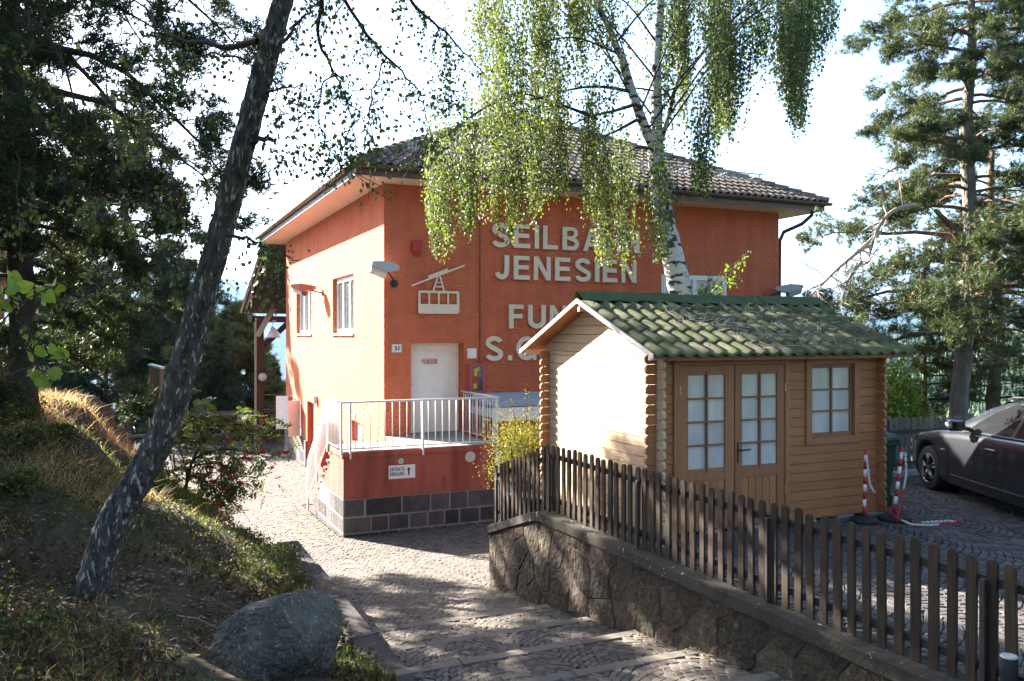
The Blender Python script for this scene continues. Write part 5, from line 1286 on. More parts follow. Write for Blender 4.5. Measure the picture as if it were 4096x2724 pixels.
run2 = poly_pts([tuple(cpd + (.03, -.02, -.06)), (8.50, 7.38, -1.65), (8.43, 7.36, -1.85), (8.36, 7.32, -1.98), (8.24, 7.26, -2.08), (8.15, 7.22, -2.14)], .031)
for run_ in (run1, run2):
    for i in range(len(run_) - 1):
        d = run_[i + 1] - run_[i]; q = Vector(d).to_track_quat('X', 'Z') @ Matrix.Rotation(math.pi / 2 * (i % 2) + .3, 4, 'X').to_quaternion()
        ob = piece('chain_link', lw if (i // 14) % 2 == 0 else lr, None, chn, (run_[i] + run_[i + 1]) / 2); ob.rotation_mode = 'QUATERNION'; ob.rotation_quaternion = q

bn = thing('wheeled_bin', 'dark green wheeled rubbish bin half hidden behind the shed corner', 'bin', (8.88, 8.08, -2.21))
m = M(); b0 = [(8.60, 7.98), (8.88, 7.98), (8.88, 8.36), (8.60, 8.36)]; b1 = [(8.57, 7.92), (8.95, 7.92), (8.95, 8.42), (8.57, 8.42)]
m.add([(x, y, -2.17) for x, y in b0] + [(x, y, -1.38) for x, y in b1], [(0, 1, 5, 4), (1, 2, 6, 5), (2, 3, 7, 6), (3, 0, 4, 7), (0, 3, 2, 1)]); part('body', m, MT['bin'], bn)
m = M(); m.box(8.55, 8.98, 7.88, 8.44, -1.40, -1.33, .01); part('rim', m, MT['bin'], bn)
m = M(); m.add([(8.54, 7.87, -1.325), (8.99, 7.87, -1.325), (8.99, 8.46, -1.325), (8.54, 8.46, -1.325), (8.58, 7.94, -1.255), (8.95, 7.94, -1.255), (8.95, 8.40, -1.235), (8.58, 8.40, -1.235)], [(0, 1, 5, 4), (1, 2, 6, 5), (2, 3, 7, 6), (3, 0, 4, 7), (4, 5, 6, 7)]); ld = part('lid', m, MT['bin'], bn)
m = M(); m.tube([(8.60, 7.89, -1.29), (8.60, 7.83, -1.29), (8.93, 7.83, -1.29), (8.93, 7.89, -1.29)], .014, 8); part('handle', m, MT['bin'], ld)
m = M(); m.tube([(8.98, 8.0, -1.30), (9.03, 8.0, -1.29), (9.03, 8.35, -1.29), (8.98, 8.35, -1.30)], .015, 8); part('grip_bar', m, MT['bin'], bn)
for yy in (8.02, 8.34):
    m = M(); m.tube([(8.86, yy - .03, -2.11), (8.86, yy + .03, -2.11)], .1, 16); part('wheel', m, MT['rubber'], bn)

# ------------------------------------------------------------------ rear picket fence
rf = thing('rear_picket_fence', 'grey picket fence behind the parked car at the edge of the court', 'fence', (11, 10.16, -2.3))
mm = M(); w, h, d = .085, .95, .02; mm.prism([[(-w / 2, 0), (w / 2, 0), (w / 2, h - .025), (w / 2 - .02, h), (-w / 2 + .02, h), (-w / 2, h - .025)]], -d / 2, d / 2, lambda a_, b_, e: (a_, e, b_)); pmf = mm.mesh('picket')
u = 8.3
while u < 16.5:
    piece('picket', pmf, MT['picketfar'], rf, (u, 10.15 + random.uniform(-.004, .004), float(zpark(u, 0)) - .02 + random.uniform(-.01, .01)), (random.uniform(-.01, .01), random.uniform(-.015, .015), random.uniform(-.03, .03))); u += .138
for zz in (.18, .70):
    for a_, b_ in ((8.2, 11), (11, 13.8), (13.8, 16.6)):
        m = M(); za, zb2 = float(zpark(a_, 0)) + zz, float(zpark(b_, 0)) + zz; m.add([(x, v_, z_ + e) for x, z_ in ((a_, za), (b_, zb2)) for v_, e in ((10.125, -.03), (10.138, -.03), (10.138, .03), (10.125, .03))], [(0, 1, 5, 4), (1, 2, 6, 5), (2, 3, 7, 6), (3, 0, 4, 7)]); part('rail', m, MT['rail'], rf)
for u in (9.3, 11.3, 13.3, 15.3):
    m = M(); m.box(u - .04, u + .04, 10.17, 10.25, -2.6, -1.35); part('post', m, MT['picketfar'], rf)
# ------------------------------------------------------------------ parked estate car (front points away from the camera)
ZGC = -2.262
car = thing('parked_car', 'dark grey estate car parked at the right edge in front of the rear fence', 'car', (7.02, 11.0, ZGC), uv=False)
CXc, YF = 7.02, 13.32
def cpt(s, hw, z, side=-1): return (CXc + side * hw, YF - s, ZGC + z)
AX = (0.83, 3.72)
def zlow(s):
    z = .20
    for a_ in AX:
        d = abs(s - a_)
        if d < .375: z = max(z, .325 + math.sqrt(.375 ** 2 - d * d) - .01)
    return z
ww = lambda s: float(interp(s, [(0, .60), (.06, .70), (.18, .80), (.45, .885), (.9, .915), (3.6, .92), (4.4, .885), (4.75, .83), (4.87, .74)]))
zb = lambda s: float(interp(s, [(0, .56), (.08, .66), (.3, .78), (.7, .85), (1.2, .905), (1.7, .945), (3, .985), (4.3, 1.01), (4.87, .97)]))
zt = lambda s: float(interp(s, [(0, .60), (.08, .69), (.3, .80), (.8, .90), (1.3, .965), (1.55, 1.0)]))
ST = sorted(set([0, .04, .1, .2, .3, 1.3, 1.45, 1.55, 1.7, 1.9, 2.1, 2.4, 2.7, 3.0, 3.2, 4.2, 4.4, 4.6, 4.75, 4.87] + [round(a_ + d, 3) for a_ in AX for d in np.linspace(-.376, .376, 21)]))
rows = []
for s in ST:
    w, b, l = ww(s), zb(s), zlow(s); mid = max(.58, l + .04); top = zt(s) if s < 1.55 else b + .012
    sh_ = max(b - .10, mid + .03)
    rows.append([(w * .80, l - .02), (w * .975, l), (w * 1.0, min(l + .07, mid)), (w * 1.005, mid), (w * .995, sh_), (w * .975, max(b - .035, sh_ + .005)), (w * .93, b), (w * .86, b + .012), (w * .55, max(top - .008, b)), (0, max(top, b + .005))])
n_ = len(ST); k_ = len(rows[0])
m = M()
for side in (-1, 1):
    V_ = [cpt(s, p[0], p[1], side) for s, r in zip(ST, rows) for p in r]
    ii = np.arange(n_ - 1)[:, None] * k_; jj = np.arange(k_ - 1)[None]
    F_ = np.stack([ii + jj, ii + jj + 1, ii + k_ + jj + 1, ii + k_ + jj], -1).reshape(-1, 4)
    m.add(V_, F_ if side > 0 else F_[:, ::-1])
    m.add([cpt(0, p[0], p[1], side) for p in rows[0]], [(0, 1, 2, 3), (0, 3, 4, 5), (0, 5, 6, 7), (0, 7, 8, 9)])
    m.add([cpt(4.87, p[0], p[1], side) for p in rows[-1]], [(0, 1, 2, 3), (0, 3, 4, 5), (0, 5, 6, 7), (0, 7, 8, 9)])
body = part('body', m, MT['carpaint'], car, smooth=True)
# underside and wheel wells
m = M(); m.box(CXc - .72, CXc + .72, YF - 4.7, YF - .15, ZGC + .19, ZGC + .62); part('underbody', m, MT['dark'], car)
# greenhouse
zr_ = lambda s: float(interp(s, [(1.32, .96), (1.5, 1.05), (1.8, 1.215), (2.1, 1.345), (2.4, 1.43), (2.8, 1.472), (3.4, 1.468), (4.1, 1.42), (4.4, 1.385), (4.62, 1.22), (4.8, 1.0)]))
def hw_side(s, z): return .835 - .25 * (z - zb(s)) / .5
GS = [1.32, 1.4, 1.5, 1.65, 1.8, 1.95, 2.1, 2.25, 2.4, 2.6, 2.8, 3.1, 3.4, 3.8, 4.1, 4.4, 4.5, 4.62, 4.72, 4.8]
m = M()
for side in (-1, 1):
    L_ = []
    for s in GS:
        b = zb(s) + .005; t_ = max(zr_(s), b + .004); e_ = b + (t_ - b) * .93
        L_.append([cpt(s, .84, b, side), cpt(s, hw_side(s, (b + e_) / 2) + .012, (b + e_) / 2, side), cpt(s, hw_side(s, e_), e_, side), cpt(s, hw_side(s, e_) - .06, t_ - .012 * (t_ - b) / .4, side), cpt(s, .25, t_ + .008, side), cpt(s, 0, t_ + .012, side)])
    L_ = np.array(L_); a_, b_ = L_.shape[:2]; ii = np.arange(a_ - 1)[:, None] * b_; jj = np.arange(b_ - 1)[None]
    F_ = np.stack([ii + jj, ii + jj + 1, ii + b_ + jj + 1, ii + b_ + jj], -1).reshape(-1, 4); m.add(L_.reshape(-1, 3), F_ if side > 0 else F_[:, ::-1])
part('cabin_shell', m, MT['carpaint'], car, smooth=True)
def side_glass(poly, side):
    def hp(s, z):
        b = zb(s) + .005; t_ = zr_(s); e_ = b + (t_ - b) * .93; q = min(max((z - b) / max(e_ - b, .01), 0), 1)
        h0, h1, h2 = .84, hw_side(s, (b + e_) / 2) + .012, hw_side(s, e_)
        return (h0 + (h1 - h0) * q * 2 if q < .5 else h1 + (h2 - h1) * (q - .5) * 2) + .004
    m = M(); n = len(poly); cs = sum(p[0] for p in poly) / n; cz = sum(p[1] for p in poly) / n
    pts = []
    for i in range(n):
        for t in np.linspace(0, 1, 7)[:-1]: pts.append((poly[i][0] + (poly[(i + 1) % n][0] - poly[i][0]) * t, poly[i][1] + (poly[(i + 1) % n][1] - poly[i][1]) * t))
    V_ = [cpt(s, hp(s, z), z, side) for s, z in pts] + [cpt(cs + (s - cs) * .5, hp(cs + (s - cs) * .5, cz + (z - cz) * .5), cz + (z - cz) * .5, side) for s, z in pts] + [cpt(cs, hp(cs, cz), cz, side)]
    k = len(pts); m.add(V_, [(i, (i + 1) % k, k + (i + 1) % k, k + i) for i in range(k)], [(k + i, k + (i + 1) % k, 2 * k) for i in range(k)])
    part('side_window', m, MT['carglass'], car, smooth=True)
for side in (-1, 1):
    side_glass([(1.80, .985), (2.76, 1.00), (2.84, 1.40), (2.55, 1.385), (2.25, 1.275), (1.95, 1.11)], side)
    side_glass([(2.85, 1.00), (3.72, 1.02), (3.62, 1.385), (2.92, 1.405)], side)
    side_glass([(3.80, 1.03), (4.38, 1.06), (4.25, 1.33), (3.70, 1.375)], side)
    m = M(); m.tube([cpt(1.72, .846, .962, side), cpt(2.4, .85, .984, side), cpt(3.0, .85, .998, side), cpt(4.35, .845, 1.028, side)], .010, 6); part('window_trim', m, MT['chrome'], car, smooth=True)
    m = M(); m.tube([cpt(2.35, .60, 1.435, side), cpt(2.45, .60, 1.475, side), cpt(3.2, .60, 1.51, side), cpt(4.0, .60, 1.475, side), cpt(4.1, .60, 1.425, side)], .014, 8); part('roof_rail', m, MT['black'], car, smooth=True)
    # mirror
    m = M(); m.box(CXc + side * 1.06 - .115, CXc + side * 1.06 + .115, YF - 1.97, YF - 1.80, ZGC + .985, ZGC + 1.135, .045); mr_ = part('mirror', m, MT['carpaint'], car, smooth=True)
    m = M(); m.box(CXc + side * 1.06 - .09, CXc + side * 1.06 + .09, YF - 1.982, YF - 1.972, ZGC + 1.0, ZGC + 1.12, .004); part('mirror_glass', m, MT['carglass'], mr_)
    m = M(); m.tube([cpt(1.86, .84, 1.0, side), cpt(1.86, .97, 1.03, side)], .03, 8); part('mirror_arm', m, MT['black'], mr_)
    # handles, seams
    for s in (2.52, 3.52):
        m = M(); m.box(CXc + side * .945 - .018, CXc + side * .945 + .018, YF - s - .11, YF - s + .11, ZGC + .795, ZGC + .825, .008); part('door_handle', m, MT['chrome'], car)
    for s, zl in ((1.42, .25), (2.72, .24), (3.46, .75)):
        m = M(); P_ = []
        for z in np.linspace(zl, zb(s) - .02, 8): P_.append(cpt(s, ww(s) * (1.004 if z < .75 else .985) - (.02 if z > zb(s) - .06 else 0), z, side))
        m.tube(P_, .004, 4); part('door_seam', m, MT['dark'], car)
    m = M(); m.tube([cpt(1.25, .925, .66, side), cpt(1.33, .925, .665, side)], .011, 6); part('side_indicator', m, MT['lens'], car)
    # headlight
    m = M(); V_ = [cpt(.03, .56, .58, side), cpt(.10, .735, .60, side), cpt(.36, .868, .70, side), cpt(.46, .872, .765, side), cpt(.30, .80, .775, side), cpt(.09, .64, .675, side)]
    V_ = [(x + side * .012, y + .008, z) for x, y, z in V_]; m.add(V_, [(0, 1, 2, 3), (0, 3, 4, 5)]); part('headlight', m, MT['lens'], car)
    # lower door crease
    m = M(); m.tube([cpt(1.5, .922, .335, side), cpt(2.4, .93, .335, side), cpt(3.2, .925, .34, side)], .012, 6); part('sill_trim', m, MT['black'], car)
m = M(); m.add([cpt(1.44, .70, 1.012, -1), cpt(1.44, .70, 1.012, 1), cpt(2.28, .56, 1.40, 1), cpt(2.28, .56, 1.40, -1)], [(0, 1, 2, 3)]); V0 = m.v[0]; V0[:, 2] += .012; part('windscreen', m, MT['carglass'], car)
m = M(); m.box(CXc - .3, CXc + .3, YF - .02, YF + .012, ZGC + .42, ZGC + .58, .01); part('grille', m, MT['black'], car)
# wheels
def wheel(x, s, side):
    c = np.array((x, YF - s, ZGC + .328)); R = .328
    m = M(); w = .11
    pr = [(R - .11, -w), (R - .03, -w), (R - .008, -w * .8), (R, -w * .4), (R, w * .4), (R - .008, w * .8), (R - .03, w), (R - .11, w)]
    m.lathe([(a_, b_) for a_, b_ in pr], 40, c, axis='x'); ty = part('tyre', m, MT['rubber'], car, smooth=True)
    m = M(); o = side * w
    m.lathe([(R - .115, o * .95), (R - .10, o * 1.02), (R - .118, o * 1.0), (R - .125, o * .7), (R - .13, o * .2)], 40, c, axis='x'); rim = part('rim', m, MT['chrome'], ty, smooth=True)
    m = M(); m.lathe([(R - .13, o * .15), (0, o * .15)], 30, c, axis='x'); part('brake_disc', m, MT['dark'], ty)
    for k in range(5):
        for dd in (-.16, .16):
            a0 = k * 2 * math.pi / 5 + .3; a1 = a0 + dd
            m = M(); p = c + np.array((o * .92, math.cos(a0 + dd * .25) * .045, math.sin(a0 + dd * .25) * .045)); q = c + np.array((o * .90, math.cos(a1) * (R - .115), math.sin(a1) * (R - .115)))
            m.tube([p, (p + q) / 2 + np.array((o * .03, 0, 0)), q], [.018, .013, .015], 6); part('spoke', m, MT['chrome'], ty, smooth=True)
    m = M(); m.lathe([(.05, o * .85), (.048, o * .98), (.03, o * 1.02), (0, o * 1.02)], 16, c, axis='x'); part('hub_cap', m, MT['chrome'], ty)
for a_ in AX:
    wheel(CXc - .80, a_, -1); wheel(CXc + .80, a_, 1)
    for side in (-1, 1):   # dark wheel well behind the tyre
        m = M(); m.lathe([(.40, 0), (0, 0)], 24, (CXc + side * .60, YF - a_, ZGC + .33), axis='x'); part('wheel_well', m, MT['dark'], car)
# ------------------------------------------------------------------ vegetation generators
def unit(a): return a / (np.linalg.norm(a, axis=-1, keepdims=True) + 1e-9)
def leaf_geo(P, L, rng, hang=0.5, ratio=.38):
    n = len(P); L = (np.full(n, L) if np.isscalar(L) else L)[:, None] * rng.uniform(.55, 1.35, (n, 1))
    ax = unit(rng.normal(0, 1, (n, 3)) * (1 - hang * .55) + np.array([0, 0, -hang * 1.6])); sd = unit(np.cross(ax, rng.normal(0, 1, (n, 3))))
    fold = np.cross(ax, sd) * .10
    V = np.stack([P, P + ax * L * .42 + sd * L * ratio + fold * L, P + ax * L, P + ax * L * .42 - sd * L * ratio + fold * L], 1)
    return V.reshape(-1, 3), np.arange(n * 4).reshape(-1, 4)
def tuft_geo(P, D, rng, K=12, L=.11, w=.006, spread=.9):
    n = len(P); d = unit(D[:, None, :] + rng.normal(0, spread, (n, K, 3))); Ln = L * rng.uniform(.7, 1.25, (n, K, 1))
    sd = unit(np.cross(d, rng.normal(0, 1, (n, K, 3)))) * w * rng.uniform(.7, 1.4, (n, K, 1))
    p = P[:, None, :] + rng.normal(0, L * .12, (n, K, 3))
    V = np.stack([p - sd, p + sd, p + d * Ln], 2); return V.reshape(-1, 3), np.arange(n * K * 3).reshape(-1, 3)
def blade_geo(P, h, w, rng, lean=.35, dirv=None):
    n = len(P); h = (np.full(n, h) if np.isscalar(h) else h)[:, None] * rng.uniform(.55, 1.25, (n, 1)); a = rng.uniform(0, 2 * math.pi, n)
    sd = np.stack([np.cos(a), np.sin(a), 0 * a], -1) * w; ln = rng.normal(0, lean, (n, 3)); ln[:, 2] = 0
    if dirv is not None: ln = ln + np.array(dirv)
    mid = P + np.array([0, 0, 1.0]) * h * .55 + ln * h * .35; tip = P + np.array([0, 0, 1.0]) * h * .9 + ln * h
    V = np.stack([P - sd, P + sd, mid + sd * .7, mid - sd * .7, tip], 1)
    b = np.arange(n)[:, None] * 5
    return V.reshape(-1, 3), b + np.array([[0, 1, 2, 3]]), b + np.array([[3, 2, 4]])
def smooth_path(C, n=24):
    C = np.array(C, float); t = np.linspace(0, len(C) - 1, n); Q = np.stack([np.interp(t, range(len(C)), C[:, i]) for i in range(3)], -1)
    for _ in range(3): Q[1:-1] = (Q[:-2] + 2 * Q[1:-1] + Q[2:]) / 4
    return Q
def knobby(m, path, rad, n, rng, amp=.06):
    m.tube(path, rad * (1 + rng.normal(0, amp * .5, len(path))), n)
    V = m.v[-1]; V[:-2] += rng.normal(0, 1, V[:-2].shape) * np.repeat(rad, n)[:, None] * amp
    return m

def pine(trunk, rad, z0, z1, Rf, nl, seed, tufts=9, K=12, TL=.11, TW=.006, rise=.25, droop=.35, minaz=None, dens=1.0, clumpn=5, limb_mats=None):
    """trunk: path (world), Rf(az, z) crown radius; returns wood limbs and needles"""
    rng = np.random.default_rng(seed); wood = M(); P_, D_ = [], []
    Tz = trunk[:, 2]; o = np.argsort(Tz)
    for k in range(nl):
        z = z0 + (z1 - z0) * ((k + rng.uniform(0, 1)) / nl); az = k * 2.39996 + rng.normal(0, .35)
        base = np.array([np.interp(z, Tz[o], trunk[o, i]) for i in range(3)]); L = Rf(az, z) * rng.uniform(.72, 1.12)
        if L < .15: continue
        d = np.array([math.sin(az), math.cos(az), 0]); sd = np.array([d[1], -d[0], 0]); t = np.linspace(0, 1, 7)
        bend = rng.normal(0, .18) * L; rs_ = rise * rng.uniform(.4, 1.5); dr = droop * rng.uniform(.4, 1.5)
        path = base + d * (L * t)[:, None] + sd * (bend * t * t)[:, None] + np.array([0, 0, 1]) * (L * (rs_ * t - dr * t * t))[:, None]
        path += rng.normal(0, .025 * L, path.shape) * t[:, None]
        wood.tube(path, np.linspace(.016 + .014 * L, .006, 7), 5, cap=False)
        nt = int(5 + L * 3.0)
        for j in range(nt):
            tt = rng.uniform(.28, 1.0) if j > 1 else 1.0; p = np.array([np.interp(tt, t, path[:, i]) for i in range(3)])
            tl = L * rng.uniform(.16, .34) * (1.15 - .55 * tt); a2 = rng.choice([-1, 1]) * rng.uniform(.4, 1.25)
            td = unit(d * math.cos(a2) + sd * math.sin(a2) + np.array([0, 0, rng.uniform(-.25, .45)])); q = p + td * tl
            wood.tube([p, (p + q) / 2 + rng.normal(0, .02, 3), q], [.009, .007, .004], 3, cap=False)
            nb = max(2, int(clumpn * dens * rng.uniform(.6, 1.4)))
            for c in range(nb):
                cc = p + (q - p) * rng.uniform(.45, 1.05) + rng.normal(0, .06 + .10 * tl, 3)
                m_ = max(2, int(tufts * rng.uniform(.5, 1.4)))
                P_.append(cc + rng.normal(0, TL * .62, (m_, 3)) * np.array([1, 1, .7])); D_.append(unit(td + np.array([0, 0, .6]) + rng.normal(0, .5, (m_, 3))))
    P_ = np.vstack(P_); D_ = np.vstack(D_)
    nd = M(); nd.add(*tuft_geo(P_, D_, rng, K, TL, TW)); return wood, nd, len(P_)

def plant(name, label, cat, base, parts_, group=None):
    t = thing(name, label, cat, tuple(base), uv=False, group=group)
    for nm, m, mt, sm in parts_:
        o = part(nm, m, mt, t, smooth=sm)
    return t

# ------------------------------------------------------------------ big pine on the right and its thin neighbour
rng = np.random.default_rng(5)
YP = 17.0
tr_ = smooth_path([PX(*p, YP) for p in ((955, 500), (957, 430), (960, 390), (965, 340), (969, 290), (971, 240), (969, 190), (966, 150), (966, 110), (972, 70), (972, 20), (970, -40), (968, -110))], 40)
rad = np.interp(np.linspace(0, 1, 40), [0, .3, .6, 1], [.185, .15, .12, .045])
tm_ = M(); knobby(tm_, tr_, rad, 14, rng, .05)
def Rr(az, z):
    left = .5 - .5 * math.sin(az); base = float(interp(z, [(-.4, 2.6), (.6, 3.2), (1.6, 3.0), (2.4, 2.2), (3.2, 1.7), (4.5, 1.75), (6.0, 1.9), (7.2, 1.3), (9, .8), (10, .3)]))
    return base * (.8 + .25 * left)
wd, nd, cnt = pine(tr_, rad, -.2, 9.2, Rr, 100, 12, 8, 12, .10, .0055, .22, .42, clumpn=6)
bp = plant('pine_tree', 'tall pine with a grey lit trunk and open crown at the right edge', 'tree', tr_[0], [('trunk', tm_, MT['greybark'], True), ('crown', nd, MT['needle'], False), ('limbs', wd, MT['pinebark'], True)], 'pines right of the shed')
# thick orange limbs and bleached dead branch
lm = M()
for pts_, r0, r1 in ((((968, 252), (955, 242), (941, 232), (928, 262), (918, 290), (903, 310)), .08, .025), (((968, 263), (990, 246), (1012, 238)), .09, .04), (((965, 245), (950, 225), (935, 210)), .09, .04)):
    P_ = smooth_path([PX(a_, b_, YP - .25 * i) for i, (a_, b_) in enumerate(pts_)], 12); lm.tube(P_, np.linspace(r0, r1, 12), 8)
part('limb', lm, MT['pinebark'], bp, smooth=True)
dw = M(); rg = np.random.default_rng(8)
def dead(m, pts_, r, Y0, nside=10):
    P_ = smooth_path([PX(a_, b_, Y0) for a_, b_ in pts_], 14); m.tube(P_, np.linspace(r, r * .3, 14), 6)
    for k in range(nside):
        i = rg.integers(3, 14); d = unit(rg.normal(0, 1, 3) + np.array([-.7, 0, -.7])); L = rg.uniform(.2, .6); q = P_[i] + d * L; m.tube([P_[i], (P_[i] + q) / 2 + rg.normal(0, .04, 3), q], [r * .35, r * .25, r * .1], 4, cap=False)
        for j in range(2): e = q + unit(d + rg.normal(0, .7, 3)) * L * .5; m.tube([(P_[i] + q) / 2, e], [r * .2, r * .08], 3, cap=False)
dead(dw, ((915, 205), (895, 208), (880, 222), (872, 245), (868, 262)), .05, 15.8, 12); dead(dw, ((880, 232), (858, 252), (838, 268), (822, 285), (806, 300)), .04, 15.8, 20); dead(dw, ((908, 168), (898, 166), (888, 172), (882, 178)), .03, 15.9, 8); dead(dw, ((862, 262), (850, 275), (844, 292), (842, 305)), .03, 15.7, 14)
part('dead_branch', dw, MT['deadwood'], bp)
YQ = 18.6
t2 = smooth_path([PX(*p, YQ) for p in ((992, 490), (991, 420), (995, 370), (999, 320), (996, 270), (993, 230), (990, 200), (992, 150))], 24)
r2 = np.linspace(.15, .06, 24); tm2 = M(); knobby(tm2, t2, r2, 10, rng, .06)
wd2, nd2, c2 = pine(t2, r2, -1.6, 3.6, lambda az, z: float(interp(z, [(-1.6, 1.1), (0, 1.5), (2, 1.5), (4, .9)])), 30, 14, 7, 11, .105, .0055, .2, .3, clumpn=4)
plant('pine_tree', 'thin reddish pine stem standing right of the big pine above the car', 'tree', t2[0], [('trunk', tm2, MT['pinebark'], True), ('crown', nd2, MT['needle'], False), ('limbs', wd2, MT['pinebark'], True)], 'pines right of the shed')
t3 = smooth_path([PX(*p, 21.5) for p in ((1040, 480), (1042, 380), (1046, 250), (1050, 120), (1050, 40))], 16); r3 = np.linspace(.2, .07, 16); tm3 = M(); knobby(tm3, t3, r3, 10, rng, .05)
wd3, nd3, c3 = pine(t3, r3, -1.0, 7.0, lambda az, z: float(interp(z, [(-1, 1.8), (2, 2.4), (6, 1.8), (8, .6)])), 40, 15, 7, 10, .12, .007, .2, .35, clumpn=4)
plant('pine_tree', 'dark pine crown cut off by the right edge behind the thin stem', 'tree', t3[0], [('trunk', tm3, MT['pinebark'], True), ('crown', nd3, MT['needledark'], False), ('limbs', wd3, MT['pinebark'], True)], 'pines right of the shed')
# young yellowish pine between fence and slope
t4 = smooth_path([PX(*p, 19.5) for p in ((925, 480), (924, 430), (926, 390), (925, 350))], 8); tm4 = M(); tm4.tube(t4, np.linspace(.07, .03, 8), 8)
wd4, nd4, c4 = pine(t4, None, -3.0, -.2, lambda az, z: float(interp(z, [(-3, 1.5), (-1.5, 1.3), (0, .5)])), 26, 16, 6, 10, .11, .006, .2, .25, clumpn=3)
plant('young_pine', 'young yellow green pine behind the rear fence left of the big trunk', 'tree', t4[0], [('trunk', tm4, MT['pinebark'], True), ('crown', nd4, MT['bushleaf'], False), ('limbs', wd4, MT['twig'], True)], 'pines right of the shed')

# ------------------------------------------------------------------ dark pines on the left
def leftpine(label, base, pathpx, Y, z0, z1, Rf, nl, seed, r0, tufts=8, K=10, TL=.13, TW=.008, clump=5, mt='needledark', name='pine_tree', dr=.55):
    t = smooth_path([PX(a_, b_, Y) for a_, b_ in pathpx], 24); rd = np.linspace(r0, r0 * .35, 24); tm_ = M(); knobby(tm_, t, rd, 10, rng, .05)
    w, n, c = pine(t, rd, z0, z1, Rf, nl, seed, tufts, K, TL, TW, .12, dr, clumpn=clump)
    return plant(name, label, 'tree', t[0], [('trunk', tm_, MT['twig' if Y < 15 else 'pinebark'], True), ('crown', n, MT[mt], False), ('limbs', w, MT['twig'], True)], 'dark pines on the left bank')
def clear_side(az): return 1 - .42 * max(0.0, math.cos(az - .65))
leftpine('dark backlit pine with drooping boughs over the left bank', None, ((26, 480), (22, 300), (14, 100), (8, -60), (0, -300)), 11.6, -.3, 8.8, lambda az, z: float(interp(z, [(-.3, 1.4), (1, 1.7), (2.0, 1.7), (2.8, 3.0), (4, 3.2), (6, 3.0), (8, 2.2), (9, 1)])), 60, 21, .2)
leftpine('slender pine high on the bank added to cast dappled shade', None, ((0, 400), (0, 250), (2, 130), (3, 30)), 18.4, 1.3, 6.6, lambda az, z: float(interp(z, [(1.3, 1.1), (5, 1.3), (6.6, .7)])), 30, 29, .11)  # tree added for its dappled shadow on the shed gable and plaza
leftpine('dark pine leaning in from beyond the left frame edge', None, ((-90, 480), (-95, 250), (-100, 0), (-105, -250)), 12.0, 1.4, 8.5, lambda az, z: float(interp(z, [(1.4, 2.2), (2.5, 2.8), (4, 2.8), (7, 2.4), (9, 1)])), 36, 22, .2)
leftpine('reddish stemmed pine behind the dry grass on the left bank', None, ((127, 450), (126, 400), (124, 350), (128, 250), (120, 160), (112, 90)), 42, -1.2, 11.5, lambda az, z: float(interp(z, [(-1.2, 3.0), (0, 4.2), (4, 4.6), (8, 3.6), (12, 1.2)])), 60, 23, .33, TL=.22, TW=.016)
lb = M()
for pts_ in (((126, 352), (138, 352), (152, 356), (166, 360), (178, 372)), ((126, 355), (118, 346), (108, 350))):
    P_ = smooth_path([PX(a_, b_, 41.4) for a_, b_ in pts_], 10); lb.tube(P_, np.linspace(.22, .10, 10), 7)
rp_ = [o for o in COL.objects if o.get('label', '').startswith('reddish stemmed')][0]
part('limb', lb, MT['pinebark'], rp_, smooth=True)
# lit pines in front of the valley, left of the station
def farpine(label, px, ytop, ybot, Y, half, seed, mt='needle'):
    top = PX(px, ytop, Y); bot = PX(px, ybot, Y); t = smooth_path([bot - (0, 0, 2), bot, (bot + top) / 2 + (.1, 0, 0), top], 16); tm_ = M(); tm_.tube(t, np.linspace(.2, .03, 16), 8)
    H = top[2] - bot[2]; R = half / FPX * Y
    w, n, c = pine(t, None, bot[2], top[2] - .1, lambda az, z: R * float(interp((z - bot[2]) / H, [(0, .9), (.35, 1.0), (.7, .62), (.92, .28), (1, .08)])), 62, seed, 7, 8, .20, .016, .12, .22, clumpn=5)
    return plant('conifer', label, 'tree', t[0], [('trunk', tm_, MT['pinebark'], True), ('crown', n, MT[mt], False), ('limbs', w, MT['twig'], True)], 'conifers left of the station')
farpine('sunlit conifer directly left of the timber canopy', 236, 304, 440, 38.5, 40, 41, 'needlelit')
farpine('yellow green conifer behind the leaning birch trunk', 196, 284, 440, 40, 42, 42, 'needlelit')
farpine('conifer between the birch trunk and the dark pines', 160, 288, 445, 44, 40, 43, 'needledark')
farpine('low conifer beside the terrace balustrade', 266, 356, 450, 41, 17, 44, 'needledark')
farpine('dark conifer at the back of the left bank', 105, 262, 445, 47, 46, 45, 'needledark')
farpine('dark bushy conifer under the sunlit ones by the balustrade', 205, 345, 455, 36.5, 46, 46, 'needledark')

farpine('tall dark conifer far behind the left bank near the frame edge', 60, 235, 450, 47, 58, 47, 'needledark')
farpine('broad dark conifer at the very left edge behind the bank', 12, 215, 450, 49, 56, 48, 'needledark')

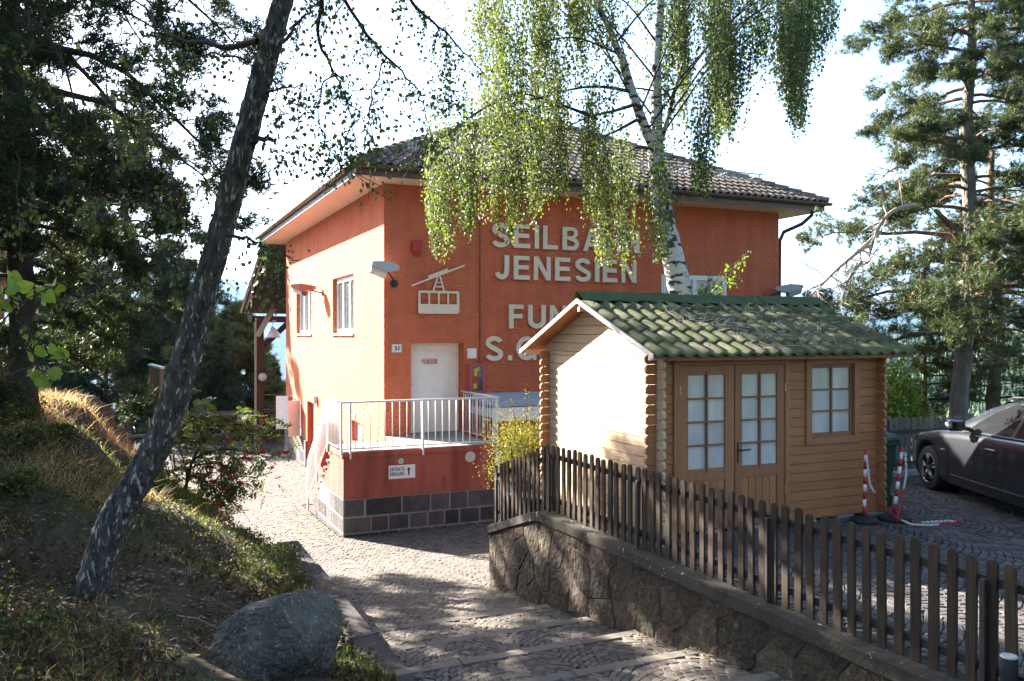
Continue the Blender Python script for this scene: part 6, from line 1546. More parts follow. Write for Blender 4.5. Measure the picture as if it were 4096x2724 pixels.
# ------------------------------------------------------------------ centre birch behind the shed
YB = 13.1
stem = smooth_path([PX(*p, YB) for p in ((690, 500), (688, 400), (684, 310), (677, 275), (669, 243), (662, 212), (658, 182), (656, 155), (655, 140))], 30)
srad = np.interp(np.linspace(0, 1, 30), [0, .45, .8, 1], [.19, .17, .125, .12])
bk = M(); knobby(bk, stem, srad, 14, rng, .05)
f1 = smooth_path([PX(*p, YB + .05 * i) for i, p in enumerate(((655, 146), (657, 115), (656, 87), (657, 55), (661, 0), (664, -60)))], 20); bk.tube(f1, np.linspace(.105, .05, 20), 12)
f2 = smooth_path([PX(*p, YB - .06 * i) for i, p in enumerate(((654, 148), (642, 122), (632, 92), (622, 60), (608, 26), (590, -10), (575, -50)))], 20); bk.tube(f2, np.linspace(.085, .035, 20), 10)
f3 = smooth_path([PX(*p, YB + .1) for p in ((660, 142), (668, 118), (674, 92), (684, 60))], 10); bk.tube(f3, np.linspace(.05, .02, 10), 8)
cb = thing('birch_tree', 'white barked birch with drooping yellow green foliage behind the shed', 'tree', tuple(stem[0]), uv=False)
part('trunk', bk, MT['birchbark'], cb, smooth=True)
rg = np.random.default_rng(77)
# strands: (x0, x1, bottom y, spread, number, length px, depth spread)
bands = [(424, 442, 232, 14, 26, 110), (440, 470, 238, 16, 30, 120), (466, 500, 205, 18, 30, 110), (496, 540, 214, 20, 40, 120), (536, 575, 200, 22, 40, 120), (572, 606, 212, 16, 34, 120), (602, 628, 258, 14, 34, 120), (624, 660, 248, 18, 40, 120),
         (478, 660, 120, 40, 100, 110), (430, 560, 110, 30, 34, 90), (668, 705, 110, 30, 46, 100), (692, 714, 186, 10, 26, 110), (700, 760, 118, 26, 90, 110), (755, 800, 112, 22, 70, 110), (795, 826, 52, 14, 30, 70), (660, 826, 58, 28, 150, 90), (460, 660, 46, 30, 150, 80), (712, 790, 82, 26, 70, 90), (480, 830, 8, 25, 140, 70)]
Pl, Pd = [], []; tw = M(); anchors = []
for x0, x1, yb, sp, nst, ln in bands:
    ncl = max(2, int((x1 - x0) / 11)); cxs = rg.uniform(x0, x1, ncl); cys = rg.normal(0, sp * .5, ncl); cYs = rg.normal(0, .75, ncl)
    for k in range(int(nst * 1.2)):
        ci = rg.integers(ncl); x = cxs[ci] + rg.normal(0, 4.6); Y = YB + cYs[ci] + rg.normal(0, .14); yb2 = yb + cys[ci] + rg.normal(0, sp * .35); L = ln * rg.uniform(.55, 1.15)
        bot = PX(x, yb2, Y); top = PX(x + rg.normal(0, 5), yb2 - L, Y + rg.normal(0, .1)); n = int(np.linalg.norm(top - bot) / .052)
        t = np.linspace(0, 1, max(n, 4)); sw = rg.normal(0, .06); c = top + (bot - top) * t[:, None]; c[:, 0] += sw * np.sin(t * 3.1)
        tw.tube(c[::max(1, len(c) // 5)], .0028, 3, cap=False); anchors.append(top)
        reps = 2; wob = .045 * (1.15 - .55 * t)
        for r_ in range(reps):
            pts_ = c + rg.normal(0, 1, c.shape) * wob[:, None]
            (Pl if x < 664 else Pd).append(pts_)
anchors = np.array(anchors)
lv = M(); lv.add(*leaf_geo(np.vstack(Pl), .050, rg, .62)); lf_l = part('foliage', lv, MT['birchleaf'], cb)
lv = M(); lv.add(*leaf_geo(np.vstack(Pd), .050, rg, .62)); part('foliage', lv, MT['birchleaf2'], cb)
part('hanging_twigs', tw, MT['twig'], cb)
# limbs from the stems to the strands
lb = M()
allst = np.vstack([f1, f2, f3])
for k in range(20):
    a_ = anchors[rg.integers(len(anchors))]; s_ = allst[rg.integers(2, len(allst))]
    if s_[2] > a_[2] + .6: continue
    mid = (s_ + a_) / 2 + np.array([0, 0, .18 * np.linalg.norm(a_ - s_)]); P_ = smooth_path([s_, mid, a_], 9); lb.tube(P_, np.linspace(.018, .005, 9), 5, cap=False)
for pts_ in (((632, 92), (615, 88), (590, 84), (560, 92), (530, 100)), ((636, 104), (612, 112), (588, 116), (566, 128)), ((640, 118), (615, 132), (596, 140)), ((654, 150), (640, 146), (628, 152)), ((520, 92), (490, 104), (462, 122), (440, 140)), ((596, 118), (560, 104), (520, 92))):
    P_ = smooth_path([PX(a_, b_, YB - .15) for a_, b_ in pts_], 10); lb.tube(P_, np.linspace(.03, .009, 10), 6, cap=False)
part('limbs', lb, MT['twig'], cb, smooth=True)
# shoots at the base of the trunk
sh_ = M(); Ps = []
for k in range(9):
    b0_ = PX(rg.uniform(688, 712), 308, YB - .12); e_ = PX(rg.uniform(692, 752), rg.uniform(243, 292), YB - rg.uniform(0, .4)); P_ = smooth_path([b0_, (b0_ + e_) / 2 + rg.normal(0, .06, 3), e_], 9); sh_.tube(P_, np.linspace(.008, .003, 9), 4, cap=False)
    t = rg.uniform(.15, 1, 30); Ps.append(np.stack([np.interp(t, np.linspace(0, 1, 9), P_[:, i]) for i in range(3)], -1) + rg.normal(0, .045, (30, 3)))
lv = M(); lv.add(*leaf_geo(np.vstack(Ps), .058, rg, .4)); part('shoot_leaves', lv, MT['shrubleaf'], cb); part('shoots', sh_, MT['twig'], cb)

# ------------------------------------------------------------------ leaning birch in the left foreground
YL = 7.6
pth = ((86, 612), (93, 592), (100, 560), (113, 520), (132, 490), (150, 462), (168, 425), (180, 385), (190, 345), (203, 297), (219, 243), (237, 174), (256, 100), (274, 35), (284, 0), (296, -50), (310, -110))
lt_ = smooth_path([PX(a_, b_, YL - .25 * max(0, (600 - b_) / 600)) for a_, b_ in pth], 150)
for _ in range(30): lt_[1:-1] = (lt_[:-2] + 2 * lt_[1:-1] + lt_[2:]) / 4
lr_ = np.interp(np.linspace(0, 1, 150), [0, .025, .06, .1, .3, .6, 1.0], [.26, .19, .150, .134, .124, .104, .072])
lm = M(); lm.tube(lt_, lr_, 40)
V_ = lm.v[-1]; q_ = V_[:-2].reshape(150, 40, 3); nr_ = unit(q_ - lt_[:, None, :]); th_ = np.arange(40) * 2 * math.pi / 40
rdg = np.sin(th_[None] * 7 + 1.5 * np.sin(np.arange(150)[:, None] * .13)) * .006 + np.sin(th_[None] * 3 + 2.0) * .007 * (1 + 3 * np.exp(-np.arange(150)[:, None] / 5.0))
q_ += nr_ * (rdg + rng.normal(0, .0035, (150, 40)) + np.repeat(rng.normal(0, .004, (75, 40)), 2, 0))[..., None]; V_[:-2] = q_.reshape(-1, 3)
lbir = thing('leaning_birch', 'dark barked birch trunk leaning across the left foreground', 'tree', tuple(lt_[1]), uv=False)
part('trunk', lm, MT['birchdark'], lbir, smooth=True)
def twigline(pts_, Y, r0, nleaf, spread, m, acc, rg, droop=.25, n=16):
    P_ = smooth_path([PX(a_, b_, Y + .12 * i) for i, (a_, b_) in enumerate(pts_)], n); P_ += rg.normal(0, .012, P_.shape); m.tube(P_, np.linspace(r0, r0 * .25, n), 6, cap=False)
    for k in range(nleaf // 10):
        i = rg.integers(2, n); L = rg.uniform(.12, .5); d = unit(rg.normal(0, 1, 3) * (1, .8, .5) + np.array([0, 0, -.9])); q = P_[i] + d * L; m.tube([P_[i], (P_[i] + q) / 2 + rg.normal(0, .02, 3), q], [.005, .0035, .002], 3, cap=False)
        t = rg.uniform(.2, 1.05, 10)[:, None]; acc.append(P_[i] + (q - P_[i]) * t + rg.normal(0, spread, (10, 3)))
bw = M(); acc = []; rg = np.random.default_rng(91)
TWG = [(((322, -20), (323, 0), (314, 35), (331, 70), (345, 94)), 6.9, .024, 170), (((335, -20), (343, 0), (357, 19), (386, 58), (408, 77), (420, 94)), 7.2, .02, 190), (((395, -20), (408, 0), (437, 25), (459, 46), (481, 70)), 7.6, .018, 150), (((282, 44), (300, 22), (312, 8), (325, -14)), 7.0, .018, 70),
       (((256, 42), (232, 48), (196, 43), (167, 38), (151, 15), (126, -10)), 7.3, .030, 130), (((252, 62), (215, 52), (196, 59), (170, 52)), 7.2, .012, 60), (((237, 168), (212, 176), (196, 190), (188, 215), (176, 245)), 7.2, .011, 60), (((260, 95), (285, 88), (310, 84), (330, 92)), 7.1, .010, 80), (((228, 235), (250, 240), (268, 248), (300, 262)), 7.0, .017, 50),
       (((250, 140), (274, 139), (276, 141)), 7.3, .03, 0), (((270, 72), (282, 104), (277, 140), (268, 160)), 7.0, .007, 70), (((345, 92), (352, 120), (356, 150), (350, 178)), 6.9, .008, 130), (((420, 94), (428, 125), (432, 150)), 7.2, .007, 90), (((386, 58), (372, 92), (368, 130), (372, 160)), 7.1, .008, 140), (((331, 70), (318, 100), (322, 135), (330, 170)), 7.0, .008, 120), (((300, 90), (296, 130), (300, 165)), 7.1, .006, 60),
       (((203, 290), (216, 280), (226, 262), (232, 238), (236, 215)), 7.2, .010, 30), (((166, 38), (168, 80), (172, 118)), 7.3, .008, 60), (((450, 40), (446, 75), (450, 110)), 7.5, .006, 90), (((160, 15), (195, -10)), 7.3, .012, 20)]
for pts_, Y, r0, nlf in TWG: twigline(pts_, Y, r0, int(nlf * 1.7), .05, bw, acc, rg)
part('branches', bw, MT['twig'], lbir, smooth=True)
lv = M(); lv.add(*leaf_geo(np.vstack(acc), .043, rg, .6, .40)); part('foliage', lv, MT['birchleaf2'], lbir)
# hanging strands with larger leaves before the dark pines
bw = M(); acc = []
for x0, y0, y1 in ((60, 40, 330), (105, 60, 250), (140, 90, 300), (30, 10, 220), (85, 120, 300), (160, 100, 230), (170, 170, 260), (15, 150, 320), (120, 10, 160)):
    twigline(((x0, y0), (x0 + 6, (y0 + y1) / 2), (x0 + 2, y1)), 7.0 + rg.uniform(-.4, .6), .006, 70, .03, bw, acc, rg)
part('hanging_twigs', bw, MT['twig'], lbir)
lv = M(); lv.add(*leaf_geo(np.vstack(acc), .055, rg, .6, .40)); part('foliage', lv, MT['birchleaf2'], lbir)

# ------------------------------------------------------------------ trees round the camera, unseen beyond the frame, added to darken the foreground
def shade_tree(label, x, y, z0, z1, R, seed, n=8600, L=.26):
    r_ = np.random.default_rng(seed); zb_ = float(zbank(np.array(x), np.array(y))) if x < 1 else -2.0
    t = smooth_path([(x, y, zb_ - .3), (x + .1, y, zb_ + 2), (x - .1, y + .1, (z0 + z1) / 2), (x, y, z1 - .5)], 14); tm_ = M(); tm_.tube(t, np.linspace(.24, .05, 14), 10)
    cl = 46; u_ = unit(r_.normal(0, 1, (cl, 3))) * r_.uniform(.35, 1, (cl, 1)); cc = np.array([x, y, (z0 + z1) / 2]) + u_ * np.array([R, R, (z1 - z0) / 2]); lb_ = M(); P = []
    for c in cc:
        b_ = t[r_.integers(5, 13)]; lb_.tube(smooth_path([b_, (b_ + c) / 2 + (0, 0, .3), c], 7), np.linspace(.05, .015, 7), 5, cap=False); P.append(c + r_.normal(0, 1, (n // cl, 3)) * np.array([.85, .85, .6]))
    lv = M(); lv.add(*leaf_geo(np.vstack(P), L, r_, .1, .36)); plant('shade_oak', label, 'tree', t[0], [('trunk', tm_, MT['greybark'], True), ('crown', lv, MT['birchleaf2'], False), ('limbs', lb_, MT['twig'], True)], 'shade trees added round the viewpoint outside the frame')
shade_tree('unseen shade oak on the bank close to the viewpoint on the left', -6.2, 1.2, 1.2, 8.5, 3.8, 201)
shade_tree('unseen shade oak beyond the left frame edge higher up the bank', -11.6, 10.4, 1.8, 9.5, 3.6, 202)
shade_tree('unseen shade oak behind the viewpoint beside the steps', .5, -5.0, 1.4, 9.0, 4.4, 203)
shade_tree('unseen shade oak beside the parking court behind the viewpoint on the right', 7.5, -2.8, 1.2, 8.5, 4.4, 204)
shade_tree('unseen shade oak at the near right end of the parking court', 13.5, 3.2, 1.5, 9.0, 4.2, 205)
# ------------------------------------------------------------------ shrubs
rg = np.random.default_rng(55)
def compound(P, D, rng, L=.17, npair=6, lw=.055):
    n = len(P); D = unit(D); S = unit(np.cross(D, np.array([0, 0, 1.0]) + rng.normal(0, .35, (n, 3)))); Nn = np.cross(S, D)
    Vs = []
    for k in range(npair):
        t = .25 + .75 * k / npair; c = P + D * (L * t) - np.array([0, 0, 1]) * (L * .35 * t * t); sz = lw * (1.0 - .35 * abs(t - .6)) * rng.uniform(.8, 1.15, (n, 1))
        for sg in (-1, 1):
            ax = unit(S * sg + D * .55 - np.array([0, 0, .25]) + rng.normal(0, .12, (n, 3))); wd = unit(np.cross(ax, Nn)) * sz * .22
            Vs.append(np.stack([c, c + ax * sz * .45 + wd, c + ax * sz, c + ax * sz * .45 - wd], 1))
    c = P + D * L - np.array([0, 0, 1]) * L * .35; Vs.append(np.stack([c, c + D * lw * .45 + S * lw * .2, c + D * lw, c + D * lw * .45 - S * lw * .2], 1))
    V = np.concatenate(Vs, 0).reshape(-1, 3); return V, np.arange(len(V)).reshape(-1, 4)
YR = 13.55
ro = thing('rowan_shrub', 'rowan shrub with red berry clusters overhanging the plaza beside the birch trunk', 'shrub', tuple(PX(184, 518, YR)), uv=False)
st = M(); LP, LD = [], []; BP = []
stems = [((184, 518), (185, 490), (190, 462), (203, 440), (222, 425), (245, 415)), ((184, 500), (188, 470), (176, 440), (165, 420)), ((190, 462), (205, 452), (225, 448), (250, 452), (272, 458)), ((186, 478), (200, 475), (215, 490), (222, 505)), ((203, 440), (195, 420), (190, 405)), ((222, 425), (250, 424), (275, 432)), ((172, 515), (170, 480), (160, 450)), ((200, 512), (212, 490), (235, 475), (255, 478)), ((205, 515), (216, 500), (228, 492)), ((185, 470), (206, 462), (230, 466), (240, 488))]
for i, s in enumerate(stems):
    P_ = smooth_path([PX(a_, b_, YR + (.25 * math.sin(i * 2.1)) * k / 3) for k, (a_, b_) in enumerate(s)], 14); st.tube(P_, np.linspace(.035 if i == 0 else .018, .006, 14), 6, cap=False)
    n = 84; t = rg.uniform(.25, 1.0, n); c = np.stack([np.interp(t, np.linspace(0, 1, 14), P_[:, k]) for k in range(3)], -1) + rg.normal(0, .15, (n, 3)) * (1, 1.2, .8); d = rg.normal(0, 1, (n, 3)) + np.array([.45, -.1, .1]); LP.append(c); LD.append(d)
    for k in range(3): BP.append(c[rg.integers(n)] + rg.normal(0, .05, 3))
for (a_, b_) in ((254, 431), (244, 457), (270, 437), (279, 454), (285, 452), (271, 468), (262, 452), (213, 422), (228, 439), (222, 465), (231, 476), (213, 482), (205, 500), (263, 421), (247, 428)): BP.append(PX(a_, b_, YR - .15))
part('stems', st, MT['twig'], ro, smooth=True)
lv = M(); lv.add(*compound(np.vstack(LP), np.vstack(LD), rg, .21, 6, .070)); part('foliage', lv, MT['rowanleaf'], ro)
ico = M(); ico.lathe([(0, -1), (.7, -.7), (1, 0), (.7, .7), (0, 1)], 6)
iv = ico.v[0] * .0125; iF = ico.f[0]
for c in BP:
    m = M(); nb = rg.integers(22, 40)
    for k in range(nb): m.add(iv + c + np.clip(rg.normal(0, .021, 3), -.036, .036) * (1.2, 1, .7), iF)
    part('berry_cluster', m, MT['berry'], ro, smooth=True)
def bush(name, label, base, centre, radii, n, L, mt, seed, nst=14, hang=.2, clumps=26):
    r_ = np.random.default_rng(seed); base = np.array(base, float); centre = np.array(centre, float); radii = np.array(radii, float)
    u_ = unit(r_.normal(0, 1, (clumps, 3))) * r_.uniform(.45, 1.0, (clumps, 1)); cc = centre + u_ * radii; st = M(); P = []
    for c in cc[:max(nst, 1) * 2]: st.tube(smooth_path([base + r_.normal(0, .06, 3) * (1, 1, 0), (base + c) / 2 + r_.normal(0, .08, 3), c], 7), np.linspace(.013, .004, 7), 4, cap=False)
    per = n // clumps
    for c in cc: P.append(c + r_.normal(0, 1, (per, 3)) * radii * np.array([.27, .27, .27]))
    lv = M(); lv.add(*leaf_geo(np.vstack(P), L, r_, hang, .36)); t = thing(name, label, 'shrub', tuple(base), uv=False); part('stems', st, MT['twig'], t); part('foliage', lv, MT[mt], t); return t
bb = bush('barberry_bush', 'yellow green bush growing behind the fence between platform and shed', PX(520, 505, 12.4), PX(524, 450, 12.35), (.52, .4, .5), 6500, .026, 'bushleaf', 61, clumps=44)
r_ = np.random.default_rng(3); st = M(); P = []
for (x0, y0, x1, y1) in ((525, 430, 527, 388), (515, 435, 512, 402), (536, 430, 540, 405), (505, 445, 486, 418), (500, 450, 478, 430), (542, 428, 546, 410), (508, 440, 497, 408), (500, 460, 484, 470), (498, 470, 482, 485), (498, 480, 502, 515), (504, 480, 510, 520)):
    P_ = smooth_path([PX(x0, y0, 12.3), PX((x0 + x1) / 2 + 2, (y0 + y1) / 2, 12.25), PX(x1, y1, 12.2)], 8); st.tube(P_, np.linspace(.007, .003, 8), 4, cap=False); t = r_.uniform(0, 1, 60); P.append(np.stack([np.interp(t, np.linspace(0, 1, 8), P_[:, k]) for k in range(3)], -1) + r_.normal(0, .035, (60, 3)))
part('shoots', st, MT['twig'], bb); lv = M(); lv.add(*leaf_geo(np.vstack(P), .026, r_, .2, .36)); part('shoot_leaves', lv, MT['bushleaf'], bb)
bush('hazel_shrub', 'bright green leafy shrub behind the rear fence right of the shed', PX(899, 480, 15.6), PX(898, 404, 15.6), (.40, .4, .72), 1900, .085, 'shrubleaf', 62, clumps=30)
bush('low_leafy_shrub', 'low green shrub behind the rear fence below the young pine', PX(935, 480, 16.2), PX(932, 434, 16.2), (.7, .4, .25), 900, .07, 'shrubleaf', 63, clumps=24)
# vine on the timber canopy
vi = thing('climbing_vine', 'climbing vine with broad leaves hanging over the timber canopy hood', 'vine', tuple(PX(268, 300, 31.0)), uv=False)
P = []; st = M()
for k in range(13):
    x = rg.uniform(248, 284); y = rg.uniform(240, 262) if x > 262 else rg.uniform(262, 285); L = rg.uniform(15, 62); top = PX(x, y, 31.0 - rg.uniform(0, .5)); bot = PX(x + rg.normal(0, 3), min(y + L, 318), 30.9); P_ = smooth_path([top, (top + bot) / 2 + rg.normal(0, .1, 3), bot], 7); st.tube(P_, .012, 3, cap=False)
    t = rg.uniform(0, 1, 13); P.append(np.stack([np.interp(t, np.linspace(0, 1, 7), P_[:, i]) for i in range(3)], -1) + rg.normal(0, .12, (13, 3)))
part('stems', st, MT['twig'], vi); lv = M(); lv.add(*leaf_geo(np.vstack(P), .20, rg, .5, .42)); part('foliage', lv, MT['vineleaf'], vi)
# near twig at the left frame edge
nt_ = thing('hazel_twig', 'near twig with broad bright green leaves poking in at the left edge', 'branch', tuple(PX(-120, 430, 3.2)), uv=False)
st = M(); P = []
for pts_ in (((-120, 640), (-60, 420), (-10, 330), (30, 295), (58, 285)), ((-60, 420), (-10, 380), (30, 368), (62, 352)), ((-30, 360), (-5, 300), (15, 278))):
    P_ = smooth_path([PX(a_, b_, 3.2) for a_, b_ in pts_], 14); st.tube(P_, np.linspace(.006, .002, 14), 5, cap=False); t = np.concatenate([rg.uniform(.62, 1, 9), [1.0]]); P.append(np.stack([np.interp(t, np.linspace(0, 1, 14), P_[:, i]) for i in range(3)], -1) + rg.normal(0, .022, (10, 3)))
part('stems', st, MT['twig'], nt_)
P = np.vstack(P); lvs = M()
for c in P:   # broad heart shaped leaves with a midrib fold
    d = unit(rg.normal(0, 1, 3) * (1, .6, .6) + np.array([.4, 0, -.7])); s_ = unit(np.cross(d, rg.normal(0, .4, 3) + np.array([0, 1, .2]))); nn_ = np.cross(d, s_); L = rg.uniform(.035, .062); ol = [(0, 0), (-.03, .22), (.12, .42), (.38, .46), (.66, .30), (1, 0)]
    V_ = [c + d * L * x + s_ * L * y + nn_ * L * .25 * y for x, y in ol] + [c + d * L * x - s_ * L * y + nn_ * L * .25 * y for x, y in ol[1:-1]]
    lvs.add(V_, [(0, 1, 2, 3), (0, 3, 4, 5), (0, 7, 6, 5 + 1 - 1 + 0)] if False else [(0, 1, 2, 3), (0, 3, 4, 5), (0, 5, 9, 8), (0, 8, 7, 6)])
part('foliage', lvs, MT['shrubleaf'], nt_)
# wooden post beside the birch
pw = thing('timber_post', 'weathered timber post with metal cap behind the leaning birch trunk', 'post', tuple(PX(156.5, 522, 13.0)), uv=False)
b_ = PX(156.5, 522, 13.0); tz = PX(156.5, 367, 13.0)[2]
m = M(); m.box(b_[0] - .085, b_[0] + .085, 12.92, 13.08, b_[2] - .3, tz, .012); part('shaft', m, MT['postwood'], pw)
m = M(); m.add([(b_[0] - .095, 12.91, tz + .02), (b_[0] + .095, 12.91, tz - .03), (b_[0] + .095, 13.09, tz - .03), (b_[0] - .095, 13.09, tz + .02), (b_[0] - .095, 12.91, tz + .05), (b_[0] + .095, 12.91, tz + 0), (b_[0] + .095, 13.09, tz + 0), (b_[0] - .095, 13.09, tz + .05)], [(0, 1, 5, 4), (1, 2, 6, 5), (2, 3, 7, 6), (3, 0, 4, 7), (4, 5, 6, 7)]); part('cap', m, MT['galv'], pw)

# ------------------------------------------------------------------ boulder
def fbm(P, seed, oct_=5, f0=1.6):
    r_ = np.random.default_rng(seed); out = np.zeros(len(P)); a = 1.0; f = f0
    for o in range(oct_):
        for k in range(3):
            d = r_.normal(0, 1, 3); out += a * np.sin(P @ d * f + r_.uniform(0, 6)) / 3
        a *= .55; f *= 1.9
    return out
nu, nv_ = 150, 90; th = np.linspace(0, 2 * math.pi, nu, endpoint=False); ph = np.linspace(0.0005, math.pi - .0005, nv_)
Pn = np.stack([np.outer(np.sin(ph), np.cos(th)), np.outer(np.sin(ph), np.sin(th)), np.outer(np.cos(ph), np.ones(nu))], -1).reshape(-1, 3)
sq = np.sign(Pn) * np.abs(Pn) ** .82
rr_ = 1 + .11 * fbm(Pn * 1.2, 4, 7) - .05 * np.abs(fbm(Pn * 2.6, 9, 4)) + .012 * fbm(Pn * 12, 5, 3) - .06 * np.clip(np.sin(Pn[:, 0] * 5 + Pn[:, 2] * 3), .75, 1) 
Vb_ = sq * rr_[:, None] * np.array([1.0, .66, .55]); Vb_[:, 2] += .26 * Vb_[:, 0] - .10 * np.clip(-Vb_[:, 0] - .2, 0, 1)

rb_ = np.random.default_rng(17)
for k in range(15):
    nn_ = unit(rb_.normal(0, 1, 3) + np.array([0, -.35, .25])); d_ = np.quantile(Vb_ @ nn_, rb_.uniform(.74, .94)); e_ = np.clip(Vb_ @ nn_ - d_, 0, 1); Vb_ -= (e_ * .96)[:, None] * nn_
Vb_ += Pn * (.006 * fbm(Pn * 9, 21, 4))[:, None]; i = np.arange(nu * nv_).reshape(nv_, nu)
Fb_ = np.stack([i[:-1], np.roll(i, -1, 1)[:-1], np.roll(i, -1, 1)[1:], i[1:]], -1).reshape(-1, 4)
cB = np.array([-1.84, 6.3, -2.50]); m = M(); m.add(Vb_ + cB, Fb_)
solo('boulder', 'large grey green boulder with pale lichen spots beside the stone kerb', 'rock', m, MT['rock'], (cB[0], cB[1], -2.5), uv=False, smooth=True)

# ------------------------------------------------------------------ ground cover on the bank
def scatter(n, x0, x1, y0, y1, rng, keep=None):
    X = rng.uniform(x0, x1, n); Y = rng.uniform(y0, y1, n); k = inpoly(X, Y, BPOLY) & ((X - cB[0]) ** 2 / .36 + (Y - cB[1]) ** 2 / .2 > 1)
    if keep is not None: k &= keep(X, Y)
    X, Y = X[k], Y[k]; return np.stack([X, Y, zbank(X, Y) - .01], -1)
def clumpy(X, Y, s, seed, cut):
    return fbm(np.stack([X * s, Y * s, 0 * X], -1), seed, 3, 1.3) + np.random.default_rng(seed).normal(0, .45, np.shape(X)) > cut
rg = np.random.default_rng(66)
def cover(name, label, cat, geo, mt): 
    m = M(); m.add(*geo); V = np.vstack(m.v); o_ = (float(V[:, 0].mean()), float(V[:, 1].mean()), float(V[:, 2].min())); return solo(name, label, cat, m, mt, o_, uv=False, kind='stuff')
P = scatter(40000, -9.0, -4.4, 9.3, 14.4, rg, lambda X, Y: clumpy(X, Y, .9, 2, -.25)); cover('dry_grass', 'tall golden dry grass on the sunny crest of the left bank', 'grass', blade_geo(P, rg.uniform(.05, .24, len(P)), .0045, rg, .95), MT['drygrass'])
P = scatter(15000, -9, 1.6, 3.5, 12.5, rg, lambda X, Y: clumpy(X, Y, .7, 7, .25)); cover('bank_dry_stalks', 'thin straw coloured stalks scattered over the shaded bank', 'grass', blade_geo(P, .13, .004, rg, .8), MT['drygrass'])
def near_kerb(X, Y): U, V = UVof(X, Y); return ((U > 1.25) & clumpy(X, Y, 1.6, 9, -.05)) | clumpy(X, Y, .8, 11, .42)
P = scatter(70000, -9, 2, 3.5, 13, rg, near_kerb); cover('green_grass', 'short green grass along the kerb and in patches on the bank', 'grass', blade_geo(P, .09, .0045, rg, .5), MT['grass'])
P = scatter(4200, -5.6, -4.5, 12.6, 13.9, rg); cover('tall_grass_tuft', 'bright green tall grass at the foot of the rowan shrub', 'grass', blade_geo(P, .20, .005, rg, .35), MT['grass'])
P = scatter(46000, -9, 1.6, 3.2, 13, rg, lambda X, Y: clumpy(X, Y, 1.7, 33, .12)); L = leaf_geo(P + np.array([0, 0, .018]), .052, rg, 0.0, .40); 
V = L[0].reshape(-1, 4, 3); V[:, :, 2] = V[:, :1, 2] + (V[:, :, 2] - V[:, :1, 2]) * .35 + .012; cover('fallen_leaves', 'brown fallen leaves littering the bank', 'leaves', (V.reshape(-1, 3), L[1]), MT['litter'])
P = scatter(14000, -6.4, 0.2, 4.6, 10.2, rg, lambda X, Y: clumpy(X, Y, .8, 15, .05)); cover('heath_cover', 'dark brown heath sprigs round the foot of the leaning birch', 'ground cover', tuft_geo(P + np.array([0, 0, .03]), np.tile([0, 0, 1.0], (len(P), 1)), rg, 5, .06, .009, .9), MT['heath'])
P = scatter(17000, -9.5, 0.8, 4.2, 13.5, rg, lambda X, Y: clumpy(X, Y, .9, 19, .02)); q = np.repeat(P, 7, 0) + rg.normal(0, .05, (len(P) * 7, 3)) * (1, 1, .6) + np.array([0, 0, .07]); cover('bilberry_cover', 'low olive green leafy undergrowth on the left bank', 'ground cover', leaf_geo(q, .034, rg, 0.0, .36), MT['herb'])
# sunlit shrubs on the slope at the far left
for k, (x_, y_, s_) in enumerate(((-6.6, 11.3, .36), (-5.7, 9.9, .30), (-7.2, 12.2, .4), (-5.9, 10.9, .22), (-6.4, 10.2, .3), (-5.2, 9.0, .24))):
    z_ = float(zbank(np.array(x_), np.array(y_)))
    bush('bank_shrub', ('pale green low shrub on the sunny bank at the far left edge', 'small green shrub lower on the bank under the dark pine', 'leafy shrub at the top of the bank by the frame edge', 'little green shrub beside the dry grass crest', 'low green clump halfway up the bank', 'small leafy clump lowest on the slope above the birch foot')[k], (x_, y_, z_), (x_, y_, z_ + s_ * .55), (s_, s_, s_ * .6), 900, .045, 'herb', 90 + k, clumps=16)
for x_, y_, a_, L, lab in ((-2.55, 5.9, 2.0, .42, 'fallen twig lying left of the boulder'), (-2.9, 7.3, .5, .38, 'pale fallen twig between the birch foot and the boulder'), (-1.9, 8.4, 2.7, .33, 'short fallen twig on the litter close to the kerb wall'), (-3.3, 5.3, 1.2, .30, 'small fallen twig in the bottom left corner of the bank')):
    p = np.array([x_, y_, float(zbank(np.array(x_), np.array(y_)))]); d = np.array([math.cos(a_), math.sin(a_), 0]); e = p + d * L; e[2] = float(zbank(np.array(e[0]), np.array(e[1]))) + .02; mm = M(); mm.tube([p + (0, 0, .02), (p + e) / 2 + (0, 0, .045), e], [.009, .008, .004], 5)
    mm.tube([(p + e) / 2 + (0, 0, .045), (p + e) / 2 + d * .05 + np.array([-d[1], d[0], .5]) * .09], [.005, .003], 4)
    solo('fallen_twig', lab, 'twig', mm, MT['deadwood'], tuple(p), uv=False, group='fallen twigs on the bank')
# moss and leaves on the paving
rg = np.random.default_rng(44)
q = []
for (u0, u1, v0, v1, n) in ((3.0, 3.62, 15.6, 19.2, 500), (3.7, 6.5, 15.75, 15.92, 500), (2.22, 2.4, 7, 12, 600), (4.3, 4.53, 3.5, 10.8, 700)):
    U = rg.uniform(u0, u1, n); V = rg.uniform(v0, v1, n); k = clumpy(U, V, 2.5, 5, .1); U, V = U[k], V[k]; X, Y = XY(U, V); q.append(np.stack([X, Y, zpath(V)], -1))
P = np.vstack(q); cover('paving_weeds', 'tiny green weeds in the paving joints along the walls', 'weeds', blade_geo(P, .035, .005, rg, .7), MT['grass'])
q = []
U = rg.uniform(2.3, 4.5, 90); V = rg.uniform(4, 12, 90); X, Y = XY(U, V); q.append(np.stack([X, Y, zpath(V) + .008], -1)); U = rg.uniform(5, 12, 160); V = rg.uniform(2, 7.5, 160); X, Y = XY(U, V); q.append(np.stack([X, Y, zpark(U, V) + .008], -1)); U = np.full(160, 4.47) + rg.normal(0, .03, 160); V = rg.uniform(4, 8, 160); X, Y = XY(U, V); q.append(np.stack([X, Y, zpath(V) + .008], -1))
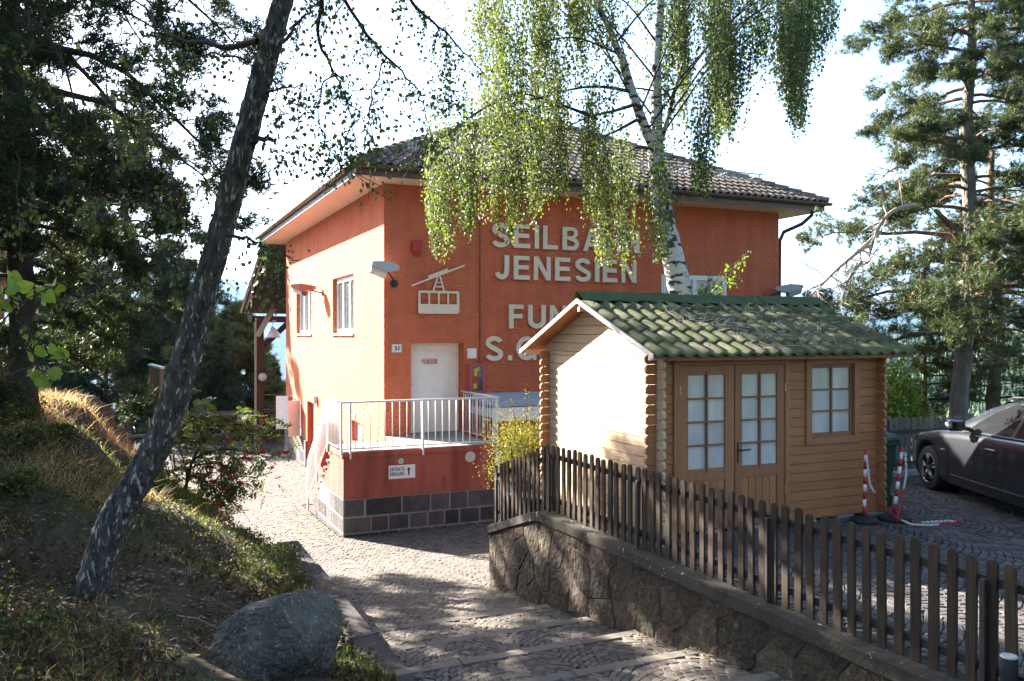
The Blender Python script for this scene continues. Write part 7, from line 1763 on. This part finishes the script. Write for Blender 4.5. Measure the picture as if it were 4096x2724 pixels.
L = leaf_geo(np.vstack(q), .036, rg, 0, .36); V = L[0].reshape(-1, 4, 3); V[:, :, 2] = V[:, :1, 2] + (V[:, :, 2] - V[:, :1, 2]) * .25 + .004; cover('paving_leaves', 'small dry leaves scattered over the cobbles', 'leaves', (V.reshape(-1, 3), L[1]), MT['litter'])

# ------------------------------------------------------------------ distant wooded slope
rg = np.random.default_rng(101); n = 5200
az = rg.uniform(.02, .80, n); r = 140 + 860 * np.sqrt(rg.uniform(0, 1, n)); X = r * np.sin(az); Y = r * np.cos(az); Z = zground(X, Y); H = rg.uniform(9, 17, n); W_ = H * rg.uniform(.16, .24, n)
ns_ = 6; Vs = []; Fs = []; off = 0
for lev, (a0, a1, sc) in enumerate(((.12, .62, 1.0), (.38, .85, .72), (.62, 1.04, .42))):
    t = np.arange(ns_) * 2 * math.pi / ns_; jr = rg.uniform(.7, 1.25, (n, ns_)); ring = np.stack([X[:, None] + W_[:, None] * sc * jr * np.cos(t), Y[:, None] + W_[:, None] * sc * jr * np.sin(t), (Z + H * a0)[:, None] + rg.normal(0, .4, (n, ns_))], -1)
    tip = np.stack([X, Y, Z + H * a1], -1)[:, None, :]; V = np.concatenate([ring, tip], 1); Vs.append(V.reshape(-1, 3)); b = np.arange(n)[:, None, None] * (ns_ + 1) + off
    F = np.array([(i, (i + 1) % ns_, ns_) for i in range(ns_)])[None]; Fs.append((b + F).reshape(-1, 3)); off += n * (ns_ + 1)
m = M(); m.add(np.vstack(Vs), *[np.vstack(Fs)]); 
ob = struct('distant_forest', m, MT['forest'], uv=False, kind='stuff', label='hazy wooded slope beyond the car and pines', cat='forest')

# ------------------------------------------------------------------ haze
hz = M(); zlo = float(Zg.min()) - 1.0; zhi = max(float(Zg.max()), 18.0) + 3.0
hz.box(-9100, 9100, -9100, 9100, zlo, zhi)
mh = bpy.data.materials.new('pale haze'); mh.use_nodes = True; t = mh.node_tree; t.nodes.remove(t.nodes['Principled BSDF'])
pv = t.nodes.new('ShaderNodeVolumePrincipled'); pv.inputs['Color'].default_value = (0.11, 0.26, 0.50, 1); pv.inputs['Density'].default_value = 1.1e-4; pv.inputs['Anisotropy'].default_value = 0.2
t.links.new(pv.outputs[0], t.nodes['Material Output'].inputs['Volume'])
haze = struct('haze', hz, mh, uv=False, kind='stuff')
